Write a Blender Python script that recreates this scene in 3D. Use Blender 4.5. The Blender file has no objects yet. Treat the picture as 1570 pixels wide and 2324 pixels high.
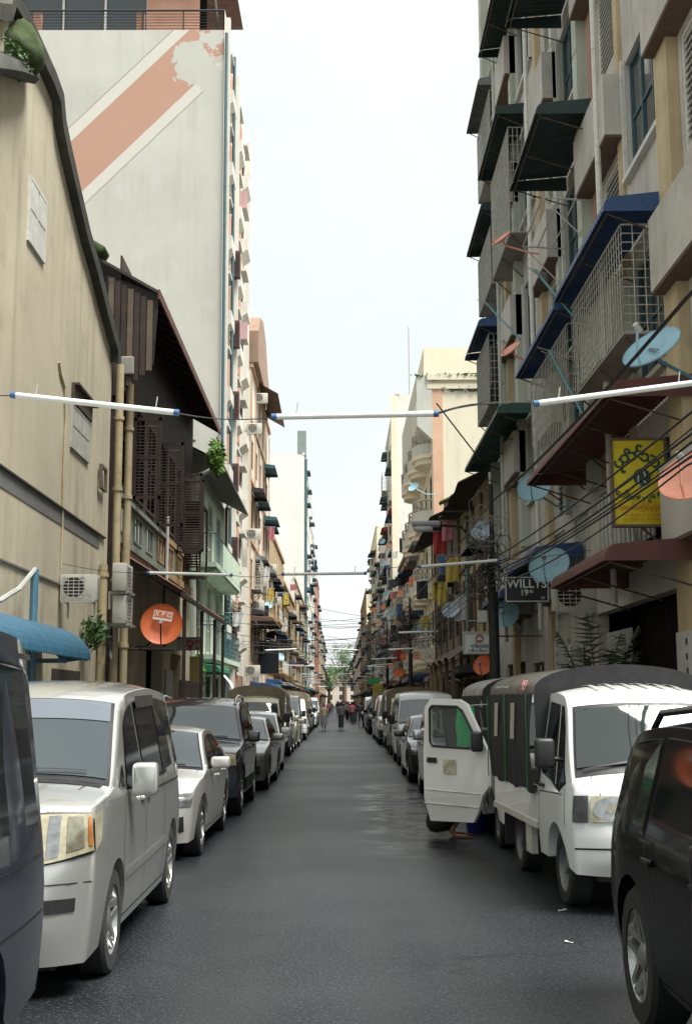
import bpy, bmesh, math, random
from mathutils import Vector, Matrix, noise
random.seed(19)
scene = bpy.context.scene
R = math.radians
# ------------------------------------------------------------------ camera
W_, H_, F_ = 1570.0, 2324.0, 2802.0          # the picture as measured, and its focal length in the same units
CAMH = 1.75
PITCH = math.atan2(1590-1162, F_); YAW = math.atan2(17, F_); ROLL = R(0.25)
CM = Matrix.Rotation(-YAW, 3, 'Z') @ Matrix.Rotation(math.pi/2+PITCH, 3, 'X') @ Matrix.Rotation(-ROLL, 3, 'Z')
cam = bpy.data.objects.new('camera', bpy.data.cameras.new('camera'))
scene.collection.objects.link(cam); scene.camera = cam
cam.matrix_world = Matrix.Translation((0, 0, CAMH)) @ CM.to_4x4()
cam.data.sensor_fit = 'VERTICAL'; cam.data.sensor_height = 36; cam.data.lens = 36*F_/H_
cam.data.clip_start = .05; cam.data.clip_end = 4000
# ------------------------------------------------------------------ sky, sun, exposure
SUN_EL, SUN_AZ = 64, 122                      # degrees; azimuth clockwise from +Y, so behind the camera and to the right
world = bpy.data.worlds.new('World'); scene.world = world; world.use_nodes = True
nt = world.node_tree; nt.nodes.clear()
o_ = nt.nodes.new('ShaderNodeOutputWorld'); bg = nt.nodes.new('ShaderNodeBackground')
sky = nt.nodes.new('ShaderNodeTexSky'); sky.sky_type = 'NISHITA'; sky.sun_disc = False
sky.sun_elevation = R(SUN_EL); sky.sun_rotation = R(SUN_AZ); sky.dust_density = 3.0; sky.air_density = 1.0
tc = nt.nodes.new('ShaderNodeTexCoord'); nz = nt.nodes.new('ShaderNodeTexNoise')
nz.inputs['Scale'].default_value = 2.6; nz.inputs['Detail'].default_value = 7; nz.inputs['Roughness'].default_value = .58
nt.links.new(tc.outputs['Generated'], nz.inputs['Vector'])
cr = nt.nodes.new('ShaderNodeValToRGB')       # how thick the cloud is
cr.color_ramp.elements[0].position = .40; cr.color_ramp.elements[0].color = (.84, .84, .84, 1)
cr.color_ramp.elements[1].position = .60; cr.color_ramp.elements[1].color = (1, 1, 1, 1)
nt.links.new(nz.outputs['Fac'], cr.inputs['Fac'])
mx = nt.nodes.new('ShaderNodeMix'); mx.data_type = 'RGBA'
mx.inputs['B'].default_value = (7.7, 8.1, 8.05, 1)
nt.links.new(cr.outputs['Color'], mx.inputs['Factor']); nt.links.new(sky.outputs['Color'], mx.inputs['A'])
nt.links.new(mx.outputs['Result'], bg.inputs['Color']); bg.inputs['Strength'].default_value = 0.060
nt.links.new(bg.outputs['Background'], o_.inputs['Surface'])
sun = bpy.data.objects.new('sun', bpy.data.lights.new('sun', 'SUN')); scene.collection.objects.link(sun)
sun.data.energy = 4.0; sun.data.angle = R(28); sun.data.color = (1, .985, .94)
sd = Vector((math.sin(R(SUN_AZ))*math.cos(R(SUN_EL)), math.cos(R(SUN_AZ))*math.cos(R(SUN_EL)), math.sin(R(SUN_EL))))
sun.rotation_euler = sd.to_track_quat('Z', 'Y').to_euler(); sun.location = (8, -12, 40)
vs = scene.view_settings; vs.view_transform = 'Standard'; vs.look = 'None'; vs.exposure = 1.18; vs.gamma = 1
vs.use_curve_mapping = False
# ------------------------------------------------------------------ helpers: pixels to points
def ray(px, py):
    return CM @ Vector(((px-W_/2)/F_, -(py-H_/2)/F_, -1))
def at_x(px, py, X): d = ray(px, py); t = X/d.x; return Vector((X, d.y*t, CAMH+d.z*t))
def at_y(px, py, Y): d = ray(px, py); t = Y/d.y; return Vector((d.x*t, Y, CAMH+d.z*t))
def at_z(px, py, Z): d = ray(px, py); t = (Z-CAMH)/d.z; return Vector((d.x*t, d.y*t, Z))
def XY(px, X): return at_x(px, 1590, X).y    # depth along the street of a picture column on the plane x = X
# ------------------------------------------------------------------ helpers: objects
col = scene.collection
ORG = {}
def thing(name, label, cat, loc=(0, 0, 0), group=None, rz=0):
    o = bpy.data.objects.new(name, None); col.objects.link(o)
    o.location = loc; o.rotation_euler = (0, 0, rz); o.empty_display_size = .2
    o['label'] = label; o['category'] = cat
    if group: o['group'] = group
    ORG[o.name] = Vector(loc)
    return o
def tag(o, label, cat, group=None):
    o['label'] = label; o['category'] = cat
    if group: o['group'] = group
    return o
def link(name, mesh, parent=None, loc=(0, 0, 0), rot=(0, 0, 0), sc=None):
    o = bpy.data.objects.new(name, mesh); col.objects.link(o)
    o.location = loc; o.rotation_euler = rot
    if sc is not None: o.scale = sc
    if parent is not None: o.parent = parent
    ORG[o.name] = (ORG.get(parent.name, Vector()) if parent is not None else Vector())+Vector(loc)
    return o
def copy_tree(o, parent=None):
    c = o.copy(); col.objects.link(c); c.parent = parent
    for ch in o.children: copy_tree(ch, c)
    return c
class MB:
    def __init__(s): s.v = []; s.f = []
    def add(s, vs, fs):
        b = len(s.v); s.v += [tuple(p) for p in vs]; s.f += [tuple(i+b for i in f) for f in fs]; return s
    def box(s, x0, x1, y0, y1, z0, z1):
        if x0 > x1: x0, x1 = x1, x0
        if y0 > y1: y0, y1 = y1, y0
        if z0 > z1: z0, z1 = z1, z0
        return s.add([(x0,y0,z0),(x1,y0,z0),(x1,y1,z0),(x0,y1,z0),(x0,y0,z1),(x1,y0,z1),(x1,y1,z1),(x0,y1,z1)],
                     [(0,3,2,1),(4,5,6,7),(0,1,5,4),(1,2,6,5),(2,3,7,6),(3,0,4,7)])
    def obox(s, M, x0, x1, y0, y1, z0, z1):
        b = len(s.v); s.box(x0, x1, y0, y1, z0, z1)
        for i in range(b, len(s.v)): s.v[i] = tuple(M @ Vector(s.v[i]))
        return s
    def rbox(s, M, hx, hy, hz, r, n=3):                 # rounded box about the origin of M
        bm = bmesh.new(); bmesh.ops.create_cube(bm, size=1)
        for v in bm.verts: v.co = Vector((v.co.x*2*hx, v.co.y*2*hy, v.co.z*2*hz))
        bmesh.ops.bevel(bm, geom=bm.edges[:], offset=r, segments=n, affect='EDGES', profile=.5)
        bm.verts.index_update()
        s.add([M @ v.co for v in bm.verts], [[v.index for v in f.verts] for f in bm.faces]); bm.free(); return s
    def tube(s, pts, r, n=6, cap=True):
        pts = [Vector(p) for p in pts]; rs = r if isinstance(r, (list, tuple)) else [r]*len(pts)
        rings = []; up = Vector((0, 0, 1))
        for i, p in enumerate(pts):
            d = (pts[min(i+1, len(pts)-1)]-pts[max(i-1, 0)])
            d = d.normalized() if d.length > 1e-9 else Vector((0, 1, 0))
            a = d.cross(up if abs(d.z) < .95 else Vector((1, 0, 0))).normalized(); b = a.cross(d).normalized()
            rings.append([p+(a*math.cos(2*math.pi*k/n)+b*math.sin(2*math.pi*k/n))*rs[i] for k in range(n)])
        vs = [q for rg in rings for q in rg]; fs = []
        for i in range(len(pts)-1):
            for k in range(n): fs.append((i*n+k, i*n+(k+1) % n, (i+1)*n+(k+1) % n, (i+1)*n+k))
        if cap: fs.append(tuple(range(n-1, -1, -1))); fs.append(tuple(range((len(pts)-1)*n, len(pts)*n)))
        return s.add(vs, fs)
    def lathe(s, prof, n=16, M=Matrix(), closed=False):  # prof: (radius, height) about local z
        vs = []; fs = []; m = len(prof)
        for k in range(n):
            a = 2*math.pi*k/n
            for r, z in prof: vs.append(M @ Vector((r*math.cos(a), r*math.sin(a), z)))
        for k in range(n):
            k2 = (k+1) % n
            for i in range(m if closed else m-1):
                j = (i+1) % m; fs.append((k*m+i, k2*m+i, k2*m+j, k*m+j))
        return s.add(vs, fs)
    def prism(s, poly, fn, d0, d1):                      # poly of (a,b); fn(a,b,d) gives the point
        n = len(poly)
        vs = [fn(a, b, d0) for a, b in poly]+[fn(a, b, d1) for a, b in poly]
        fs = [tuple(range(n-1, -1, -1)), tuple(range(n, 2*n))]+[(i, (i+1) % n, n+(i+1) % n, n+i) for i in range(n)]
        return s.add(vs, fs)
    def grid(s, rows, flip=False):
        m = len(rows[0]); vs = [p for r in rows for p in r]; fs = []
        for i in range(len(rows)-1):
            for j in range(m-1):
                q = (i*m+j, i*m+j+1, (i+1)*m+j+1, (i+1)*m+j); fs.append(q[::-1] if flip else q)
        return s.add(vs, fs)
    def wall(s, org, u, v, n, Wd, Ht, holes, depth):     # a wall face with rectangular openings and their reveals; n points inward
        org, u, v, n = map(Vector, (org, u, v, n))
        us = sorted({0, Wd, *[h[0] for h in holes], *[h[1] for h in holes]}); zs = sorted({0, Ht, *[h[2] for h in holes], *[h[3] for h in holes]})
        P = lambda a, b, d=0: org+u*a+v*b+n*d
        for i in range(len(us)-1):
            for j in range(len(zs)-1):
                cu, cz = (us[i]+us[i+1])/2, (zs[j]+zs[j+1])/2
                if any(h[0] < cu < h[1] and h[2] < cz < h[3] for h in holes): continue
                s.add([P(us[i], zs[j]), P(us[i+1], zs[j]), P(us[i+1], zs[j+1]), P(us[i], zs[j+1])], [(0, 1, 2, 3)])
        for a, b, c, d in holes:
            q = [(a, c), (b, c), (b, d), (a, d)]
            for k in range(4):
                p0, p1 = q[k], q[(k+1) % 4]
                s.add([P(*p0), P(*p1), P(*p1, depth), P(*p0, depth)], [(0, 1, 2, 3)])
        return s
    def mesh(s, name, m=None, org=None, smooth=False, fix=True):
        me = bpy.data.meshes.new(name)
        vs = s.v if org is None else [tuple(Vector(p)-org) for p in s.v]
        me.from_pydata(vs, [], s.f); me.update()
        if fix:
            bm = bmesh.new(); bm.from_mesh(me); bmesh.ops.recalc_face_normals(bm, faces=bm.faces[:]); bm.to_mesh(me); bm.free()
        if smooth:
            me.polygons.foreach_set('use_smooth', [True]*len(me.polygons))
            if smooth != 'all': me.set_sharp_from_angle(angle=R(smooth if smooth is not True else 40))
        if m: me.materials.append(m)
        return me
    def build(s, name, m, parent=None, smooth=False, kind=None, fix=True):
        o = link(name, s.mesh(name, m, ORG.get(parent.name) if parent is not None else None, smooth, fix), parent)
        if kind: o['kind'] = kind
        return o
def TM(x, y, z, rx=0, ry=0, rz=0):
    return Matrix.Translation((x, y, z)) @ Matrix.Rotation(rz, 4, 'Z') @ Matrix.Rotation(ry, 4, 'Y') @ Matrix.Rotation(rx, 4, 'X')
# ------------------------------------------------------------------ helpers: materials
MATS = {}
def mat(name, c, rough=.7, var=.18, scale=1.2, bump=0., bscale=25., streak=0., sc=(.05, .05, .04), metal=0., coat=0., spec=.5,
        space='pos', grime=0., gc=(.06, .055, .045), ior=None, speck=0., rv=1.):
    if name in MATS: return MATS[name]
    m = bpy.data.materials.new(name); m.use_nodes = True; n = m.node_tree.nodes; l = m.node_tree.links
    b = n['Principled BSDF']; b.inputs['Roughness'].default_value = rough; b.inputs['Metallic'].default_value = metal
    b.inputs['Coat Weight'].default_value = coat; b.inputs['Coat Roughness'].default_value = .06
    b.inputs['Specular IOR Level'].default_value = spec
    if ior: b.inputs['IOR'].default_value = ior
    if space == 'pos': src = n.new('ShaderNodeNewGeometry').outputs['Position']
    else: src = n.new('ShaderNodeTexCoord').outputs['Object']
    def nz(scale, det=4, vec=None, rg=.6):
        t = n.new('ShaderNodeTexNoise'); t.inputs['Scale'].default_value = scale; t.inputs['Detail'].default_value = det
        t.inputs['Roughness'].default_value = rg; l.new(vec if vec is not None else src, t.inputs['Vector']); return t.outputs['Fac']
    def ramp(f, a, b_, lo=0., hi=1.):
        t = n.new('ShaderNodeMapRange'); t.inputs['From Min'].default_value = a; t.inputs['From Max'].default_value = b_
        t.inputs['To Min'].default_value = lo; t.inputs['To Max'].default_value = hi; l.new(f, t.inputs['Value']); return t.outputs['Result']
    def mix(f, A, B):
        t = n.new('ShaderNodeMix'); t.data_type = 'RGBA'; l.new(f, t.inputs['Factor'])
        for k, q in (('A', A), ('B', B)):
            if isinstance(q, tuple): t.inputs[k].default_value = (*q[:3], 1)
            else: l.new(q, t.inputs[k])
        return t.outputs['Result']
    cc = tuple(c)
    lo = tuple(max(0, x*(1-var)) for x in cc); hi = tuple(min(1, x*(1+var)) for x in cc)
    out = mix(ramp(nz(scale, 5), .3, .7), lo, hi)
    if streak:
        mp = n.new('ShaderNodeMapping'); mp.inputs['Scale'].default_value = (2.2, 2.2, .13); l.new(src, mp.inputs['Vector'])
        a = ramp(nz(1.5, 6, mp.outputs['Vector'], .65), .5, .72); d = ramp(nz(.35, 3), .35, .65)
        mm = n.new('ShaderNodeMath'); mm.operation = 'MULTIPLY'; l.new(a, mm.inputs[0]); l.new(d, mm.inputs[1])
        m2 = n.new('ShaderNodeMath'); m2.operation = 'MULTIPLY'; l.new(mm.outputs[0], m2.inputs[0]); m2.inputs[1].default_value = streak
        out = mix(m2.outputs[0], out, tuple(sc))
    if grime:
        g = ramp(nz(scale*2.7, 8, None, .7), .54, .70, 0, grime); out = mix(g, out, tuple(gc))
    if speck:
        g = ramp(nz(170, 2), .62, .72, 0, speck); out = mix(g, out, (.3, .29, .27))
    l.new(out, b.inputs['Base Color'])
    if var and rough > .2 and rv: l.new(ramp(nz(scale*3, 3), .3, .7, max(.02, rough-.08), min(1, rough+.1)), b.inputs['Roughness'])
    if bump:
        bp = n.new('ShaderNodeBump'); bp.inputs['Strength'].default_value = bump; bp.inputs['Distance'].default_value = .02
        l.new(nz(bscale, 6), bp.inputs['Height']); l.new(bp.outputs['Normal'], b.inputs['Normal'])
    MATS[name] = m
    return m
def flat(name, c, rough=.5, metal=0., **k): return mat(name, c, rough, .08, 6, metal=metal, space='obj', **k)
def bake(o):                                              # evaluate one object's modifiers in a scene of its own
    tmp = bpy.data.scenes.new('tmp'); tmp.collection.objects.link(o); 
    with bpy.context.temp_override(scene=tmp, view_layer=tmp.view_layers[0]): dg = bpy.context.evaluated_depsgraph_get()
    me = bpy.data.meshes.new_from_object(o.evaluated_get(dg)); bpy.data.scenes.remove(tmp); return me
def text(name, body, size, m, parent, M, flip=False, bold=0., ctr=False):
    cu = bpy.data.curves.new('tmp_text', 'FONT'); cu.body = body; cu.size = size; cu.extrude = .002; cu.align_x = 'CENTER'; cu.align_y = 'CENTER'
    if bold: cu.offset = bold*size
    t = bpy.data.objects.new('tmp_text', cu)
    me = bake(t)
    bpy.data.objects.remove(t); bpy.data.curves.remove(cu)
    if ctr:
        xs = [v.co.x for v in me.vertices]; zs = [v.co.y for v in me.vertices]; me.transform(Matrix.Translation((-(min(xs)+max(xs))/2, -(min(zs)+max(zs))/2, 0)))
    if flip: me.transform(Matrix.Scale(-1, 4, (1, 0, 0)))
    me.materials.clear(); me.materials.append(m); me.name = name
    me.transform(Matrix.Translation(-ORG.get(parent.name, Vector())) @ M) if ORG.get(parent.name) is not None else me.transform(M)
    return link(name, me, parent)
FACE = Matrix(((1, 0, 0, 0), (0, 0, -1, 0), (0, 1, 0, 0), (0, 0, 0, 1)))     # lettering laid on a surface that faces the camera end of the street
# ------------------------------------------------------------------ setting: ground, road, pavements
XL, XR = -4.7, 4.6
def road_material():
    m = bpy.data.materials.new('asphalt'); m.use_nodes = True; n = m.node_tree.nodes; l = m.node_tree.links; b = n['Principled BSDF']
    geo = n.new('ShaderNodeNewGeometry'); pos = geo.outputs['Position']; sep = n.new('ShaderNodeSeparateXYZ'); l.new(pos, sep.inputs[0])
    def nz(s, d=5, v=None, r=.6):
        t = n.new('ShaderNodeTexNoise'); t.inputs['Scale'].default_value = s; t.inputs['Detail'].default_value = d; t.inputs['Roughness'].default_value = r
        l.new(v or pos, t.inputs['Vector']); return t.outputs['Fac']
    def mr(f, a, b_, lo=0., hi=1.):
        t = n.new('ShaderNodeMapRange'); t.interpolation_type = 'SMOOTHSTEP'
        for k, q in (('From Min', a), ('From Max', b_), ('To Min', lo), ('To Max', hi)): t.inputs[k].default_value = q
        l.new(f, t.inputs['Value']); return t.outputs['Result']
    def mth(op, a, b_=None):
        t = n.new('ShaderNodeMath'); t.operation = op
        for i, q in enumerate((a, b_)):
            if q is None: continue
            if isinstance(q, (int, float)): t.inputs[i].default_value = q
            else: l.new(q, t.inputs[i])
        return t.outputs[0]
    def mix(f, A, B):
        t = n.new('ShaderNodeMix'); t.data_type = 'RGBA'; l.new(f, t.inputs['Factor'])
        for k, q in (('A', A), ('B', B)):
            if isinstance(q, tuple): t.inputs[k].default_value = (*q, 1)
            else: l.new(q, t.inputs[k])
        return t.outputs['Result']
    mp = n.new('ShaderNodeMapping'); mp.inputs['Scale'].default_value = (1.6, .16, 1); l.new(pos, mp.inputs['Vector'])
    c = mix(mr(nz(.6, 5), .3, .7), (.007, .0084, .0105), (.016, .0178, .020))
    c = mix(mr(nz(1.3, 5, mp.outputs['Vector']), .5, .8, 0, .25), c, (.020, .021, .023))
    c = mix(mr(nz(42, 3), .53, .66, 0, .55), c, (.072, .078, .085))               # stones showing through
    c = mix(mr(nz(48, 2), .32, .45, .7, 0), c, (.008, .008, .009))
    trk = mth('ABSOLUTE', mth('SUBTRACT', mth('ABSOLUTE', mth('SUBTRACT', sep.outputs['X'], .1)), .78))
    c = mix(mth('MULTIPLY', mr(trk, .1, .45, .4, 0), mr(nz(.25, 3), .3, .6)), c, (.030, .031, .031))
    vo = n.new('ShaderNodeTexVoronoi'); vo.feature = 'DISTANCE_TO_EDGE'; vo.inputs['Scale'].default_value = .55; l.new(pos, vo.inputs['Vector'])
    wv = n.new('ShaderNodeVectorMath'); wv.operation = 'MULTIPLY_ADD'; wn = n.new('ShaderNodeTexNoise'); wn.inputs['Scale'].default_value = 2.2; wn.inputs['Detail'].default_value = 6; l.new(pos, wn.inputs['Vector'])
    l.new(wn.outputs['Color'], wv.inputs[0]); wv.inputs[1].default_value = (.9, .9, 0); l.new(pos, wv.inputs[2]); l.new(wv.outputs[0], vo.inputs['Vector'])
    c = mix(mth('MULTIPLY', mr(vo.outputs['Distance'], .004, .016, .8, 0), mr(nz(.3, 2), .45, .6)), c, (.006, .006, .006))
    seam = mth('ABSOLUTE', mth('SUBTRACT', sep.outputs['X'], mth('MULTIPLY', nz(.12, 2), .5)))
    c = mix(mth('MULTIPLY', mr(seam, .05, .32, .55, 0), mr(nz(.5, 3), .3, .6)), c, (.020, .020, .021))
    # a ragged band of newer surface where a trench was closed
    pat = mth('MULTIPLY', mr(mth('ABSOLUTE', mth('SUBTRACT', sep.outputs['Y'], 34)), .9, 1.3, .5, 0), mr(nz(.8, 3), .3, .5))
    c = mix(pat, c, (.14, .135, .125))
    # water running out from the car being washed
    cx = mth('ABSOLUTE', mth('SUBTRACT', sep.outputs['X'], 1.05)); cy = mth('ABSOLUTE', mth('SUBTRACT', sep.outputs['Y'], 20.5))
    mp2 = n.new('ShaderNodeMapping'); mp2.inputs['Scale'].default_value = (.8, 1.5, 1); l.new(pos, mp2.inputs['Vector'])
    wet = mth('MULTIPLY', mth('MULTIPLY', mr(cx, .2, .95, 1, 0), mr(cy, 3.5, 7.5, 1, 0)), mr(nz(1.1, 4, mp2.outputs['Vector']), .44, .56))
    c = mix(mth('MULTIPLY', wet, .6), c, (.022, .023, .025))
    l.new(c, b.inputs['Base Color']); b.inputs['Specular IOR Level'].default_value = .27
    ro = mth('ADD', mr(nz(.35, 2), .3, .7, .42, .47), mth('MULTIPLY', wet, -.30)); l.new(ro, b.inputs['Roughness'])
    bp = n.new('ShaderNodeBump'); bp.inputs['Distance'].default_value = .02; l.new(mr(wet, 0, 1, .22, .04), bp.inputs['Strength'])
    l.new(nz(45, 3), bp.inputs['Height']); l.new(bp.outputs['Normal'], b.inputs['Normal'])
    return m
M_CONC = mat('weathered_concrete', (.26, .25, .22), .85, .25, .8, .3, 40, grime=.5)
M_KERB = mat('kerb_concrete', (.22, .21, .19), .85, .3, 1.5, .3, 30, grime=.6)
def setting():
    g = MB().grid([[(-900, -60, -.006), (900, -60, -.006)], [(-900, 1500, -.006), (900, 1500, -.006)]]).build('ground', mat('city_ground', (.2, .19, .17), .9, .2, .05)); g['kind'] = 'structure'
    r = MB().grid([[(-3.72, -20+20*k, 0), (3.72, -20+20*k, 0)] for k in range(32)]).build('road', road_material()); r['kind'] = 'structure'
    for nm, a, b in (('pavement_left', XL-.4, -3.9), ('pavement_right', 3.9, XR+.4)):
        p = MB().box(a, b, -20, 600, -.1, .13).build(nm, M_CONC); p['kind'] = 'structure'
    for nm, s in (('kerb_left', -1), ('kerb_right', 1)):
        o = MB().box(s*3.72, s*3.898, -20, 600, -.1, .145).build(nm, M_KERB); o['kind'] = 'structure'
setting()
# ------------------------------------------------------------------ parts shared by the buildings
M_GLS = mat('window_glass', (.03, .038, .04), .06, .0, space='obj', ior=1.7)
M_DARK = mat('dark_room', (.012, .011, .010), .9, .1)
M_WOOD = mat('dark_brown_timber', (.040, .024, .018), .8, .3, 2.5, .3, 18, streak=.4, sc=(.03, .02, .015))
M_WOOD2 = mat('grey_brown_timber', (.13, .095, .065), .85, .3, 2.5, .3, 18, streak=.4)
M_WHITEF = mat('white_window_paint', (.58, .57, .52), .6, .12, 4, grime=.35)
M_TEAL = mat('teal_window_frame', (.045, .10, .115), .45, .2, 4)
M_IRON = mat('rusty_iron', (.075, .05, .035), .8, .35, 6)
M_BLK = mat('black_metal', (.013, .013, .014), .5, .15, 5)
M_PVC = mat('grey_plastic', (.42, .42, .39), .5, .12, 5, grime=.3)
M_ACB = mat('air_conditioner_cream', (.50, .49, .43), .5, .1, 3, grime=.35)
CACHE = {}
def cached(key, fn):
    if key not in CACHE: CACHE[key] = fn()
    return CACHE[key]
def window(root, X, sg, y0, y1, z0, z1, kind='glass', mf=None, rec=.10, cols=2, rows=1, name='window', fine=True, backing=True):
    """A window set rec behind the wall face x = X; sg is the outward x direction."""
    mf = mf or M_WHITEF; w, h = round(y1-y0, 3), round(z1-z0, 3); t = .055
    def fr():
        m = MB(); m.box(0, sg*.06, 0, t, 0, h).box(0, sg*.06, w-t, w, 0, h).box(0, sg*.06, t, w-t, 0, t).box(0, sg*.06, t, w-t, h-t, h)
        for c in range(1, cols): m.box(.004*sg, sg*.05, w*c/cols-.022, w*c/cols+.022, t, h-t)
        for r in range(1, rows): m.box(.006*sg, sg*.045, t, w-t, h*r/rows-.02, h*r/rows+.02)
        return m.mesh(name, mf)
    o = link(name, cached(('wf', w, h, kind, cols, rows, sg, mf.name, name), fr), root, Vector((X-sg*rec, y0, z0))-ORG[root.name])
    if kind == 'glass':
        if fine:
            cw, rh = w/cols, h/rows
            pm = cached(('pn', w, h, cols, rows, sg), lambda: MB().box(sg*.012, sg*.022, .03, cw-.03, .03, rh-.03).mesh('pane', M_GLS))
            for c in range(cols):
                for r in range(rows): link('pane', pm, o, (0, c*cw, r*rh), (0, 0, random.uniform(-.012, .012)))
        else: link('pane', cached(('p1', w, h, sg), lambda: MB().box(sg*.012, sg*.022, t, w-t, t, h-t).mesh('pane', M_GLS)), o)
    elif kind == 'louvre':
        n = max(3, int(h/.11)); cw = w/cols
        def sl():
            m = MB(); m.obox(TM(sg*.02, 0, 0, 0, sg*R(38)), -.045, .045, .035, cw-.035, -.005, .005); return m.mesh('slat', mf)
        sm = cached(('sl', w, h, cols, sg, mf.name), sl)
        if fine:
            for c in range(cols):
                for k in range(n): link('slat', sm, o, (0, c*cw, t+(h-2*t)*(k+.5)/n))
        else:
            def sa():
                m = MB()
                for c in range(cols):
                    for k in range(n): m.obox(TM(sg*.02, c*cw, t+(h-2*t)*(k+.5)/n, 0, sg*R(38)), -.045, .045, .035, cw-.035, -.005, .005)
                return m.mesh('slats', mf)
            q = link('slats', cached(('sa', w, h, cols, sg, mf.name), sa), o); q['kind'] = 'stuff'
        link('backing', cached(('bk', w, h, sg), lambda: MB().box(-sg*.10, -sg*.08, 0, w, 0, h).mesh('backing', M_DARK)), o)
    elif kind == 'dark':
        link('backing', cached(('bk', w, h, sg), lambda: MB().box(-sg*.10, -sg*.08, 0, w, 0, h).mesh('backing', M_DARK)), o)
    elif kind == 'bars':
        n = max(3, int(w/.13)); m = MB()
        q = link('bars', cached(('br', w, h, sg, mf.name), lambda: [m.box(sg*.05, sg*.07, w*(k+.5)/n-.009, w*(k+.5)/n+.009, 0, h) for k in range(n)] and m.mesh('bars', mf)), o); q['kind'] = 'stuff'
        link('pane', cached(('p1', w, h, sg), lambda: MB().box(sg*.012, sg*.022, t, w-t, t, h-t).mesh('pane', M_GLS)), o)
    elif kind == 'shutter':                                # closed plank shutters
        cw = w/cols
        pm = cached(('sh', w, h, cols, sg, mf.name), lambda: MB().box(sg*.03, sg*.055, .05, cw-.03, .05, h*.48).box(sg*.03, sg*.055, .05, cw-.03, h*.52, h-.05).box(sg*.01, sg*.03, .03, cw-.02, .03, h-.03).mesh('shutter', mf))
        for c in range(cols): link('shutter', pm, o, (0, c*cw, 0))
    return o
def awning(root, X, sg, y0, y1, ztop, depth, drop, m, name='awning', mend=None, curve=.35, brace=True, flapn=9):
    """Sheet-metal hood on a wall: ribbed sheet bending over and down to the street side, with end plates and braces."""
    n = flapn; prof = []; sk = min(drop, .30)
    for k in range(n+1):
        t = k/n
        if t < .6: prof.append((depth*.86*t/.6, -sk*.30*t/.6))
        else: a = (t-.6)/.4*math.pi/2; prof.append((depth*(.86+.14*math.sin(a)), -sk*.30-sk*.70*(1-math.cos(a))))
    L = y1-y0; cnt = max(6, int(L/.075)); rows = []
    for j in range(cnt+1):
        y = y0+L*j/cnt; d = .012 if j % 2 else -.012
        rows.append([(X+sg*(.01+px_), y, ztop+pz+d) for px_, pz in prof])
    o = MB().grid(rows).build(name, m, root)
    for y in (y0-.004, y1+.004):
        pts = [(X+sg*(.01+a), y, ztop+b-.005) for a, b in prof]
        MB().add([(X+sg*.01, y, ztop-sk)]+pts, [tuple(range(len(pts)+1))]).build('end_plate', mend or m, o)
    drop = sk
    if brace:
        b = MB(); k = max(2, int(L/1.6)+1)
        for i in range(k):
            y = y0+.08+(L-.16)*i/(k-1)
            b.tube([(X+sg*.02, y, ztop-drop-.35), (X+sg*depth*.92, y, ztop-drop-.02)], .014, 4)
        b.tube([(X+sg*depth*.93, y0+.02, ztop-drop-.012), (X+sg*depth*.93, y1-.02, ztop-drop-.012)], .014, 4)
        b.build('brace', M_IRON, o)
    return o
def cage(root, X, sg, y0, y1, z0, z1, depth, m, step=.11, hstep=.0, floor=True, name='window_cage', mesh_end=True):
    o = MB().box(X+sg*.01, X+sg*depth, y0, y1, z0-.03, z0).build(name, M_CONC if floor else m, root)
    b = MB(); r = .008
    def bar(p, q, rr=r): b.tube([p, q], rr, 4, False)
    xo = X+sg*(depth-.01)
    n = int((y1-y0)/step)
    for k in range(n+1):
        y = y0+(y1-y0)*k/n; bar((xo, y, z0), (xo, y, z1))
    nx = max(2, int(depth/step))
    for k in range(nx+1):
        x = X+sg*(.01+(depth-.02)*k/nx)
        for y in (y0, y1): bar((x, y, z0), (x, y, z1))
    hs = hstep or (z1-z0)/3; nh = max(1, round((z1-z0)/hs))
    for k in range(nh+1):
        z = z0+(z1-z0)*k/nh; rr = .014 if k in (0, nh) else r
        bar((xo, y0, z), (xo, y1, z), rr)
        for y in (y0, y1): bar((X, y, z), (xo, y, z), rr)
    q = b.build('bars', m, o, fix=False); q['kind'] = 'stuff'
    for y in (y0+.15, (y0+y1)/2, y1-.15):
        MB().tube([(X+sg*.02, y, z0-.5), (xo-sg*.05, y, z0-.04)], .016, 4).build('bracket', M_IRON, o)
    return o
AC_KIT = {}
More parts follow.
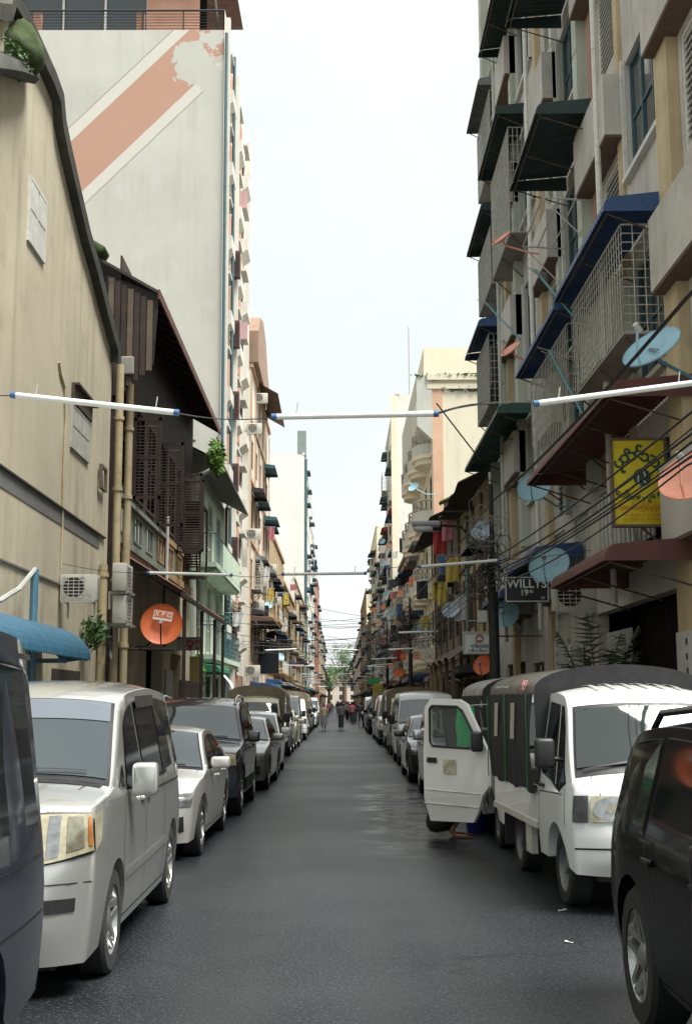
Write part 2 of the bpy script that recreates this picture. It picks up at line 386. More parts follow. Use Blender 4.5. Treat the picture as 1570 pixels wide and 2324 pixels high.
def ac_unit(p, axis, label, group=None, sc=1.0, w=.78, h=.56, d=.28):
    """Outdoor air-conditioner box on a bracket; axis: direction its grille faces ('y' faces down the street, else the outward x sign)."""
    if 'ac' not in AC_KIT:
        a = MB().rbox(TM(0, 0, h/2), w/2, d/2, h/2, .02, 2).mesh('case', M_ACB, None, 40)
        g = MB()
        for i in range(4):
            for j in range(2): pass
        for i in range(7): g.box(-.33, .13, -d/2-.012, -d/2-.004, .07+i*.07, .085+i*.07)
        for i in range(5): g.box(-.33+i*.112, -.318+i*.112, -d/2-.014, -d/2-.006, .06, .51)
        k = MB().lathe([(.001, 0), (.215, 0), (.215, .01), (.001, .01)], 24, TM(-.1, -d/2-.001, .285, R(90)), False).mesh('fan_opening', M_DARK)
        s = MB()
        for i in range(8): s.box(w/2-.001, w/2+.006, -d/2+.05, d/2-.05, .08+i*.055, .10+i*.055)
        br = MB(); br.box(-.3, -.26, -.2, .22, -.045, 0).box(.26, .30, -.2, .22, -.045, 0).box(-.3, -.26, .18, .22, -.35, -.045).box(.26, .3, .18, .22, -.35, -.045).box(-.36, .36, -.2, -.16, -.03, -.002)
        AC_KIT['ac'] = (a, g.mesh('grille', M_ACB), k, s.mesh('side_vents', M_PVC), br.mesh('bracket', M_PVC))
    a, g, k, s, br = AC_KIT['ac']
    rz = 0 if axis == 'y' else (math.pi/2 if axis > 0 else -math.pi/2)
    t = thing('air_conditioner', label, 'air conditioner', p, group, rz)
    t.scale = (sc,)*3
    c = link('case', a, t); link('fan_opening', k, c); link('grille', g, c); link('side_vents', s, c); link('bracket', br, t)
    return t
M_DISH = {k: mat('dish_'+k, c, .5, .12, 4, space='obj', grime=gr, gc=(.2, .13, .07)) for k, c, gr in (
    ('orange', (.62, .135, .035), .1), ('peach', (.70, .30, .20), .12), ('blue', (.20, .36, .42), .35), ('pale', (.38, .47, .55), .35), ('sky', (.24, .42, .50), .2))}
def dish(c, aim, r, colr, label, mount, group=None, arm=True, back=None):
    """Satellite dish: shallow bowl, rim, feed arm with its horn, and a bent tube to the wall point 'mount'."""
    t = thing('satellite_dish', label, 'satellite dish', c, group)
    aim = Vector(aim).normalized(); q = aim.to_track_quat('Z', 'Y').to_matrix().to_4x4(); M = Matrix.Translation(c) @ q
    m = M_DISH[colr]; dp = r*.22
    prof = [(.001, -dp)]+[(r*k/8, -dp+dp*(k/8)**2) for k in range(1, 9)]+[(r*1.015, .008), (r*1.01, -.012)]+[(r*k/8*1.0, -dp+dp*(k/8)**2-.012) for k in range(8, 0, -1)]
    b = MB().lathe(prof, 32, M).build('bowl', m, t, 50)
    tip = Vector((0, -r*.12, r*.85)); mi = m if arm != 'black' else M_BLK
    MB().tube([M @ Vector((0, -r*.98, 0)), M @ Vector((0, -r*.8, r*.35)), M @ tip], .016, 5).build('feed_arm', mi, t)
    MB().lathe([(.001, -.06), (.035, -.06), (.045, .05), (.001, .06)], 10, M @ TM(*tip) @ Matrix.Rotation(math.pi, 4, 'X')).build('feed_horn', M_PVC, t)
    bk = M @ Vector((0, 0, -dp-.02)); mt = Vector(mount)
    mid = (bk-aim*.12); mid2 = Vector((mid.x*.5+mt.x*.5, mid.y, mt.z))
    MB().tube([bk, mid, mid2, mt], .022, 6).build('mount_tube', m if back is None else back, t)
    return t
def cable(pts, r=.008, sag=.0, label='thin black cable strung above the street', group='overhead cables', m=None, n=10, cat='cable', name='overhead_cable'):
    P = [Vector(p) for p in pts]; out = []
    for a, b in zip(P, P[1:]):
        for k in range(n): t = k/n; out.append(a.lerp(b, t)-Vector((0, 0, sag*4*t*(1-t))))
    out.append(P[-1])
    return tag(MB().tube(out, r, 4, False).build(name, m or M_BLK), label, cat, group)
def bush(name, parent, c, rad, n, m, leaf=.06, seed=1, flat_=1.0):
    rnd = random.Random(seed); mb = MB()
    for _ in range(n):
        d = Vector((rnd.gauss(0, 1), rnd.gauss(0, 1), rnd.gauss(0, 1))); d.normalize(); q = rnd.random()**.4
        p = Vector(c)+Vector((d.x*rad[0], d.y*rad[1], d.z*rad[2]))*q*(.75+.35*noise.noise(d*2.2+Vector((seed, 0, 0))))
        u = Vector((rnd.gauss(0, 1), rnd.gauss(0, 1), rnd.gauss(0, .6))).normalized(); v = u.cross(Vector((rnd.gauss(0, 1), rnd.gauss(0, 1), rnd.gauss(0, 1)))).normalized()
        s = leaf*rnd.uniform(.6, 1.4)
        mb.add([p-u*s, p+v*s*.45, p+u*s, p-v*s*.45], [(0, 1, 2, 3)])
    o = mb.build(name, m, parent, fix=False); o['kind'] = 'stuff'; return o
M_LEAF = mat('leaf_green', (.055, .115, .030), .6, .5, 3.0)
M_LEAFD = mat('leaf_dark_green', (.025, .055, .020), .6, .5, 3.0)
M_LEAFL = mat('leaf_light_green', (.14, .26, .045), .6, .4, 3.0)
M_MOSS = mat('moss', (.045, .070, .020), .95, .5, 4, .8, 40, grime=.5)
def shell(root, X, sg, y0, y1, H, depth, m, name='side_wall', roof=True, mroof=None):
    """The walls behind a street front: near and far side, back and roof."""
    xb = X-sg*depth; a = .004
    MB().add([(X, y0, 0), (xb, y0, 0), (xb, y0, H), (X, y0, H)], [(0, 1, 2, 3)]).build(name, m, root)
    MB().add([(X, y1, 0), (xb, y1, 0), (xb, y1, H), (X, y1, H)], [(0, 1, 2, 3)]).build('far_wall', m, root)
    MB().add([(xb, y0, 0), (xb, y1, 0), (xb, y1, H), (xb, y0, H)], [(0, 1, 2, 3)]).build('back_wall', m, root)
    if roof: MB().add([(X, y0, H-a), (X, y1, H-a), (xb, y1, H-a), (xb, y0, H-a)], [(0, 1, 2, 3)]).build('roof', mroof or M_CONC, root)
# ------------------------------------------------------------------ left side of the street
M_BEIGE = mat('beige_plaster', (.52, .465, .34), .85, .12, .5, .25, 30, streak=.75, sc=(.24, .18, .11), grime=.3, gc=(.2, .16, .1))
M_COPE = mat('dark_mossy_coping', (.055, .055, .045), .9, .4, 3, .5, 25, grime=.5, gc=(.04, .07, .02))
M_BAND = mat('grey_painted_band', (.155, .15, .145), .85, .15, 2, grime=.3)
M_BLUEAWN = mat('blue_corrugated_sheet', (.028, .095, .15), .5, .2, 3, grime=.35)
M_PIPEY = mat('yellowed_drain_pipe', (.44, .36, .21), .6, .2, 2, streak=.4, grime=.3)
M_BLUEP = mat('blue_pipe_paint', (.07, .18, .25), .5, .2, 4)
def beige_house():
    X = XL
    sil = [(81,129),(104,173),(121,219),(126,276),(138,334),(161,434),(184,530),(207,609),(230,701),(253,782)]
    P = [at_x(a, b, X) for a, b in sil]; yr = at_x(70, 125, X).y; ztop = P[0].z+.04
    right = [(yr, ztop)]+[(p.y, p.z) for p in P[1:]]
    y1 = right[-1][0]+.12; z1 = right[-1][1]-.35; right.append((y1, z1))
    left = [(2*yr-y, z) for y, z in right[1:]][::-1]
    out = left+right; y0 = left[0][0]
    t = thing('beige_house', 'beige plastered house with curved mossy gable on the left', 'house', (X, y0, 0))
    MB().prism([(y0, 0)]+out+[(y1, 0)], lambda a, b, d: Vector((d, a, b)), X, X-.4).build('gable_wall', M_BEIGE, t)
    # body of the house behind the gable
    MB().add([(X-.4, y0+.1, 0), (X-14, y0+.1, 0), (X-14, y0+.1, z1), (X-.4, y0+.1, z1)], [(0, 1, 2, 3)]).build('near_wall', M_BEIGE, t)
    MB().add([(X-.4, y1-.1, 0), (X-14, y1-.1, 0), (X-14, y1-.1, z1), (X-.4, y1-.1, z1)], [(0, 1, 2, 3)]).build('far_wall', M_BEIGE, t)
    MB().grid([[(X-.4, a, b-.15), (X-14, a, b-.15)] for a, b in out]).build('roof', M_COPE, t, 60)
    # coping along the gable
    sw = []
    for i, (a, b) in enumerate(out):
        p, q = out[max(i-1, 0)], out[min(i+1, len(out)-1)]
        d = Vector((q[0]-p[0], q[1]-p[1])).normalized(); n = Vector((-d.y, d.x))
        if n.y < 0: n = -n
        w = .16+.03*math.sin(i*2.1)
        sw.append([(X+.16, a-n.x*.16, b-n.y*.16), (X+.18, a+n.x*.06, b+n.y*.06), (X-.1, a+n.x*w, b+n.y*w), (X-.5, a+n.x*.1, b+n.y*.1), (X-.5, a-n.x*.12, b-n.y*.12), (X+.16, a-n.x*.16, b-n.y*.16)])
    MB().grid(sw).build('coping', M_COPE, t, 60)
    # the mossy end of the ridge
    bm = bmesh.new(); bmesh.ops.create_icosphere(bm, subdivisions=4, radius=1)
    for v in bm.verts:
        c = v.co; f = 1+.28*noise.noise(c*1.7+Vector((3, 1, 0)))+.10*noise.noise(c*5)
        s = Vector((.36, .42*f, .42*f*(1.15 if c.z > 0 else .62)))
        v.co = Vector((c.x*s.x, c.y*s.y, c.z*s.z))
    bm.verts.index_update(); oc = at_x(44, 128, X+.1)
    mo = MB().add([v.co+oc for v in bm.verts], [[v.index for v in f.verts] for f in bm.faces]); bm.free()
    mo.build('ridge_end', M_MOSS, t, 'all')
    L0 = [at_x(p, q, X+.2) for p, q in ((-45, 158), (0, 163), (30, 168), (55, 176), (78, 184), (88, 176))]; rows = []
    for i, q in enumerate(L0):
        s = 1-.45*(i/5)**2
        rows.append([(X-.25, q.y, q.z+.42), (X+.05, q.y, q.z+.34), (X+.34*s, q.y, q.z+.20), (X+.40*s, q.y, q.z+.03), (X+.30*s, q.y, q.z-.05), (X-.02, q.y, q.z+.0)])
    MB().grid(rows).build('ridge_lip', M_COPE, t, 60)
    bush('lip_moss', t, L0[2]+Vector((.05, 0, .25)), (.2, .7, .14), 420, M_LEAF, .03, 14)
    bush('moss_tufts', t, oc, (.35, .55, .45), 500, M_LEAF, .035, 4)
    # windows
    a, b = at_x(66, 395, X), at_x(98, 600, X)
    c, d = at_x(66, 552, X), at_x(98, 450, X)
    window(t, X-.02, 1, a.y, b.y, (b.z+c.z)/2, (a.z+d.z)/2, 'shutter', M_WHITEF, .0, 2)
    a, b = at_x(163, 870, X), at_x(199, 1062, X)
    w = window(t, X-.02, 1, a.y, b.y, b.z+.08, a.z-.35, 'shutter', mat('grey_shutter_paint', (.42, .41, .36), .7, .15, 4, grime=.4), .0, 2)
    MB().box(X+.004, X+.06, a.y, b.y+.05, a.z-.33, a.z-.02).box(X+.004, X+.14, a.y, b.y+.25, a.z-.02, a.z+.02).build('window_hood', M_IRON, w)
    a, b = at_x(222, 1052, X), at_x(233, 1118, X)
    window(t, X+.035, 1, a.y, b.y, b.z, a.z, 'dark', M_WOOD2, .0, 1)
    # painted band and its black line
    zb = at_x(100, 1147, X).z
    MB().box(X+.002, X+.012, y0+.2, y1-.9, zb-.14, zb+.12).build('painted_band', M_BAND, t)
    MB().box(X+.004, X+.05, y0+.2, y1-.4, zb+.12, zb+.15).build('band_ledge', M_BLK, t)
    zb2 = at_x(60, 1490-60, X).z+.9
    MB().box(X+.004, X+.03, y0+.2, y1-1.6, zb2-.03, zb2).build('wall_ledge', M_BAND, t)
    # drain pipes
    for px_, xx, zt, zb_ in ((216, X+.10, 4.4, 0), (241, X+.13, 8.75, 0), (254, X+.22, 4.9, 0), (262, X+.16, 8.6, 4.5)):
        y = XY(px_, X)
        pp = MB().tube([(xx, y, zb_), (xx, y, zt)], .085, 10).build('drain_pipe', M_PIPEY, t, 60)
        for z in (1.2, 2.9, 4.2, 6.1, 7.6):
            if zb_ < z < zt: MB().lathe([(.088, -.04), (.108, -.04), (.108, .04), (.088, .04)], 10, TM(xx, y, z), True).build('pipe_collar', M_PIPEY, pp)
    y = XY(252, X); MB().rbox(TM(X+.2, y, 8.85), .14, .16, .2, .03).build('rain_hopper', M_CONC, t)
    cps = [at_x(a, b, X) for a, b in ((132, 822), (136, 850), (145, 880), (146, 960), (141, 1080), (140, 1190), (136, 1290))]
    MB().tube([(X+.02, p.y, p.z) for p in cps], .02, 5).build('wall_conduit', M_PIPEY, t)
    # blue corrugated canopy above the doorway
    ya, yb = 12.6, at_x(168, 1470, -4.2).y; z0 = at_x(150, 1492, -4.0).z; rows = []
    n = int((yb-ya)/.036)
    for j in range(n+1):
        y = ya+(yb-ya)*j/n; d = (.0, .022, .032, .022)[j % 4]; r = []
        e = max(0, (y-(yb-.35))/.35); k_ = math.sqrt(max(0, 1-e*e*.9))
        for k in range(11):
            a = math.pi/2*k/10; r.append((X+.02+(.80*math.sin(a)+d)*k_, y, z0-.02+(.52*math.cos(a)+d)*k_))
        rows.append(r)
    MB().grid(rows).build('canopy', M_BLUEAWN, t)
    MB().box(X+.005, X+.02, at_x(103, 1560, X).y+.4, at_x(160, 1560, X).y+.7, .13, z0-.1).build('door', M_WOOD, t)
    for q in (ya, yb-.5): MB().box(X+.02, X+.5, q, q+.05, z0-.05, z0+.02).build('canopy_bracket', M_BLUEP, t)
    # bent blue pipe in front of the wall
    q = [at_x(76, 1540, X+.25), at_x(77, 1420, X+.25), at_x(80, 1292, X+.25)]
    MB().tube([(X+.25, q[2].y, .13), q[2]], .06, 8).build('blue_post', M_BLUEP, t)
    MB().tube([q[2], at_x(45, 1335, X+.3), at_x(0, 1363, X+.32), at_x(-60, 1372, X+.3)], .035, 6).build('conduit_arm', M_PVC, t)
    return t
beige_house()
a = at_x(126, 1362, XL); ac_unit((XL+.34, a.y+.3, a.z), 'y', 'cream air conditioner box on the beige wall above the blue canopy', None, .8)
pl = thing('wall_plant', 'small green shrub growing out of the beige wall beside the drain pipe', 'plant', (XL+.15, XY(178, XL), at_x(178, 1440, XL).z))
p = pl.location; MB().tube([p+Vector((-.12, 0, -.3)), p, p+Vector((.1, .1, .3))], [.02, .015, .008], 5).build('stem', M_WOOD2, pl)
bush('leaves', pl, p+Vector((.1, .1, .05)), (.3, .35, .42), 420, M_LEAF, .06, 8)
cc = at_x(240, 1450, XL+.2); cb = MB()
for k in range(5):
    cb.tube([(XL+.24+.015*k, cc.y+(.13+.012*k)*math.sin(a_*.5), cc.z+(.30+.012*k)*math.cos(a_*.5)-.02*k) for a_ in range(14)], .014, 5)
tag(cb.build('cable_coil', M_BLK), 'coil of black cable hung on the yellow drain pipe', 'cable')

M_TIMB = M_WOOD
M_OLDROOF = mat('old_roof_sheet', (.05, .042, .036), .85, .4, 2, .5, 20, grime=.5, gc=(.045, .06, .025))
M_RUST = mat('rusty_roof_sheet', (.14, .062, .045), .8, .4, 2, .3, 20, grime=.4)
M_CREAMW = mat('cream_wall_stained', (.48, .42, .30), .85, .2, .9, .2, 30, streak=.6, sc=(.12, .09, .06), grime=.35, gc=(.14, .11, .08))
M_GREYGRN = mat('grey_green_paint', (.22, .25, .20), .75, .2, 3, grime=.4)
M_TAN = mat('tan_paint', (.42, .27, .13), .75, .2, 3, grime=.4)
def timber_house():
    X = XL; y0, y1 = 25.75, 39.2; H = 10.75
    t = thing('timber_house', 'dark brown timber house with louvred shutters and deep eaves', 'house', (X, y0, 0))
    # wall fronts per storey, with openings
    up = []                                                   # upper storey shutters
    bays = [26.2, 28.0, 29.8, 31.7, 33.6, 35.5, 37.2]
    for b in bays: up.append((b-y0, b-y0+1.35, 6.35, 8.55))
    fan = [(b-y0+.1, b-y0+1.25, 5.35, 6.0) for b in bays]
    MB().wall((X, y0, 6.15), (0, 1, 0), (0, 0, 1), (-1, 0, 0), y1-y0, H-6.15+.4, [(a, b, c-6.15, d-6.15) for a, b, c, d in up], .12).build('upper_wall', M_TIMB, t)
    MB().wall((X, y0, 5.1), (0, 1, 0), (0, 0, 1), (-1, 0, 0), y1-y0, 1.05, [(a, b, c-5.1, d-5.1) for a, b, c, d in fan], .12).build('fanlight_wall', M_GREYGRN, t)
    for i, b in enumerate(bays):
        wv = window(t, X, 1, b, b+1.35, 6.35, 8.55, 'louvre', M_WOOD if i % 2 else mat('red_brown_shutter', (.085, .045, .038), .75, .3, 4), .03, 2, 2, 'louvred_shutter', i < 3)
        window(t, X, 1, b+.1, b+1.25, 5.35, 6.0, 'glass', M_GREYGRN if i < 3 else M_TAN, .03, 2, 1, 'fanlight')
    if True:
        MB().box(X+.004, X+.05, 33.4, y1, 5.1, 5.3).box(X+.004, X+.05, 33.4, y1, 6.05, 6.2).build('tan_moulding', M_TAN, t)
        MB().box(X+.004, X+.09, y0, 33.2, 6.06, 6.16).box(X+.004, X+.07, y0, 33.2, 5.1, 5.25).build('green_moulding', M_GREYGRN, t)
    # open shutters standing out from the wall
    for y, z0, z1, w in ((27.72, 6.3, 8.2, .62), (31.45, 6.2, 8.4, .66), (35.3, 5.95, 8.3, .72), (36.95, 6.2, 8.4, .6)):
        f = MB().box(X+.03, X+.03+w, y, y+.035, z0, z0+.08).box(X+.03, X+.03+w, y, y+.035, z1-.08, z1).box(X+.03, X+.09, y, y+.035, z0, z1).box(X+w-.03, X+.03+w, y, y+.035, z0, z1).box(X+.09, X+w-.03, y, y+.035, (z0+z1)/2-.04, (z0+z1)/2+.04).build('open_shutter', M_WOOD, t)
        s = MB(); n = int((z1-z0-.2)/.075)
        for k in range(n): s.obox(TM(X+.03+w/2, y+.017, z0+.12+k*.075, R(35)), -w/2+.05, w/2-.05, -.025, .025, -.004, .004)
        s.build('slats', M_WOOD, f)['kind'] = 'stuff'
    # projecting slatted bay near the far end
    bx = MB().box(X+.02, X+.55, 37.0, 38.9, 5.55, 5.63).box(X+.49, X+.55, 37.0, 37.06, 5.63, 7.7).box(X+.49, X+.55, 38.84, 38.9, 5.63, 7.7).box(X+.02, X+.55, 37, 38.9, 7.7, 7.76).build('bay_frame', M_WOOD, t)
    s = MB()
    for k in range(24): s.obox(TM(X+.52, 37.95, 5.75+k*.08, 0, R(35)), -.03, .03, -.88, .88, -.004, .004); s.obox(TM(X+.26, 37.03, 5.75+k*.08, R(-35)), -.24, .24, -.03, .03, -.004, .004)
    s.build('slats', M_WOOD, bx)['kind'] = 'stuff'
    MB().box(X+.01, X+.06, 33.1, 33.3, 3.2, 8.6).build('corner_post', M_WOOD, t)
    MB().tube([(X+.1, 32.95, 3.4), (X+.1, 32.95, 6.7)], .045, 8).build('white_pipe', M_WHITEF, t)
    # main roof with deep eave: planks seen from below, purlin ends and a gutter board
    xe = -3.86; ze = 10.45; xt = X-4.5; zt = ze+.58*(xe-xt)
    MB().add([(xe, y0-.1, ze), (xe, y1+.2, ze), (xt, y1+.2, zt), (xt, y0-.1, zt), (xe, y0-.1, ze+.07), (xe, y1+.2, ze+.07), (xt, y1+.2, zt+.07), (xt, y0-.1, zt+.07)],
             [(0, 1, 2, 3), (4, 7, 6, 5), (0, 4, 5, 1), (1, 5, 6, 2), (3, 2, 6, 7), (0, 3, 7, 4)]).build('roof', M_OLDROOF, t)
    MB().box(xe-.01, xe+.03, y0-.12, y1+.22, ze-.12, ze+.09).build('gutter_board', M_RUST, t)
    rf = MB()
    for k in range(18): y = y0+.2+k*(y1-y0-.2)/17; rf.obox(TM(xe, y, ze-.06, 0, math.atan(.58)), -1.0, .0, -.04, .04, -.05, .05)
    rf.build('rafters', M_TIMB, t)['kind'] = 'stuff'
    MB().box(X-.02, X+.02, y0, y1, H+.3, H+.6).build('eave_board', M_TIMB, t)
    mo = MB(); 
    for k in range(9): mo.rbox(TM(xt+4.0-k*.34, y0-.05, zt-2.1+k*.2, 0, math.atan(.58)), .2, .28, .10, .05, 2)
    mo.build('mossy_verge', M_MOSS, t, 60)
    # plastered gable end against the neighbour
    MB().add([(X-.3, y0-.02, 8), (X+.75, y0-.02, 8.9), (xe, y0-.02, ze), (X-.3, y0-.02, ze+.45)], [(0, 1, 2, 3)]).build('gable_end', mat('dark_stained_gable', (.022, .020, .018), .9, .5, 2, grime=.5, gc=(.10, .09, .07)), t)  # near-black base colour mottled with paler stains
    for k in range(7): MB().box(X-.25+.14*k, X-.13+.14*k, y0-.05-.01*(k % 2), y0-.025, 8.1+.11*k, ze+.38-.085*k).build('gable_plank', M_WOOD2 if k % 3 == 0 else M_TIMB, t)
    # lower lean-to roof of rusty sheets and its posts
    xa, za = X, 4.95; xo, zo = -3.35, 4.12; k = 46; rows = []
    for j in range(k+1):
        y = 26.3+(36.6-26.3)*j/k; d = .02 if j % 2 else -.02; sag = -.10*math.sin(math.pi*j/k)
        rows.append([(xa+(xo-xa)*i/5, y, za+(zo-za)*i/5+d+sag*i/5) for i in range(6)])
    MB().grid(rows).build('lean_to_roof', M_RUST, t)
    MB().box(xo-.02, xo+.02, 26.3, 36.6, zo-.16, zo-.06).build('lean_to_beam', M_TIMB, t)
    for j in range(14): 
        y = 26.4+j*.78; MB().obox(TM(xa+.68, y, za-.5, 0, math.atan2(za-zo, xo-xa)), -.75, .72, -.03, .03, -.05, .02).build('rafter', M_TIMB, t)
    for y in (27.3, 30.8, 34.0, 36.4): MB().box(xo-.1, xo-.02, y, y+.08, .13, zo-.15).build('post', M_TIMB, t)
    # ground floor
    MB().wall((X, y0, 0), (0, 1, 0), (0, 0, 1), (-1, 0, 0), y1-y0, 5.1, [(.7, 2.6, .2, 3.0), (4.6, 7.4, .2, 3.1), (9.0, 11.3, .2, 3.1)], .3).build('ground_wall', M_CREAMW, t)
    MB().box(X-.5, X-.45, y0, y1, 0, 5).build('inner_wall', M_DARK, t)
    g = MB().box(-3.75, -3.70, 29.2, 32.9, .13, 2.25).build('folding_gate', M_WOOD, t)
    for j in range(19): MB().box(-3.70, -3.68, 29.22+j*.195, 29.38+j*.195, .2, 2.2).build('gate_plank', M_WOOD, g)
    MB().box(-4.2, -3.9, 35.0, 35.3, .13, 3.0).build('yellow_pillar', mat('yellow_pillar_paint', (.60, .46, .18), .75, .15, 3, grime=.2), t)
    MB().box(X+.02, X+.06, 33.6, 34.9, .4, 2.6).build('notice_boards', M_PVC, t)
    shell(t, X, 1, y0, y1, H, 10, M_TIMB, 'side_wall', False)
    return t
timber_house()
for i, (pxx, yy, lab) in enumerate(((277, 1345, 'grey air conditioner under the rusty lean-to, the upper of two'), (277, 1418, 'grey air conditioner under the rusty lean-to, the lower of two'))):
    a = at_x(pxx, yy, XL+.35); ac_unit((XL+.36, a.y, a.z), 1, lab)
# the large orange dish
c = at_y(367, 1416, 26.0)
d = dish((c.x, c.y, c.z), (.10, -1, .16), .43, 'orange', 'large orange satellite dish in front of the dark timber house', (-4.35, 26.6, c.z-.45), None, 'black', M_BLK)
lg = TM(c.x+.03, c.y-.02, c.z+.17, R(90-9), 0, 0) @ Matrix.Rotation(R(-9), 4, 'Z')
MB().obox(lg, -.20, .20, -.10, .10, -.004, .004).build('logo_frame', mat('white_print', (.72, .68, .62), .6, .05, 9, space='obj'), d)
MB().obox(lg, -.185, .185, -.05, .085, .004, .006).build('logo_field', M_DISH['orange'], d)
for k, s_ in enumerate(('X', 'P', 'G')): 
    text('logo_letter', s_, .13, mat('white_print', (.72, .68, .62)), d, lg @ Matrix.Translation((-.125+.125*k, .015, .012)), bold=.02)
MB().tube([(-4.55, 26.5, c.z-.5), (-3.5, 26.4, c.z-.52)], .03, 6).build('support_bar', M_BLK, d)
hp = thing('hanging_plant', 'bright green plant hanging from the far end of the dark eave', 'plant', (-3.85, 38.2, 9.4))
bush('leaves', hp, (-3.85, 38.2, 9.35), (.38, .9, .75), 700, M_LEAFL, .09, 3); MB().tube([(-3.95, 38.2, 9.8), (-3.85, 38.2, 9.2)], .03, 5).build('stem', M_WOOD2, hp)
sg_ = thing('shop_sign', 'small weathered sign with red Burmese letters below the lean-to roof', 'sign', at_y(430, 1462, 33.5))
c = sg_.location; MB().box(c.x-.34, c.x+.34, c.y, c.y+.04, c.z-.17, c.z+.15).build('panel', mat('faded_sign_grey', (.40, .38, .32), .7, .15, 4), sg_)
text('lettering', 'တွေ့', .28, mat('red_letter_paint', (.35, .03, .03), .6), sg_, Matrix.Translation((c.x+.05, c.y-.006, c.z+.03)) @ FACE, bold=.03)
MB().box(c.x-.5, c.x+.36, c.y+.01, c.y+.05, c.z+.15, c.z+.19).build('hanger', M_IRON, sg_)
gp = thing('potted_plant', 'leafy green shrub at the foot of the yellow pillar', 'plant', (-4.0, 36.4, .13))
MB().lathe([(.001, 0), (.16, 0), (.22, .35), (.19, .35), (.18, .3), (.001, .3)], 14, TM(-4.0, 36.4, .13)).build('pot', mat('clay_pot', (.28, .12, .06), .8), gp)
bush('leaves', gp, (-4.0, 36.4, 1.05), (.5, .55, .75), 900, M_LEAF, .08, 5); MB().tube([(-4, 36.4, .4), (-4, 36.4, 1.2)], .03, 5).build('stem', M_WOOD2, gp)
cp = thing('climbing_plant', 'thin climber hanging in the dark gap beside the green house', 'plant', (-4.45, 38.9, .13))
MB().tube([(-4.5, 38.9, .13), (-4.42, 38.95, 3), (-4.5, 38.9, 6.5)], .03, 5).build('stem', M_WOOD2, cp); bush('leaves', cp, (-4.35, 38.8, 2.6), (.2, .3, .9), 260, M_LEAFL, .09, 6); 

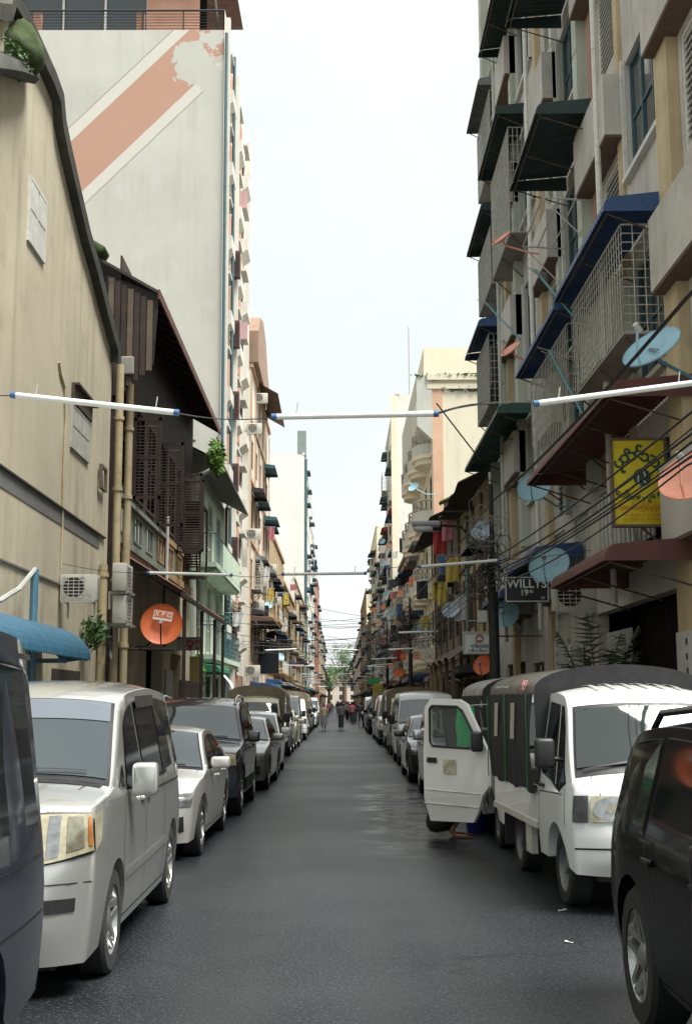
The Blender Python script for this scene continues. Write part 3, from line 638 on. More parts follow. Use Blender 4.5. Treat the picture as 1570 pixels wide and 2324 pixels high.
M_PALEG = mat('pale_green_plaster', (.46, .56, .44), .8, .12, .7, .2, 30, streak=.5, sc=(.12, .15, .09), grime=.25, gc=(.15, .17, .1))
M_GREENR = mat('green_rail_paint', (.03, .20, .10), .5, .2, 4)
def green_house():
    X = XL; y0, y1 = 39.6, 50.6; H = 9.6
    t = thing('green_house', 'narrow pale green house with two balconies', 'house', (X, y0, 0))
    op = []
    for z in (0.2, 3.45, 6.45):
        for y in (1.2, 4.4, 7.6): op.append((y, y+1.7, z, z+2.45))
    MB().wall((X, y0, 0), (0, 1, 0), (0, 0, 1), (-1, 0, 0), y1-y0, H, op, .18).build('front_wall', M_PALEG, t)
    for a, b, c, d in op: window(t, X, 1, y0+a, y0+b, c, d, 'glass' if c > 1 else 'dark', M_WHITEF if c > 1 else M_TEAL, .1, 2, 3, 'tall_window' if c > 1 else 'shop_door')
    shell(t, X, 1, y0, y1, H, 9, M_PALEG)
    for z, lab in ((3.25, 0), (6.25, 1)):
        s = MB().box(X+.01, X+.72, y0+.5, y1-.7, z-.16, z).box(X+.01, X+.66, y0+.56, y1-.76, z-.26, z-.16).build('balcony_slab', M_PALEG, t)
        r = MB()
        r.tube([(X+.68, y0+.52, z+.95), (X+.68, y1-.72, z+.95)], .025, 6).tube([(X+.02, y0+.52, z+.95), (X+.68, y0+.52, z+.95)], .025, 6)
        for k in range(30): y = y0+.54+k*(y1-y0-1.28)/29; r.tube([(X+.68, y, z), (X+.68, y, z+.95)], .009, 4, False)
        for k in range(6): r.tube([(X+.05+k*.12, y0+.52, z), (X+.05+k*.12, y0+.52, z+.95)], .009, 4, False)
        r.build('railing', M_TEAL, s)['kind'] = 'stuff'
        if lab: MB().box(X+.69, X+.70, y0+3, y1-.75, z+.05, z+.9).build('railing_sheet', M_PALEG, s)
    bush('balcony_weeds', t, (X+.5, y0+.7, 6.05), (.3, .3, .12), 160, M_LEAF, .05, 9)
    # eave with a bent pipe
    MB().add([(X+.95, y0-.2, H-.25), (X+.95, y1+.1, H-.25), (X-2, y1+.1, H+1.3), (X-2, y0-.2, H+1.3), (X+.95, y0-.2, H-.17), (X+.95, y1+.1, H-.17), (X-2, y1+.1, H+1.38), (X-2, y0-.2, H+1.38)],
             [(0, 1, 2, 3), (4, 7, 6, 5), (0, 4, 5, 1), (1, 5, 6, 2), (3, 2, 6, 7), (0, 3, 7, 4)]).build('roof', M_OLDROOF, t)
    MB().add([(X, y0-.02, H-.6), (X+.9, y0-.02, H-.3), (X-1.9, y0-.02, H+1.2), (X-1.9, y0-.02, H-.6)], [(0, 1, 2, 3)]).build('eave_end', M_CONC, t)
    MB().tube([(X-.4, y0-.2, H-.75), (X+.35, y0-.2, H-.55), (X+.75, y0-.15, H-.3), (X+.8, y0, H-.1)], .07, 8).build('gutter_pipe', M_PVC, t)
    bush('roof_weeds', t, (X-.2, y0+.1, H+.65), (.25, .25, .3), 120, M_LEAFL, .07, 10)
    MB().tube([(X+.12, y1-.6, .13), (X+.12, y1-.6, H)], .06, 8).build('teal_pipe', M_TEAL, t)
    # shop hood with a white cloth
    awning(t, X, 1, y0+.3, y0+4.4, 2.98, .85, .42, mat('green_sheet', (.03, .17, .09), .5, .2, 3, grime=.2), 'shop_awning', None, .5, False)
    rows = []
    for j in range(12):
        y = y0+4.4+.12*j; rows.append([(X+.3+.75*math.sin(k*.16), y+.1*math.sin(k*.7), 2.95-.12*k-.02*math.sin(j*1.7+k)-(.04*j if k > 5 else 0)) for k in range(9)])
    MB().grid(rows).build('white_cloth', mat('white_cloth', (.70, .69, .64), .9, .06, 3), t, 'all')
    MB().box(X+.02, X+.1, y0+.1, y0+.24, .13, 9).build('corner_strip', M_WHITEF, t)
    MB().box(X+.01, X+.30, y1-2.2, y1-1.2, 5.0, 5.08).build('green_shelf', M_GREENR, t)
green_house()

# the tall block whose blank side wall carries the painted stripe
def tall_block():
    X = XL-.28; y0, y1 = 51.0, 64.5
    ztop = at_y(480, 68, y0).z; H = ztop
    t = thing('striped_apartment_block', 'tall cream apartment block with a painted diagonal pink stripe', 'building', (X, y0, 0))
    def side_mat():
        m = mat('cream_side_wall', (.47, .465, .41), .85, .11, .22, .2, 20, streak=.55, sc=(.34, .31, .25), grime=.30, gc=(.55, .56, .53))
        n = m.node_tree.nodes; l = m.node_tree.links; b = n['Principled BSDF']; base = b.inputs['Base Color'].links[0].from_socket
        A0, A1 = at_y(165, 455, y0), at_y(460, 175, y0); B0 = at_y(141, 340, y0)
        u = Vector((A1.x-A0.x, A1.z-A0.z)).normalized(); nn = Vector((-u.y, u.x)); c0 = nn.dot(Vector((A0.x, A0.z))); wd = nn.dot(Vector((B0.x, B0.z)))-c0
        geo = n.new('ShaderNodeNewGeometry'); dp = n.new('ShaderNodeVectorMath'); dp.operation = 'DOT_PRODUCT'; dp.inputs[1].default_value = (nn.x, 0, nn.y); l.new(geo.outputs['Position'], dp.inputs[0])
        nzz = n.new('ShaderNodeTexNoise'); nzz.inputs['Scale'].default_value = 2.5; nzz.inputs['Detail'].default_value = 6; l.new(geo.outputs['Position'], nzz.inputs['Vector'])
        wob = n.new('ShaderNodeMath'); wob.operation = 'MULTIPLY_ADD'; l.new(nzz.outputs['Fac'], wob.inputs[0]); wob.inputs[1].default_value = .03; l.new(dp.outputs['Value'], wob.inputs[2])
        mr = n.new('ShaderNodeMapRange'); mr.inputs['From Min'].default_value = c0-.5*wd+.015; mr.inputs['From Max'].default_value = c0+1.5*wd+.015; l.new(wob.outputs[0], mr.inputs['Value'])
        def bandmask(a, b_):
            cr = n.new('ShaderNodeValToRGB'); cr.color_ramp.interpolation = 'CONSTANT'; e = cr.color_ramp.elements
            e[0].position = 0; e[0].color = (0, 0, 0, 1); e[1].position = a; e[1].color = (1, 1, 1, 1); q = e.new(b_); q.color = (0, 0, 0, 1)
            l.new(mr.outputs['Result'], cr.inputs['Fac']); return cr.outputs['Color']
        # whitewash that ends the stripe near its top
        ctr = at_y(452, 130, y0); vd = n.new('ShaderNodeVectorMath'); vd.operation = 'DISTANCE'; vd.inputs[1].default_value = ctr; l.new(geo.outputs['Position'], vd.inputs[0])
        nb = n.new('ShaderNodeTexNoise'); nb.inputs['Scale'].default_value = .8; nb.inputs['Detail'].default_value = 9; nb.inputs['Roughness'].default_value = .62; l.new(geo.outputs['Position'], nb.inputs['Vector'])
        ad = n.new('ShaderNodeMath'); ad.operation = 'MULTIPLY_ADD'; l.new(nb.outputs['Fac'], ad.inputs[0]); ad.inputs[1].default_value = -5.0; l.new(vd.outputs['Value'], ad.inputs[2])
        lt = n.new('ShaderNodeMath'); lt.operation = 'GREATER_THAN'; l.new(ad.outputs[0], lt.inputs[0]); lt.inputs[1].default_value = -1.25
        def put(cur, mask, colr, gate=True):
            f = mask
            if gate:
                mm = n.new('ShaderNodeMath'); mm.operation = 'MULTIPLY'; l.new(mask, mm.inputs[0]); l.new(lt.outputs[0], mm.inputs[1]); f = mm.outputs[0]
            x = n.new('ShaderNodeMix'); x.data_type = 'RGBA'; l.new(f, x.inputs['Factor']); l.new(cur, x.inputs['A']); x.inputs['B'].default_value = (*colr, 1); return x.outputs['Result']
        cur = put(base, bandmask(.13, .87), (.54, .52, .46)); cur = put(cur, bandmask(.25, .75), (.42, .245, .175))
        cur = put(cur, bandmask(.118, .132), (.30, .25, .22)); cur = put(cur, bandmask(.868, .882), (.30, .25, .22))
        l.new(cur, b.inputs['Base Color']); return m
    MS = side_mat()
    MB().add([(X, y0, 0), (X-24, y0, 0), (X-24, y0, H), (X, y0, H)], [(0, 1, 2, 3)]).build('side_wall', MS, t)
    MB().add([(X, y1, 0), (X-24, y1, 0), (X-24, y1, H+1), (X, y1, H+1)], [(0, 1, 2, 3)]).build('far_wall', MS, t)
    MB().add([(X-24, y0, 0), (X-24, y1, 0), (X-24, y1, H), (X-24, y0, H)], [(0, 1, 2, 3)]).build('back_wall', MS, t)
    MB().add([(X, y0, H-.01), (X-24, y0, H-.01), (X-24, y1, H-.01), (X, y1, H-.01)], [(0, 1, 2, 3)]).build('terrace', M_CONC, t)
    # street front: nine storeys
    MW = mat('white_front_wall', (.58, .56, .50), .8, .1, .6, .1, 20, streak=.35, sc=(.3, .27, .2)); MP = mat('pink_front_panel', (.46, .25, .17), .8, .15, .8)
    fl = 3.42; n = int((H-4)/fl)+1; holes = []
    cols = [(1.0, 2.5), (6.0, 7.6), (10.2, 11.9)]
    for k in range(n):
        z = 4.0+k*fl
        for a, b in cols:
            if z+2.6 < H: holes.append((a, b, z+.95, z+2.55))
    MB().wall((X, y0+.003, 0), (0, 1, 0), (0, 0, 1), (-1, 0, 0), y1-y0-.003, H+1.0, holes, .2).build('front_wall', MW, t)
    for a, b, c, d in holes: window(t, X, 1, y0+a, y0+b, c, d, 'glass', M_TEAL, .12, 2, 1, 'window', False)
    for k in range(n):
        z = 4.0+k*fl
        if z+2 > H: break
        for a, b in cols:                                      # white box sills and hoods
            MB().prism([(0, z+.10), (.34, z+.35), (.34, z+.92), (0, z+.92)], lambda p, q, d: Vector((X+.002+p, d, q)), y0+a-.1, y0+b+.1).build('window_box', MW, t)
            MB().box(X+.004, X+.28, y0+a-.1, y0+b+.1, z+2.6, z+2.72).build('window_hood', MW, t)
        MB().box(X+.004, X+.03, y0+2.8, y0+4.3, z+.1, z+3.0).build('pink_panel', MP, t)
        if k % 2 == 0: MB().box(X+.03, X+.07, y0+3.0, y0+4.1, z+.3, z+2.7).build('lattice_panel', mat('tan_lattice', (.36, .24, .15), .8, .3, 9), t)
        MB().box(X+.004, X+.05, y0+8.6, y0+9.6, z+.1, z+3.1).build('pink_panel', MP, t)
        if k < 6:
            g = MB().box(X+.03, X+.36, y0+5.0, y0+5.5, z+.5, z+1.75).build('ventilator_box', mat('purple_brown_box', (.07, .035, .04), .6, .2, 5), t)
            for q in range(9): MB().box(X+.06, X+.34, y0+4.985, y0+5.0, z+.6+q*.12, z+.66+q*.12).build('louvre_bar', M_WOOD, g)
    for y in (.35, 5.6, 12.9): MB().box(X+.004, X+.22, y0+y, y0+y+.28, 0, H+.8).build('pilaster', MW, t)
    for y in (.12, 2.2): 
        MB().tube([(X+.10 if y < 1 else X+.28, y0+y-.2, .2), (X+.10 if y < 1 else X+.28, y0+y-.2, H-.2)], .07, 8).build('teal_drain_pipe', M_TEAL, t)
    pk = mat('pale_pink_sheet', (.55, .34, .34), .7, .1, 4)
    for px_, py_ in ((553, 462), (553, 757)):
        a = at_x(px_, py_, X+.3); MB().box(X+.2, X+.52, a.y-.5, a.y-.44, a.z-.42, a.z+.42).build('pink_sheet', pk, t)
    # ground floor shutters
    MB().box(X+.003, X+.05, y0+.8, y1-.6, .2, 3.0).build('roller_shutter', mat('brown_shutter', (.26, .15, .10), .7, .25, 3), t)
    # slatted metal screen above the shop
    sc_ = MB().box(X+.05, X+.10, y0+.6, y0+9.5, 3.15, 3.25).build('screen_rail', M_WHITEF, t)
    for k in range(16): MB().obox(TM(X+.2, y0+5, 3.4+k*.19, 0, R(30)), -.09, .09, -4.5, 4.5, -.006, .006).build('screen_slat', M_WHITEF, sc_)
    # roof terrace: railing and set-back penthouse
    zr = H; yb = y0+.15
    r = MB().tube([(X-.05, yb, zr+1.02), (X-24, yb, zr+1.02)], .045, 6).tube([(X-.05, yb, zr+1.02), (X-.05, y1, zr+1.02)], .045, 6)
    for k in range(6): r.tube([(X-.05, yb, zr+.15+k*.14), (X-24, yb, zr+.15+k*.14)], .016, 4, False); r.tube([(X-.05, yb, zr+.15+k*.14), (X-.05, y1, zr+.15+k*.14)], .016, 4, False)
    for k in range(14): r.tube([(X-.05-k*1.8, yb, zr), (X-.05-k*1.8, yb, zr+1.02)], .03, 4)
    r.build('terrace_railing', M_BLK, t)
    for k in range(5): MB().box(X-3.6-k*4.6, X-3.95-k*4.6, yb+.06, yb+.3, zr, zr+.95).build('terrace_pier', MP, t)
    ph = [(2.4, 8.2, .1, 3.4), (10.3, 15.0, .1, 3.4)]
    MB().wall((X-1.3, y0+1.6, zr), (-1, 0, 0), (0, 0, 1), (0, 1, 0), 21, 4.2, ph, .2).build('penthouse_wall', MP, t)
    for a, b, c, d in ph:
        f = MB(); nn = 3
        for k in range(nn+1): q = X-1.3-a-(b-a)*k/nn; f.box(q-.05, q+.05, y0+1.68, y0+1.76, zr+c, zr+d)
        f.box(X-1.3-b, X-1.3-a, y0+1.675, y0+1.755, zr+2.7, zr+2.78)
        f.build('glass_door', M_WHITEF, t); MB().box(X-1.3-b, X-1.3-a, y0+1.80, y0+1.82, zr+c, zr+d).build('pane', M_GLS, t)
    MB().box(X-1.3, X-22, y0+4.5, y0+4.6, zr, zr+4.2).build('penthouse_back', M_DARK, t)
    MB().add([(X+.1, y0+.6, zr+4.3), (X-22, y0+.6, zr+4.3), (X-22, y0+9, zr+5.2), (X+.1, y0+9, zr+5.2)], [(0, 1, 2, 3)]).build('penthouse_roof', M_RUST, t)
    MB().tube([(X-.3, y0+.3, zr), (X-.75, y0+.5, zr+4.3)], .07, 6).build('roof_post', M_IRON, t)
tall_block()
# ------------------------------------------------------------------ right side: the near apartment block
AW = {k: mat('awning_'+k, c, .55, .25, 2.5, grime=.4, gc=(.03, .03, .025)) for k, c in (('dark_green', (.016, .036, .034)), ('blue', (.022, .062, .165)), ('brown', (.105, .032, .026)),
      ('green', (.022, .072, .055)), ('black', (.02, .02, .022)), ('teal', (.03, .10, .11)), ('red', (.25, .03, .025)), ('grey', (.16, .17, .17)), ('rust', (.11, .055, .035)))}
M_R1 = mat('pinkish_grey_render', (.45, .425, .38), .85, .18, .8, .25, 30, streak=.85, sc=(.17, .145, .11), grime=.32, gc=(.22, .19, .15))
M_R1P = mat('cream_yellow_pillar', (.48, .385, .23), .85, .18, .8, .2, 30, streak=.8, sc=(.17, .12, .07), grime=.35, gc=(.2, .14, .09))
M_R1G = mat('pale_green_panel', (.43, .46, .38), .8, .1, .8, streak=.3)
M_R1K = mat('pink_brown_panel', (.34, .20, .14), .8, .12, .8)
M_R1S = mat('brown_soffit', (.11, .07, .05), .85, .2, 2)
M_CAGE = mat('galvanised_bars', (.38, .38, .33), .55, .25, 6, grime=.5, gc=(.16, .09, .05))
def right_block():
    X = XR; sg = -1; y0, y1 = 11.5, 36.2; H = 25.2
    t = thing('apartment_block', 'near apartment block on the right with metal hoods and window cages', 'building', (X, y0, 0))
    holes = []; teal = [(11.9, 13.2), (16.5, 18.45), (21.9, 23.85), (27.3, 29.25), (32.7, 34.6)]; lou = [(14.2, 15.4), (19.1, 20.3), (24.6, 25.8), (30.0, 31.2)]
    for k in range(6):
        dz = 3.45*k
        for a, b in teal:
            if k >= 1: holes.append((a-y0, b-y0, 3.0+dz, 4.9+dz, 't'))
        for a, b in lou: holes.append((a-y0, b-y0, 5.45+dz, 7.1+dz, 'l'))
    gnd = [(1.2, 3.2, .2, 2.9), (4.4, 10.6, .2, 3.25), (11.2, 12.5, .2, 2.5), (13.2, 15.6, .9, 2.5), (16.4, 18.0, .2, 2.6), (19.2, 22.6, .3, 2.7)]
    mez = [(5.0, 7.6, 4.05, 5.35), (8.3, 10.0, 3.9, 5.3), (11.0, 12.4, 3.6, 5.2), (13.4, 15.0, 3.4, 5.2), (16.0, 18.4, 3.4, 5.2), (19.4, 22.0, 3.4, 5.2)]
    holes = [h for h in holes if not (h[4] == 't' and h[2] < 5.5)]
    MB().wall((X, y0, 0), (0, 1, 0), (0, 0, 1), (1, 0, 0), y1-y0, H, [h[:4] for h in holes]+gnd+mez, .22).build('front_wall', M_R1, t)
    for a, b, c, d, k in holes:
        if k == 't': window(t, X, sg, y0+a, y0+b, c, d, 'glass', M_TEAL, .13, 3, 2 if c < 14 else 1, 'window')
        else: window(t, X, sg, y0+a, y0+b, c, d, 'louvre', M_WHITEF, .08, 1, 1, 'louvred_window', c < 15)
    for a, b, c, d in mez: window(t, X, sg, y0+a, y0+b, c, d, 'bars', M_WHITEF if a > 6 else M_TEAL, .12, 2, 1, 'barred_window')
    for i, (a, b, c, d) in enumerate(gnd):
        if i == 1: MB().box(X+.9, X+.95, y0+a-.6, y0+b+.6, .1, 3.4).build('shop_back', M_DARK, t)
        else: window(t, X, sg, y0+a, y0+b, c, d, 'dark' if i % 2 else 'glass', M_WOOD2, .12, 2, 1, 'shop_door')
    shell(t, X, sg, y0, y1, H, 12, M_R1)
    for a, b in lou:                                           # projecting boxes above the louvres
        for k in range(-1, 6):
            z = 7.2+3.45*k
            if z < 3.5: continue
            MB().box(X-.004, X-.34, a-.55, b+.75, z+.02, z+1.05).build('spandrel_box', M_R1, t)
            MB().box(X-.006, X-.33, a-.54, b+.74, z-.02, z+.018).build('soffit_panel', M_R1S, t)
    for a, b in teal:
        for k in range(1, 6):
            z = 3.0+3.45*k
            MB().box(X-.004, X-.07, a-.08, a-.002, z-.08, z+1.98).box(X-.004, X-.07, b+.002, b+.08, z-.08, z+1.98).box(X-.004, X-.10, a-.08, b+.08, z-.10, z-.02).build('window_surround', M_R1G if k % 2 else M_WHITEF, t)
    pil = [(15.55, 16.2, M_R1P, .16), (18.62, 18.9, M_R1P, .06), (20.72, 21.02, M_R1K, .05), (21.2, 21.6, M_R1G, .20), (24.05, 24.35, M_R1G, .12), (26.1, 26.5, M_R1P, .12), (26.55, 26.9, M_R1K, .05), (29.45, 29.8, M_R1G, .2), (31.5, 31.9, M_R1P, .14), (32.0, 32.4, M_R1G, .2), (35.0, 35.5, M_R1G, .22)]
    for i, (a, b, m, d) in enumerate(pil):
        o = MB().box(X-.003, X-d, a, b, 0 if i in (0, 5, 8) else 5.4, H-.1).build('pilaster', m, t)
        if m is M_R1G:
            for k in range(10): MB().box(X-d-.001, X-d-.004, a, b, 6.6+k*1.75, 6.625+k*1.75).build('panel_joint', M_R1S, o)
    for y in (19.0, 26.0, 31.4):
        MB().tube([(X-.36, y, 3.2), (X-.36, y, H-.5)], .05, 8).build('drain_pipe', M_WHITEF if y < 27 else M_R1G, t)
    # hoods
    A = lambda y0_, y1_, z, dp, dr, c, **k: awning(t, X-.01, sg, y0_, y1_, z, dp, dr, AW[c], **k)
    A(15.5, 22.2, 5.92, 1.15, .52, 'brown'); A(15.4, 19.4, 3.78, 1.25, .36, 'brown')
    A(16.2, 20.15, 8.72, .92, .42, 'blue'); A(20.25, 24.8, 8.62, .92, .42, 'blue')
    A(20.1, 23.4, 12.1, 1.15, .55, 'dark_green'); A(20.1, 23.4, 15.6, 1.15, .55, 'dark_green')
    A(27.6, 35.0, 8.55, .95, .5, 'green'); A(31.9, 35.3, 11.95, .85, .5, 'blue')
    A(27.4, 31.2, 15.75, .85, .55, 'dark_green'); A(31.6, 35.2, 15.1, .75, .55, 'dark_green'); A(32.0, 35.0, 18.9, .7, .45, 'grey')
    A(27.5, 30.9, 19.1, .8, .45, 'dark_green'); A(23.1, 26.6, 4.7, .95, .38, 'blue'); A(28.0, 31.5, 4.35, .95, .38, 'blue'); A(15.7, 19.5, 19.2, 1.1, .5, 'dark_green')
    # cages
    cage(t, X-.01, sg, 16.4, 20.1, 6.75, 8.30, .66, M_CAGE, .15, .13)
    cage(t, X-.01, sg, 20.5, 24.6, 6.1, 8.15, .66, M_CAGE, .16, .30)
    cage(t, X-.01, sg, 27.6, 31.0, 12.6, 15.2, .55, M_CAGE, .11, .22)
    cage(t, X-.01, sg, 32.1, 35.0, 9.6, 11.5, .55, M_CAGE, .12, .2)
    cage(t, X-.01, sg, 32.0, 35.0, 12.9, 14.5, .45, M_CAGE, .12, .2)
    cage(t, X-.01, sg, 31.9, 35.0, 16.4, 18.4, .4, M_CAGE, .14, .3)
    MB().box(X-.08, X-.45, 32.4, 34.6, 10.2, 11.3).build('dark_curtain', M_BLK, t)
    # clothes rack of white bars
    r = MB()
    for y in (20.9, 23.3): r.tube([(X-.1, y, 10.55), (X-.95, y, 10.6)], .018, 4); r.tube([(X-.1, y, 9.7), (X-.95, y, 10.6)], .014, 4)
    for k in range(3): r.tube([(X-.35-.3*k, 20.9, 10.6), (X-.35-.3*k, 23.3, 10.6)], .016, 4)
    r.build('clothes_rack', M_PVC, t)
    # balcony ledge behind the yellow sign, with bottles of glass and tin strips
    MB().box(X-.01, X-.55, 16.9, 19.4, 3.86, 3.92).build('ledge', M_CONC, t)
    b = MB()
    for k in range(9): b.box(X-.5, X-.53, 16.95+k*.27, 17.02+k*.27, 3.92, 4.85)
    b.build('ledge_bars', M_PVC, t)['kind'] = 'stuff'
    MB().box(X-.2, X-.22, 16.9, 19.4, 4.0, 4.7).build('ledge_glass', M_GLS, t)
    # grey roller shutter bars of the dark shop
    g = MB()
    for k in range(16): g.box(X+.10, X+.13, 20.0+k*.12-.06, 20.04+k*.12-.06, .3, 2.9)
    g.build('folding_grille', M_PVC, t)['kind'] = 'stuff'
    return t
right_block()
for i, (px_, py_, w_, h_, lab) in enumerate(((1267, 1520, .42, .62, 'tall pale meter cabinet on the right wall left of its twin'), (1300, 1522, .40, .5, 'pale meter cabinet nearest the dark palm on the right wall'), (1558, 1545, .55, .62, 'pale meter cabinet at the right edge of the picture'))):
    a = at_x(px_, py_, XR-.2); t = thing('meter_cabinet', lab, 'cabinet', (XR-.12, a.y, a.z))
    MB().box(XR-.03, XR-.24, a.y-w_/2, a.y+w_/2, a.z, a.z+h_).build('case', M_PVC, t)
    for k in range(3): MB().box(XR-.241, XR-.25, a.y-w_/2+.04, a.y-w_/2+.10, a.z+.08+k*h_/3.4, a.z+.16+k*h_/3.4).build('hinge', M_BLK, t)
a = at_x(1297, 1385, XR-.4); ac_unit((XR-.36, a.y, a.z-.02), 'y', 'cream air conditioner under the lower brown hood on the right')
MB()
# dark palm in front of the shop
pt = thing('potted_palm', 'dark feathery palm at the mouth of the unlit shop', 'plant', (XR-.45, 19.9, .13))
b0 = Vector((XR-.45, 19.9, .13)); MB().lathe([(.001, 0), (.2, 0), (.27, .45), (.22, .45), (.2, .38), (.001, .38)], 14, TM(*b0)).build('pot', mat('clay_pot', (.28, .12, .06)), pt)
st = MB(); rnd = random.Random(5); lf = MB()
for k in range(20):
    a = k*2.4; tip = Vector((math.cos(a)*.65, math.sin(a)*.8, rnd.uniform(1.6, 3.1))); pts = []
    for i in range(8): u = i/7; pts.append(b0+Vector((tip.x*u*u**.3, tip.y*u*u**.3, .4+tip.z*u-.55*u**3)))
    st.tube(pts, .012, 4, False)
    for i in range(1, 8):
        for s_ in (-1, 1):
            for q in (0, .2, .4, .6, .8):
                p = pts[i-1].lerp(pts[i], q); d = (pts[i]-pts[i-1]).normalized(); sd_ = d.cross(Vector((0, 0, 1))).normalized()*s_
                e = p+sd_*rnd.uniform(.16, .3)+d*rnd.uniform(.1, .24)-Vector((0, 0, rnd.uniform(.04, .22))); w = d*.02
                lf.add([p-w, p+w, e], [(0, 1, 2)])
st.build('stems', M_WOOD2, pt); lf.build('fronds', M_LEAFD, pt, fix=False)['kind'] = 'stuff'
# ------------------------------------------------------------------ generic terrace houses and blocks
def row_building(name, label, sg, X, y0, y1, H, mw, fl=3.3, g=3.8, bay=2.6, ww=1.3, wh=1.5, seed=0, wkind='glass', mf=None, mside=None, depth=12,
                 aw=.35, awc=('blue', 'dark_green', 'black', 'rust'), balc=.0, bands=True, fine=False, roof=None, cat='building', shop=True, cg=.15, parapet=True, mb_=None):
    rnd = random.Random(seed); t = thing(name, label, cat, (X, y0, 0)); L = y1-y0; nb = max(1, int(L/bay)); bw = L/nb; n = max(0, int((H-g-.3)/fl)); holes = []
    for k in range(n):
        for i in range(nb):
            c = (i+.5)*bw; z = g+k*fl
            if z+.8+wh < H: holes.append((c-ww/2, c+ww/2, z+.8, z+.8+wh))
    gh = [(i*bw+.35, (i+1)*bw-.35, .2, g-.9) for i in range(nb)] if shop else []
    MB().wall((X, y0, 0), (0, 1, 0), (0, 0, 1), (-sg, 0, 0), L, H, holes+gh, .18).build('front_wall', mw, t)
    for a, b, c, d in holes: window(t, X, sg, y0+a, y0+b, c, d, rnd.choice(wkind) if isinstance(wkind, tuple) else wkind, mf or M_WHITEF, .1, 2, 1, 'window', fine)
    for a, b, c, d in gh: window(t, X, sg, y0+a, y0+b, c, d, 'dark', rnd.choice((M_WOOD2, M_TEAL, M_IRON)), .12, 2, 1, 'shop_front')
    shell(t, X, sg, y0, y1, H, depth, mside or mw, mroof=roof)
    if bands:
        for k in range(n+1): z = g+k*fl; MB().box(X+sg*.003, X+sg*.10, y0+.02, y1-.02, z-.10, z+.08).build('floor_band', mb_ or mw, t)
    if parapet: MB().box(X+sg*.14, X-sg*.2, y0-.05, y1+.05, H-.02, H+.25).build('parapet', mb_ or mw, t)
    for i in range(nb+1): MB().box(X+sg*.004, X+sg*.07, y0+max(.03, i*bw-.11), y0+min(L-.03, i*bw+.11), .1, H-.3).build('pilaster', mb_ or mw, t)
    for k in range(n):
        for i in range(nb):
            z = g+k*fl; ya, yb = y0+i*bw+.12, y0+(i+1)*bw-.12; q = rnd.random()
            if q < aw: awning(t, X, sg, ya, yb, z+wh+1.25, rnd.uniform(.6, .95), rnd.uniform(.35, .5), AW[rnd.choice(awc)], brace=False, flapn=6)
            if rnd.random() < balc:
                s = MB().box(X+sg*.01, X+sg*.75, ya, yb, z-.02, z+.10).build('balcony', mb_ or mw, t)
                r = MB().tube([(X+sg*.72, ya, z+.95), (X+sg*.72, yb, z+.95)], .025, 4)
                for j in range(int((yb-ya)/.16)+1): r.tube([(X+sg*.72, ya+j*.16, z+.1), (X+sg*.72, ya+j*.16, z+.95)], .012, 4, False)
                r.build('railing', M_CAGE, s)['kind'] = 'stuff'
            elif rnd.random() < cg: cage(t, X, sg, ya+.2, yb-.2, z+.65, z+2.3, .55, M_CAGE, .2, .4)
    if shop:
        for i in range(nb):
            if rnd.random() < .6: awning(t, X, sg, y0+i*bw+.1, y0+(i+1)*bw-.1, g-.55, rnd.uniform(.8, 1.2), .4, AW[rnd.choice(awc)], 'shop_awning', brace=True, flapn=6)
    return t
M_TAN2 = mat('ochre_stained_wall', (.34, .25, .13), .88, .3, .7, .3, 25, streak=.8, sc=(.07, .05, .035), grime=.6, gc=(.09, .065, .045))
M_DKWALL = mat('mildewed_dark_wall', (.13, .105, .075), .9, .45, .8, .3, 25, streak=.7, sc=(.03, .03, .02), grime=.6, gc=(.035, .04, .022))
M_CREAM = mat('cream_blank_wall', (.70, .65, .50), .85, .06, .3, .15, 25, streak=.35, sc=(.45, .41, .28), grime=.05)
M_WSTAIN = mat('white_stained_wall', (.68, .66, .60), .85, .08, .4, .15, 25, streak=.3, sc=(.35, .34, .3), grime=.5, gc=(.33, .32, .29))
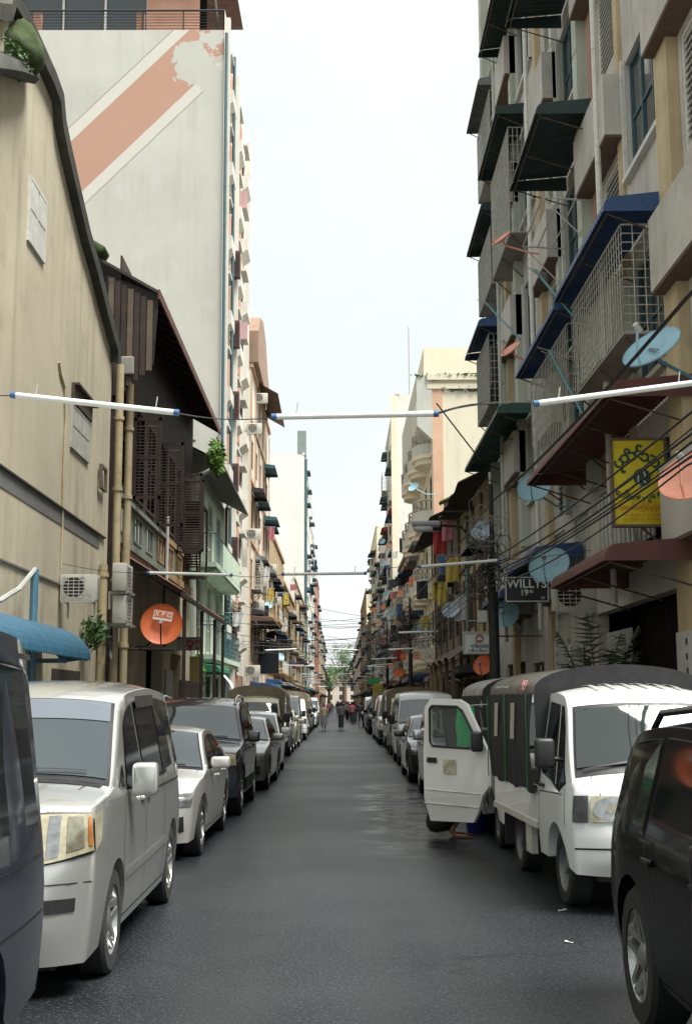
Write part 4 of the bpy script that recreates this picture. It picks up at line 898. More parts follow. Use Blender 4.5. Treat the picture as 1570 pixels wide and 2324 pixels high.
def old_terrace():
    X = XR; sg = -1
    t = row_building('old_terrace_house', 'decaying ochre terrace house with tin lean-to and mossy wall top on the right', sg, X, 36.5, 46.5, 8.6, M_TAN2, 3.1, 3.4, 2.5, 1.2, 1.9, 5, ('louvre', 'glass', 'dark'), M_WOOD2, M_DKWALL, 12, .25, ('black', 'rust'), cg=0, cat='house', shop=True, mb_=M_WOOD2, parapet=False)
    # lean-to tin roof over the pavement and main sloping roof
    def tin(ya, yb, xa, za, xb, zb, m, nm):
        k = int((yb-ya)/.14); rows = []
        for j in range(k+1):
            y = ya+(yb-ya)*j/k; d = .018 if j % 2 else -.018
            rows.append([(xa+(xb-xa)*i/4, y, za+(zb-za)*i/4+d+.05*math.sin(j*.37+i)) for i in range(5)])
        return MB().grid(rows).build(nm, m, t)
    tin(36.6, 46.6, X, 3.75, X-1.35, 3.0, AW['rust'], 'lean_to_roof'); tin(36.3, 47.0, X-1.0, 8.2, X+5, 11.0, M_OLDROOF, 'roof')
    MB().prism([(X+.2, 8.2), (X-.95, 8.2), (X-.95, 8.5), (X+5, 11.35), (X+5, 8.2)], lambda a, b, d: Vector((a, d, b)), 42.0, 42.35).build('mossy_parapet', M_DKWALL, t)
    mo = MB()
    for k in range(16): u = k/15; mo.rbox(TM(X-.9+5.8*u, 42.17, 8.58+2.82*u, 0, -math.atan2(2.82, 5.8)), .24, .21, .05+.03*math.sin(k*2.3), .03, 2)
    mo.build('moss_cap', M_MOSS, t, 60)
    for y in (37.2, 39.4, 41.7, 44.2, 46.0): MB().box(X-1.25, X-1.14, y, y+.11, .13, 3.05).build('lean_to_post', M_TAN2 if y > 40 else M_WOOD2, t)
    MB().box(X-.02, X-.1, 43.3, 43.9, 3.6, 8.2).build('green_shutter', mat('faded_green_paint', (.10, .16, .13), .75, .25, 4), t)
    t2 = row_building('old_timber_shophouse', 'blackened timber shophouse beneath the cream block on the right', sg, X, 46.7, 58.6, 9.4, M_DKWALL, 3.2, 3.4, 2.4, 1.3, 1.9, 6, ('louvre', 'dark'), M_WOOD, M_DKWALL, 12, .5, ('black', 'rust', 'dark_green'), cg=.2, cat='house', mb_=M_WOOD2, parapet=False)
    ORGt = t; 
    k = 90; rows = []
    for j in range(k+1):
        y = 46.6+(58.8-46.6)*j/k; d = .018 if j % 2 else -.018; rows.append([(X-1.1+6*i/4, y, 8.7+2.6*i/4+d) for i in range(5)])
    MB().grid(rows).build('roof', M_OLDROOF, t2)
old_terrace()
def cream_block():
    X = XR; sg = -1; y0, y1 = 59.0, 73.0; H = 17.3
    t = row_building('cream_apartment_block', 'cream block with blank side wall and rounded balconies on the right', sg, X, y0, y1, H, M_CREAM, 3.35, 3.6, 3.5, 1.6, 1.7, 11, 'glass', M_TEAL, M_CREAM, 16, .15, ('blue', 'grey'), cg=0, balc=0)
    xb = X+14
    MB().box(X-.25, xb, y0-.12, y0-.004, H-.45, H-.2).box(X-.25, xb, y0-.2, y0-.004, H-.02, H+.25).build('cornice', M_CREAM, t)
    bush('cornice_moss', t, (X+5, y0-.12, H+.22), (7, .15, .16), 1500, M_LEAF, .10, 12)
    bush('cornice_moss', t, (X+5, y0-.06, H-.45), (7, .1, .28), 700, M_LEAFD, .10, 13)
    MB().box(X-.01, X+.5, y0-.05, y0-.003, .1, H-.4).build('corner_strip', mat('peach_strip', (.62, .40, .27), .85, .1), t)
    # overhanging top storey on the street side
    MB().prism([(0, H-3.0), (.75, H-2.3), (.75, H+.25), (0, H+.25)], lambda a, b, d: Vector((X-.01-a, d, b)), y0-.1, y1).build('top_storey', mat('pale_grey_plaster', (.52, .53, .47), .85, .1, .5, streak=.4, sc=(.2, .2, .15)), t)
    MB().box(X-.3, X+5, y0+1.2, y0+6, H+.25, H+2.0).build('roof_house', M_CREAM, t)
    for k in range(4):
        z = 3.6+k*3.35
        for yc in (y0+2.0, y0+5.6, y0+9.2, y0+12.4):
            def half(r, zz0, zz1):
                m = MB(); n = 12; m.add([(X-.01-r*math.sin(math.pi*i/n)*.62, yc-r*math.cos(math.pi*i/n), z_) for z_ in (zz0, zz1) for i in range(n+1)],
                    [tuple(range(n+1)), tuple(range(2*n+1, n, -1))]+[(i, i+1, n+2+i, n+1+i) for i in range(n)]); return m
            s = half(1.45, z-.1, z+.1); s.build('balcony_slab', M_CREAM, t); half(1.25, z-.35, z-.1).build('balcony_underside', M_CREAM, t)
            p = half(1.45, z+.1, z+.62); o = p.build('balcony_front', mat('pale_grey_plaster', (.52, .53, .47)), t)
            r = MB()
            for i in range(13): r.tube([(X-.01-1.42*math.sin(math.pi*i/12)*.62, yc-1.42*math.cos(math.pi*i/12), z+.6), (X-.01-1.42*math.sin(math.pi*i/12)*.62, yc-1.42*math.cos(math.pi*i/12), z+1.15)], .03, 4, False)
            r.tube([(X-.01-1.42*math.sin(math.pi*i/12)*.62, yc-1.42*math.cos(math.pi*i/12), z+1.15) for i in range(13)], .045, 4); r.build('railing', M_PVC, o)
cream_block()
wb = row_building('white_stained_block', 'tall white block with grey stains beyond the cream block', -1, XR, 94, 116, 25.4, M_WSTAIN, 3.3, 3.8, 3.2, 1.5, 1.6, 21, ('glass', 'louvre'), M_TEAL, M_WSTAIN, 18, .55, ('blue', 'green', 'dark_green', 'red'), cg=.3)
MB().tube([(XR+1, 94.5, 25.4), (XR+1, 94.5, 31)], .05, 4).build('mast', M_PVC, wb)
MB().box(XR+.002, XR-.5, 93.96, 94.0, 3.5, 25.3).build('corner_strip', M_CREAM, wb)
row_building('brown_shophouse', 'low brown shophouse between the cream and white blocks', -1, XR, 73.2, 93.6, 11.4, M_TAN2, 3.3, 3.6, 2.5, 1.3, 1.6, 22, ('louvre', 'glass', 'dark'), M_WOOD2, M_DKWALL, 12, .55, ('black', 'rust', 'dark_green', 'blue'), cg=.3, mb_=M_WOOD2)
row_building('mixed_grey_block', 'five storey grey block on the right beyond the white one', -1, XR, 116.4, 140, 18.6, M_WSTAIN, 3.2, 3.6, 2.6, 1.3, 1.5, 23, ('glass', 'louvre', 'dark'), M_TEAL, M_WSTAIN, 12, .6, ('blue', 'dark_green', 'rust', 'green'), cg=.4)
row_building('pale_yellow_block', 'pale yellow walk-up farther along the right side', -1, XR-.2, 140.4, 166, 21.5, M_CREAM, 3.2, 3.6, 2.8, 1.3, 1.5, 24, 'glass', M_WOOD2, M_CREAM, 12, .5, ('blue', 'rust', 'green'), cg=.4)
row_building('dim_brown_terrace', 'low brown terrace on the right just past the pale yellow walk-up', -1, XR, 166.4, 205, 13.5, M_DKWALL, 3.2, 3.6, 3.2, 1.4, 1.6, 25, ('glass', 'dark'), M_WOOD2, M_DKWALL, 12, .6, ('blue', 'rust', 'dark_green'), cg=.3)
row_building('far_tan_block', 'tan block far down the right side', -1, XR, 205.4, 260, 20, M_TAN2, 3.3, 3.6, 4.2, 1.8, 1.7, 26, 'glass', M_WOOD2, M_CREAM, 12, .5, ('blue', 'rust', 'dark_green'), cg=.2)
row_building('farthest_right_block', 'farthest grey block at the end of the right side', -1, XR, 260.5, 400, 17, M_WSTAIN, 3.4, 3.6, 6, 2.6, 1.8, 27, 'glass', M_WOOD2, M_WSTAIN, 12, .5, ('blue', 'rust', 'dark_green'), cg=.0)
# ------------------------------------------------------------------ left side beyond the tall block
M_PINKW = mat('salmon_wall', (.50, .32, .22), .85, .15, .5, .2, 25, streak=.5, sc=(.2, .13, .09), grime=.2)
lb = row_building('pediment_block', 'block with a rounded brown pediment and sheet hoods next to the striped tower', 1, XL, 64.8, 82, 19.6, mat('warm_white_wall', (.62, .57, .47), .85, .1, .5, streak=.4, sc=(.25, .2, .14)), 3.25, 3.7, 2.9, 1.4, 1.6, 31, ('glass', 'louvre'), M_WOOD2, M_CREAM, 16, .5, ('teal', 'black', 'grey', 'blue'), cg=.2, mb_=M_PINKW)
MB().prism([(64.7, 19.85), (64.7, 21.6), (66.5, 22.9), (69, 23.4), (71.5, 22.9), (73.4, 21.6), (76, 20.6), (78, 19.85)], lambda a, b, d: Vector((d, a, b)), XL-.3, XL+.4).build('pediment', mat('brown_pediment', (.26, .17, .12), .8, .15), lb)
MB().tube([(XL-.4, 66, 20), (XL-.4, 66, 27)], .05, 4).build('mast', M_PVC, lb)
rows = [[(XL+1.25-2.6*i/4, 69+9*j/60, 19.2+1.5*i/4+(.018 if j % 2 else -.018)) for i in range(5)] for j in range(61)]
MB().grid(rows).build('eave_roof', AW['rust'], lb)
awning(lb, XL, 1, 65.5, 71.5, 2.75, 1.2, .3, AW['blue'], 'stall_awning'); awning(lb, XL, 1, 71.7, 77, 2.8, 1.15, .3, AW['teal'], 'stall_awning'); awning(lb, XL, 1, 64.9, 72.5, 6.2, 1.3, .3, AW['rust'], 'wide_hood')
row_building('old_left_shophouse', 'weathered three storey shophouse with gabled roof on the left', 1, XL, 82.3, 104, 13.2, M_CREAMW, 3.3, 3.7, 2.6, 1.3, 1.7, 32, ('louvre', 'glass', 'dark'), M_WOOD2, M_WSTAIN, 12, .45, ('black', 'grey', 'blue'), balc=.35, mb_=M_TAN)
row_building('left_ochre_terrace', 'ochre terrace past the shophouse on the left', 1, XL, 104.3, 130, 11.5, M_TAN2, 3.2, 3.6, 2.8, 1.3, 1.6, 33, ('louvre', 'dark'), M_WOOD2, M_DKWALL, 12, .5, ('black', 'rust', 'dark_green'), balc=.3)
row_building('left_grey_terrace', 'grey-cream terrace on the left before the pale tower', 1, XL, 130.3, 168, 14.5, M_CREAMW, 3.2, 3.6, 3.2, 1.4, 1.6, 34, ('glass', 'dark'), M_WOOD2, M_WSTAIN, 12, .5, ('black', 'rust', 'blue'), balc=.3)
pt_ = row_building('pale_tower', 'very tall pale tower with a blank side wall down the left side', 1, XL-.1, 168.5, 200, 35.6, mat('pale_grey_wall', (.66, .66, .62), .85, .06, .3, streak=.2, sc=(.5, .5, .45)), 3.3, 4, 3.8, 1.8, 1.8, 35, 'glass', M_TEAL, None, 22, .3, ('teal', 'green'), cg=.2)
MB().box(XL-1.0, XL+.2, 168.6, 171, 35.6, 39).build('stair_head', mat('grey_green_head', (.20, .24, .22), .8, .1), pt_)
MB().box(XL-.1, XL+.35, 168.6, 169.2, 3, 35).build('pipe_duct', M_TEAL, pt_)
row_building('left_white_slab', 'slim white block with an orange strip behind the pale tower', 1, XL-.1, 200.5, 240, 31.5, M_WSTAIN, 3.3, 4, 4.4, 1.9, 1.8, 36, 'glass', M_TEAL, M_WSTAIN, 16, .3, ('teal', 'blue'), cg=.2)
MB().box(XL+.3, XL+.75, 239.5, 241, 3, 26).build('orange_strip', mat('orange_paint', (.50, .15, .07), .8), bpy.data.objects['left_white_slab']) if False else None
o_s = row_building('orange_block', 'narrow orange-red block far down the left side', 1, XL+.45, 240.5, 262, 25, mat('orange_paint', (.42, .20, .14), .85, .15), 3.3, 4, 5, 1.6, 1.8, 37, 'glass', M_TEAL, None, 12, .2, ('teal', 'blue'), cg=.1)
row_building('farthest_left_block', 'farthest tan block at the end of the left side', 1, XL+.3, 262.5, 400, 19, M_CREAMW, 3.4, 3.8, 6, 2.4, 1.8, 38, 'glass', M_WOOD2, M_CREAMW, 12, .4, ('teal', 'blue', 'rust'), cg=.0)
# ------------------------------------------------------------------ vehicles
def paint(name, c, metal=.0, rough=.32, coat=.7, dust=.25, spec=.3):
    return mat(name, c, rough, .05, 1.5, metal=metal, coat=coat, spec=spec, rv=0, space='obj', grime=dust, gc=tuple(x*.82 for x in c))
M_GLASS = mat('tinted_glass', (.012, .014, .015), .05, .0, space='obj', ior=1.6)
M_SCREEN = mat('windscreen_glass', (.022, .031, .034), .04, .0, space='obj', ior=2.05)
M_GLASS2 = mat('blue_sun_strip', (.10, .115, .135), .06, .0, space='obj', ior=1.9)
M_BLACK = mat('black_trim', (.014, .014, .015), .45, .1, 5, space='obj')
M_TYRE = mat('tyre_rubber', (.016, .016, .016), .85, .2, 8, space='obj')
M_RIM = mat('alloy_rim', (.42, .42, .41), .32, .1, 9, metal=.85, space='obj', grime=.3)
M_STEEL = mat('steel_wheel', (.2, .2, .2), .5, .2, 9, metal=.5, space='obj', grime=.5)
M_LENS = mat('yellowed_lens', (.46, .42, .28), .12, .25, 14, coat=1, space='obj', metal=.35)
M_LENSC = mat('clear_lens', (.30, .31, .31), .1, .4, 16, coat=1, space='obj', metal=.6)
M_LENSD = mat('lens_bowl', (.30, .28, .20), .15, .3, 20, coat=1, space='obj', metal=.5)
M_SMOKE = mat('smoked_lens', (.10, .10, .10), .12, .3, 12, coat=1, space='obj', metal=.4)
M_AMBER = mat('amber_lens', (.36, .12, .03), .15, .15, 12, coat=1, space='obj')
M_RED = mat('red_lens', (.30, .012, .012), .15, .15, 12, coat=1, space='obj')
M_CHROME = mat('chrome_trim', (.6, .6, .6), .15, .05, 5, metal=1, space='obj')
M_PLATE = mat('plate_white', (.55, .55, .52), .5, .1, 9, space='obj')
def wheel_meshes(r, w, kind):
    key = ('whl', r, w, kind)
    if key in MATS: return MATS[key]
    ax = Matrix.Rotation(math.pi/2, 4, 'Y')               # lathe axis along x, outer side +x
    rr = r*.67
    t = MB().lathe([(rr, -w/2), (r*.93, -w/2), (r, -w*.38), (r, w*.38), (r*.93, w/2), (rr, w/2)], 28, ax, True).mesh('tyre', M_TYRE, None, 35)
    m = MB(); m.lathe([(rr*1.01, w*.45), (rr*.96, w*.47), (rr*.9, w*.3), (rr*.88, -w*.3), (0.001, -w*.3)], 24, ax)
    if kind == 'alloy':
        for k in range(5):
            A = Matrix.Rotation(2*math.pi*k/5, 4, 'X')
            for dy in (-.035, .035):
                m.add([A @ Vector(p) for p in [(w*.30, dy*1.6-.022, .05), (w*.30, dy*1.6+.022, .05), (w*.46, dy+.018, rr*.93), (w*.46, dy-.018, rr*.93),
                    (w*.2, dy*1.6-.022, .05), (w*.2, dy*1.6+.022, .05), (w*.34, dy+.018, rr*.93), (w*.34, dy-.018, rr*.93)]],
                    [(0,1,2,3),(7,6,5,4),(0,3,7,4),(1,5,6,2),(3,2,6,7),(0,4,5,1)])
        m.lathe([(.075, w*.2), (.075, w*.34), (.05, w*.4), (.001, w*.4)], 14, ax)
    else:
        m.lathe([(rr*.86, w*.12), (rr*.6, w*.28), (rr*.3, w*.2), (.06, w*.42), (.001, w*.42)], 18, ax)
    mm = m.mesh('rim', M_RIM if kind == 'alloy' else M_STEEL, None, 40)
    MATS[key] = (t, mm); return t, mm
def add_wheel(root, x, y, r, w=.2, kind='alloy'):
    t, m = wheel_meshes(r, w, kind)
    o = link('wheel', t, root, (x, y, r), (0, 0, 0 if x > 0 else math.pi))
    link('rim', m, o)
    return o
def catmull(P, sub):
    out = []
    n = len(P)
    for i in range(n-1):
        p0, p1, p2, p3 = P[max(i-1, 0)], P[i], P[i+1], P[min(i+2, n-1)]
        for k in range(sub):
            t = k/sub; T = .35
            q = []
            for a, b, c, d in zip(p0, p1, p2, p3):
                m1, m2 = T*(c-a), T*(d-b)
                q.append((2*t**3-3*t*t+1)*b+(t**3-2*t*t+t)*m1+(-2*t**3+3*t*t)*c+(t**3-t*t)*m2)
            out.append(tuple(q))
    out.append(tuple(P[-1])); return out
class Car:
    SUB = 4
    def __init__(s, name, sp, label=None, cat='car', group=None):
        s.sp = sp; s.W = sp['W']; s.L = sp['L']; s.belt = sp['belt']; s.top = sp['H']
        s.root = thing(name, label or name, cat, (0, 0, 0), group); ORG[s.root.name] = Vector()
        pr = sp['prof']; e = len(pr)-1
        if e-sp['b'] == 3: pr.insert(sp['b']+3, tuple((p+q)/2 for p, q in zip(pr[sp['b']+2], pr[sp['b']+3])))
        s.C = catmull(pr, s.SUB); s.a = sp['a']*s.SUB; s.b = sp['b']*s.SUB
        s.E = s.C[s.a:s.b+1]
    def X(s, y, z):
        sp = s.sp; x = s.W
        yf = sp.get('yf', .9); yr = s.L-sp.get('yr', .8)
        if y < yf: x *= 1-sp.get('kf', .10)*((yf-y)/yf)**2
        if y > yr: x *= 1-sp.get('kr', .07)*((y-yr)/(s.L-yr))**2
        zb = s.belt
        if z <= zb: x *= 1-sp.get('lowk', .08)*((z-.66*zb)/(.6*zb))**2 if z < .66*zb else 1-.03*((z-.66*zb)/(.34*zb))**2
        else: x = x*.97-sp.get('tum', .24)*(z-zb)
        return x
    def zu(s, y):
        E = s.E
        if y <= E[0][2]: return E[0][3]
        for p, q in zip(E, E[1:]):
            if p[2] <= y <= q[2]:
                t = (y-p[2])/max(1e-6, q[2]-p[2]); return p[3]+t*(q[3]-p[3])
        return E[-1][3]
    def T(s, u, v, off=0):
        def raw(u, v):
            uu = min(max(u*s.SUB, 0), len(s.C)-1.0001); i = int(uu); t = uu-i
            yc, zc, ye, ze = [a+(b-a)*t for a, b in zip(s.C[i], s.C[i+1])]
            xe = s.X(ye, ze); av = abs(v); p = s.sp.get('pw', 2.6)
            return Vector((xe*v, yc+(ye-yc)*av**p, zc+(ze-zc)*av**p))
        P = raw(u, v)
        if off:
            e = .02; n = (raw(u+e, v)-raw(u-e, v)).cross(raw(u, v+e)-raw(u, v-e))
            if n.length > 1e-9:
                n.normalize(); c = Vector((0, s.L/2, s.top*.5))
                if n.dot(P-c) < 0: n = -n
                P += n*off
        return P
    def S(s, y, z, side, off=0): return Vector((side*(s.X(y, z)+off), y, z))
    def body(s, m, name='body'):
        sp = s.sp; mb = MB(); vs_ = [-1, -.97, -.92, -.82, -.66, -.45, -.2, 0, .2, .45, .66, .82, .92, .97, 1]
        mb.grid([[s.T(i/s.SUB, v) for v in vs_] for i in range(len(s.C))])
        ys = {e[2] for e in s.E}; y0, y1 = s.E[0][2], s.E[-1][2]
        Ra = sp['wr']+.055
        for k in range(41): ys.add(y0+(y1-y0)*k/40)
        for yw in sp['wy']:
            for k in range(13):
                q = yw-Ra*math.cos(math.pi*k/12)
                if y0 < q < y1: ys.add(q)
        ys = sorted(ys); ys = [y for i, y in enumerate(ys) if i == 0 or y-ys[i-1] > .004 or any(abs(y-e[2]) < 1e-6 for e in s.E)]
        def zl(y):
            z = sp['sill']; q0, q1 = sp['prof'][0][3], sp['prof'][-1][3]; e0, e1 = sp['wy'][0]-Ra, sp['wy'][-1]+Ra
            if y < e0: t = (e0-y)/max(.01, e0-y0); z = z*(1-t)+q0*t
            if y > e1: t = (y-e1)/max(.01, y1-e1); z = z*(1-t)+q1*t
            for yw in sp['wy']:
                if abs(y-yw) < Ra: z = max(z, sp['wr']+math.sqrt(Ra*Ra-(y-yw)**2))
            return z
        nk = s.a; fz = [s.C[k][3] for k in range(nk+1)]; rz_ = [s.C[len(s.C)-1-k][3] for k in range(nk+1)]
        rf = [(z-fz[0])/(fz[-1]-fz[0]) for z in fz]; rr = [(z-rz_[0])/(rz_[-1]-rz_[0]) for z in rz_]
        for sd_ in (-1, 1):
            rows = []
            for y in ys:
                a, b = zl(y), s.zu(y); t = (y-y0)/(y1-y0)
                zs = [a+(b-a)*(p*(1-t)+q*t) for p, q in zip(rf, rr)]
                rows.append([s.S(y, z, sd_) for z in zs])
            mb.grid(rows, sd_ < 0)
            mb.grid([[s.S(y, zl(y), sd_), Vector((sd_*(s.W-.16), y, zl(y)+.01))] for y in ys])
        me = mb.mesh(name, m, None, False)
        bm = bmesh.new(); bm.from_mesh(me); bmesh.ops.remove_doubles(bm, verts=bm.verts[:], dist=.002)
        bmesh.ops.recalc_face_normals(bm, faces=bm.faces[:]); bm.to_mesh(me); bm.free()
        me.polygons.foreach_set('use_smooth', [True]*len(me.polygons)); me.set_sharp_from_angle(angle=R(75))
        o = link(name, me, s.root); s.bodyo = o
        u = MB(); u.box(-s.W+.24, s.W-.24, .22, s.L-.2, .17 if sp['sill'] < .3 else .26, sp['wr']*1.9)
        u.build('underbody', M_BLACK, s.root)
        return o
    def patchT(s, name, m, q, off=.006, n=(5, 8), parent=None, both=False):
        for sg in ((1, -1) if both else (1,)):
            rows = []
            for i in range(n[0]+1):
                a = i/n[0]; r = []
                for j in range(n[1]+1):
                    b = j/n[1]
                    u = (q[0][0]*(1-b)+q[1][0]*b)*(1-a)+(q[3][0]*(1-b)+q[2][0]*b)*a
                    v = (q[0][1]*(1-b)+q[1][1]*b)*(1-a)+(q[3][1]*(1-b)+q[2][1]*b)*a
                    r.append(s.T(u, v*sg, off))
                rows.append(r)
            o = MB().grid(rows).build(name, m, parent or s.root, 60)
        return o
    def disc(s, name, m, uc, vc, ru, rv, off=.02, parent=None, n=16):
        ring = [s.T(uc+ru*math.sin(2*math.pi*k/n), vc+rv*math.cos(2*math.pi*k/n), off) for k in range(n)]
        return MB().add([s.T(uc, vc, off)]+ring, [(0, 1+k, 1+(k+1) % n) for k in range(n)]).build(name, m, parent or s.root, 60)
    def poly(s, name, m, pts, off=.006, sides=(-1, 1), parent=None):
        os_ = []
        for sd_ in sides:
            n = len(pts); vs = [s.S(y, z, sd_, off) for y, z in pts]
            os_.append(MB().add(vs, [tuple(range(n))]).build(name, m, parent or s.root))
        return os_
    def win(s, y0, y1, zb0, zb1, mt=.07, s0=0., s1=0., m=None, n=7):
        top = []
        for k in range(n):
            y = y0+s0+(y1+s1-y0-s0)*k/(n-1); z = s.zu(y)-mt; zb = zb0+(zb1-zb0)*(y-y0)/(y1-y0)
            top.append((y, max(z, zb+.004)))
        pts = [(y0, zb0)]+top+[(y1, zb1)]
        cy = sum(p[0] for p in pts)/len(pts); cz = sum(p[1] for p in pts)/len(pts)
        big = [(cy+(y-cy)*1.05, cz+(z-cz)*1.07) for y, z in pts]
        for sd_ in (-1, 1):
            f = s.poly('window_frame', M_BLACK, big, .004, (sd_,))[0]
            s.poly('window', m or M_GLASS, pts, .009, (sd_,), f)
    def gap(s, pts, w=.009, m=None, name='panel_gap', off=.003):
        for sd_ in (-1, 1):
            mb = MB()
            for (y0, z0), (y1, z1) in zip(pts, pts[1:]):
                d = Vector((y1-y0, z1-z0)); k = max(1, int(d.length/.15)); nn = Vector((-d.y, d.x)).normalized()*w/2
                for i in range(k):
                    a, b = i/k, (i+1)/k
                    q = [(y0+d.x*a+nn.x, z0+d.y*a+nn.y), (y0+d.x*b+nn.x, z0+d.y*b+nn.y), (y0+d.x*b-nn.x, z0+d.y*b-nn.y), (y0+d.x*a-nn.x, z0+d.y*a-nn.y)]
                    mb.add([s.S(y, z, sd_, off) for y, z in q], [(0, 1, 2, 3)])
            mb.build(name, m or M_BLACK, s.root)
    def handle(s, y, z, m):
        for sd_ in (-1, 1):
            MB().rbox(TM(sd_*(s.X(y, z)+.016), y, z), .014, .085, .016, .008, 2).build('door_handle', m, s.root, 50)
    def mirror(s, y, z, m, size=(.10, .05, .075), out=.12):
        for sd_ in (-1, 1):
            x = s.X(y, z)
            o = MB().rbox(TM(sd_*(x+out), y, z+.03), size[0], size[1], size[2], .035, 3).build('mirror', m, s.root, 60)
            MB().tube([(sd_*(x-.02), y+.03, z-.03), (sd_*(x+out-.03), y+.01, z-.01)], .022, 6).build('mirror_arm', M_BLACK, o)
    def wheels(s, kind='alloy', w=.2):
        for y in s.sp['wy']:
            for sd_ in (-1, 1): add_wheel(s.root, sd_*(s.W-.025-w/2), y, s.sp['wr'], w, kind)
    def plate(s, y, z):
        MB().box(-.2, .2, y-.012, y, z-.065, z+.065).build('number_plate', M_PLATE, s.root)
    def place(s, x_edge, yf, side, rz=0):                 # side -1: parked on the left, so its right-hand flank (+x) is at x_edge
        s.root.location = (x_edge+side*s.W, yf, 0); s.root.rotation_euler = (0, 0, rz)
        return s.root
def minivan(name, m, label):
    sp = dict(L=4.76, W=.9, H=1.93, belt=1.16, sill=.24, wr=.335, wy=(.98, 3.85), a=4, b=12, kf=.09, yf=.8, tum=.2, pw=3.4, prof=[
        (.08,.20,.30,.20),(.00,.42,.30,.42),(.02,.68,.30,.68),(.05,.80,.30,.82),(.15,1.10,.30,1.07),(.50,1.19,.62,1.13),(.90,1.25,.98,1.19),
        (1.28,1.50,1.40,1.46),(1.66,1.77,1.80,1.72),(2.1,1.88,2.2,1.81),(3.2,1.93,3.2,1.855),(4.2,1.90,4.2,1.82),(4.55,1.80,4.52,1.72),
        (4.68,1.2,4.52,1.2),(4.76,.75,4.52,.75),(4.74,.28,4.52,.28)])
    c = Car(name, sp, label, 'minivan'); c.body(m)
    c.patchT('windscreen_frame', M_BLACK, [(5.95,-.96),(5.95,.96),(8.02,.94),(8.02,-.94)], .006, (16, 20))
    c.patchT('windscreen', M_SCREEN, [(6.12,-.93),(6.12,.93),(7.95,.91),(7.95,-.91)], .014, (16, 20))
    c.patchT('sun_strip', M_GLASS2, [(7.45,-.915),(7.45,.915),(7.94,.905),(7.94,-.905)], .019, (6, 20))
    c.patchT('cowl', M_BLACK, [(5.78,-.9),(5.78,.9),(6.1,.93),(6.1,-.93)], .006)
    c.patchT('wiper', M_BLACK, [(6.16,-.2),(6.22,.78),(6.26,.78),(6.2,-.2)], .03)
    for sg in (1, -1):
        c.patchT('lamp_frame', M_BLACK, [(2.58,.38*sg),(3.10,.999*sg),(4.05,.999*sg),(3.92,.32*sg)], .006, (6, 10))
        h = c.patchT('headlight', M_LENS, [(2.68,.40*sg),(3.18,.995*sg),(3.99,.995*sg),(3.85,.345*sg)], .014, (6, 10))
        c.disc('reflector', M_LENSC, 3.45, .58*sg, .30, .085, .018, h); c.disc('bulb', M_CHROME, 3.45, .58*sg, .10, .03, .021, h)
        c.patchT('lamp_divider', M_LENSC, [(3.05,.70*sg),(3.12,.78*sg),(3.9,.80*sg),(3.88,.72*sg)], .018, (4, 3), h); c.patchT('side_lamp', M_LENSD, [(3.2,.83*sg),(3.28,.94*sg),(3.9,.94*sg),(3.88,.84*sg)], .018, (4, 3), h)
        c.patchT('indicator', M_AMBER, [(3.3,.965*sg),(3.3,.99*sg),(3.9,.99*sg),(3.9,.970*sg)], .018, (4, 3), h)
        c.poly('headlight_side', M_LENS, [(.30,.85),(.30,1.06),(.48,1.08),(.42,.90)], .012, (sg,), h)
        c.patchT('fog_lamp_recess', M_BLACK, [(1.32,.50*sg),(1.36,.90*sg),(1.62,.90*sg),(1.62,.46*sg)], .006, (3, 5))
        c.patchT('bumper_vent', M_BLACK, [(.25,.44*sg),(.25,.72*sg),(.62,.68*sg),(.62,.44*sg)], .006, (3, 4))
        c.patchT('bumper_vent', M_CHROME, [(.36,.44*sg),(.36,.70*sg),(.42,.70*sg),(.42,.44*sg)], .012, (1, 4))
    c.patchT('grille', M_BLACK, [(2.9,-.36),(2.9,.36),(3.7,.32),(3.7,-.32)], .012)
    for uu in (3.05, 3.3, 3.55): c.patchT('grille_bar', M_CHROME, [(uu,-.34),(uu,.34),(uu+.08,.34),(uu+.08,-.34)], .022, (1, 6))
    c.patchT('lower_grille', M_BLACK, [(.3,-.4),(.3,.4),(.9,.36),(.9,-.36)], .006)
    c.patchT('bonnet_gap', M_BLACK, [(4.0,.70),(5.9,.80),(5.9,.808),(4.0,.708)], .004, (8, 1), None, True)
    c.patchT('bumper_gap', M_BLACK, [(1.95,-.99),(1.95,.99),(1.99,.99),(1.99,-.99)], .003, (1, 14))
    c.plate(-.01, .52)
    c.win(1.42, 2.16, 1.17, 1.17, .08, .26, 0); c.win(2.28, 3.22, 1.17, 1.17, .08); c.win(3.30, 4.36, 1.17, 1.21, .08, 0, -.14)
    c.poly('quarter_window', M_GLASS, [(1.12,1.17),(1.36,1.17),(1.36,1.32),(1.30,1.30)], .008)
    for pts in ([(1.30,.42),(1.22,.8),(1.36,1.13)], [(2.22,.3),(2.22,1.14)], [(3.27,.3),(3.27,1.14)], [(1.33,.30),(3.45,.30)]): c.gap(pts)
    c.gap([(2.25,1.06),(4.4,1.06)], .014, M_BLACK)
    c.gap([(1.34,.58),(3.46,.60)], .05, m, 'rubbing_strip', .014)
    c.poly('rain_visor', M_SMOKE, [(2.27,1.70),(2.28,1.79),(3.25,1.81),(3.25,1.72)], .03)
    c.handle(2.08, 1.04, m); c.handle(2.36, 1.04, m); c.mirror(1.46, 1.18, m, (.09, .07, .115), .13); c.wheels()
    for sg in (1, -1): c.patchT('tail_light', M_RED, [(12.3,.8*sg),(12.3,.99*sg),(13.4,.99*sg),(13.4,.8*sg)], .006)
    c.patchT('rear_window', M_GLASS, [(12.15,-.82),(12.15,.82),(12.9,.8),(12.9,-.8)], .006)
    return c
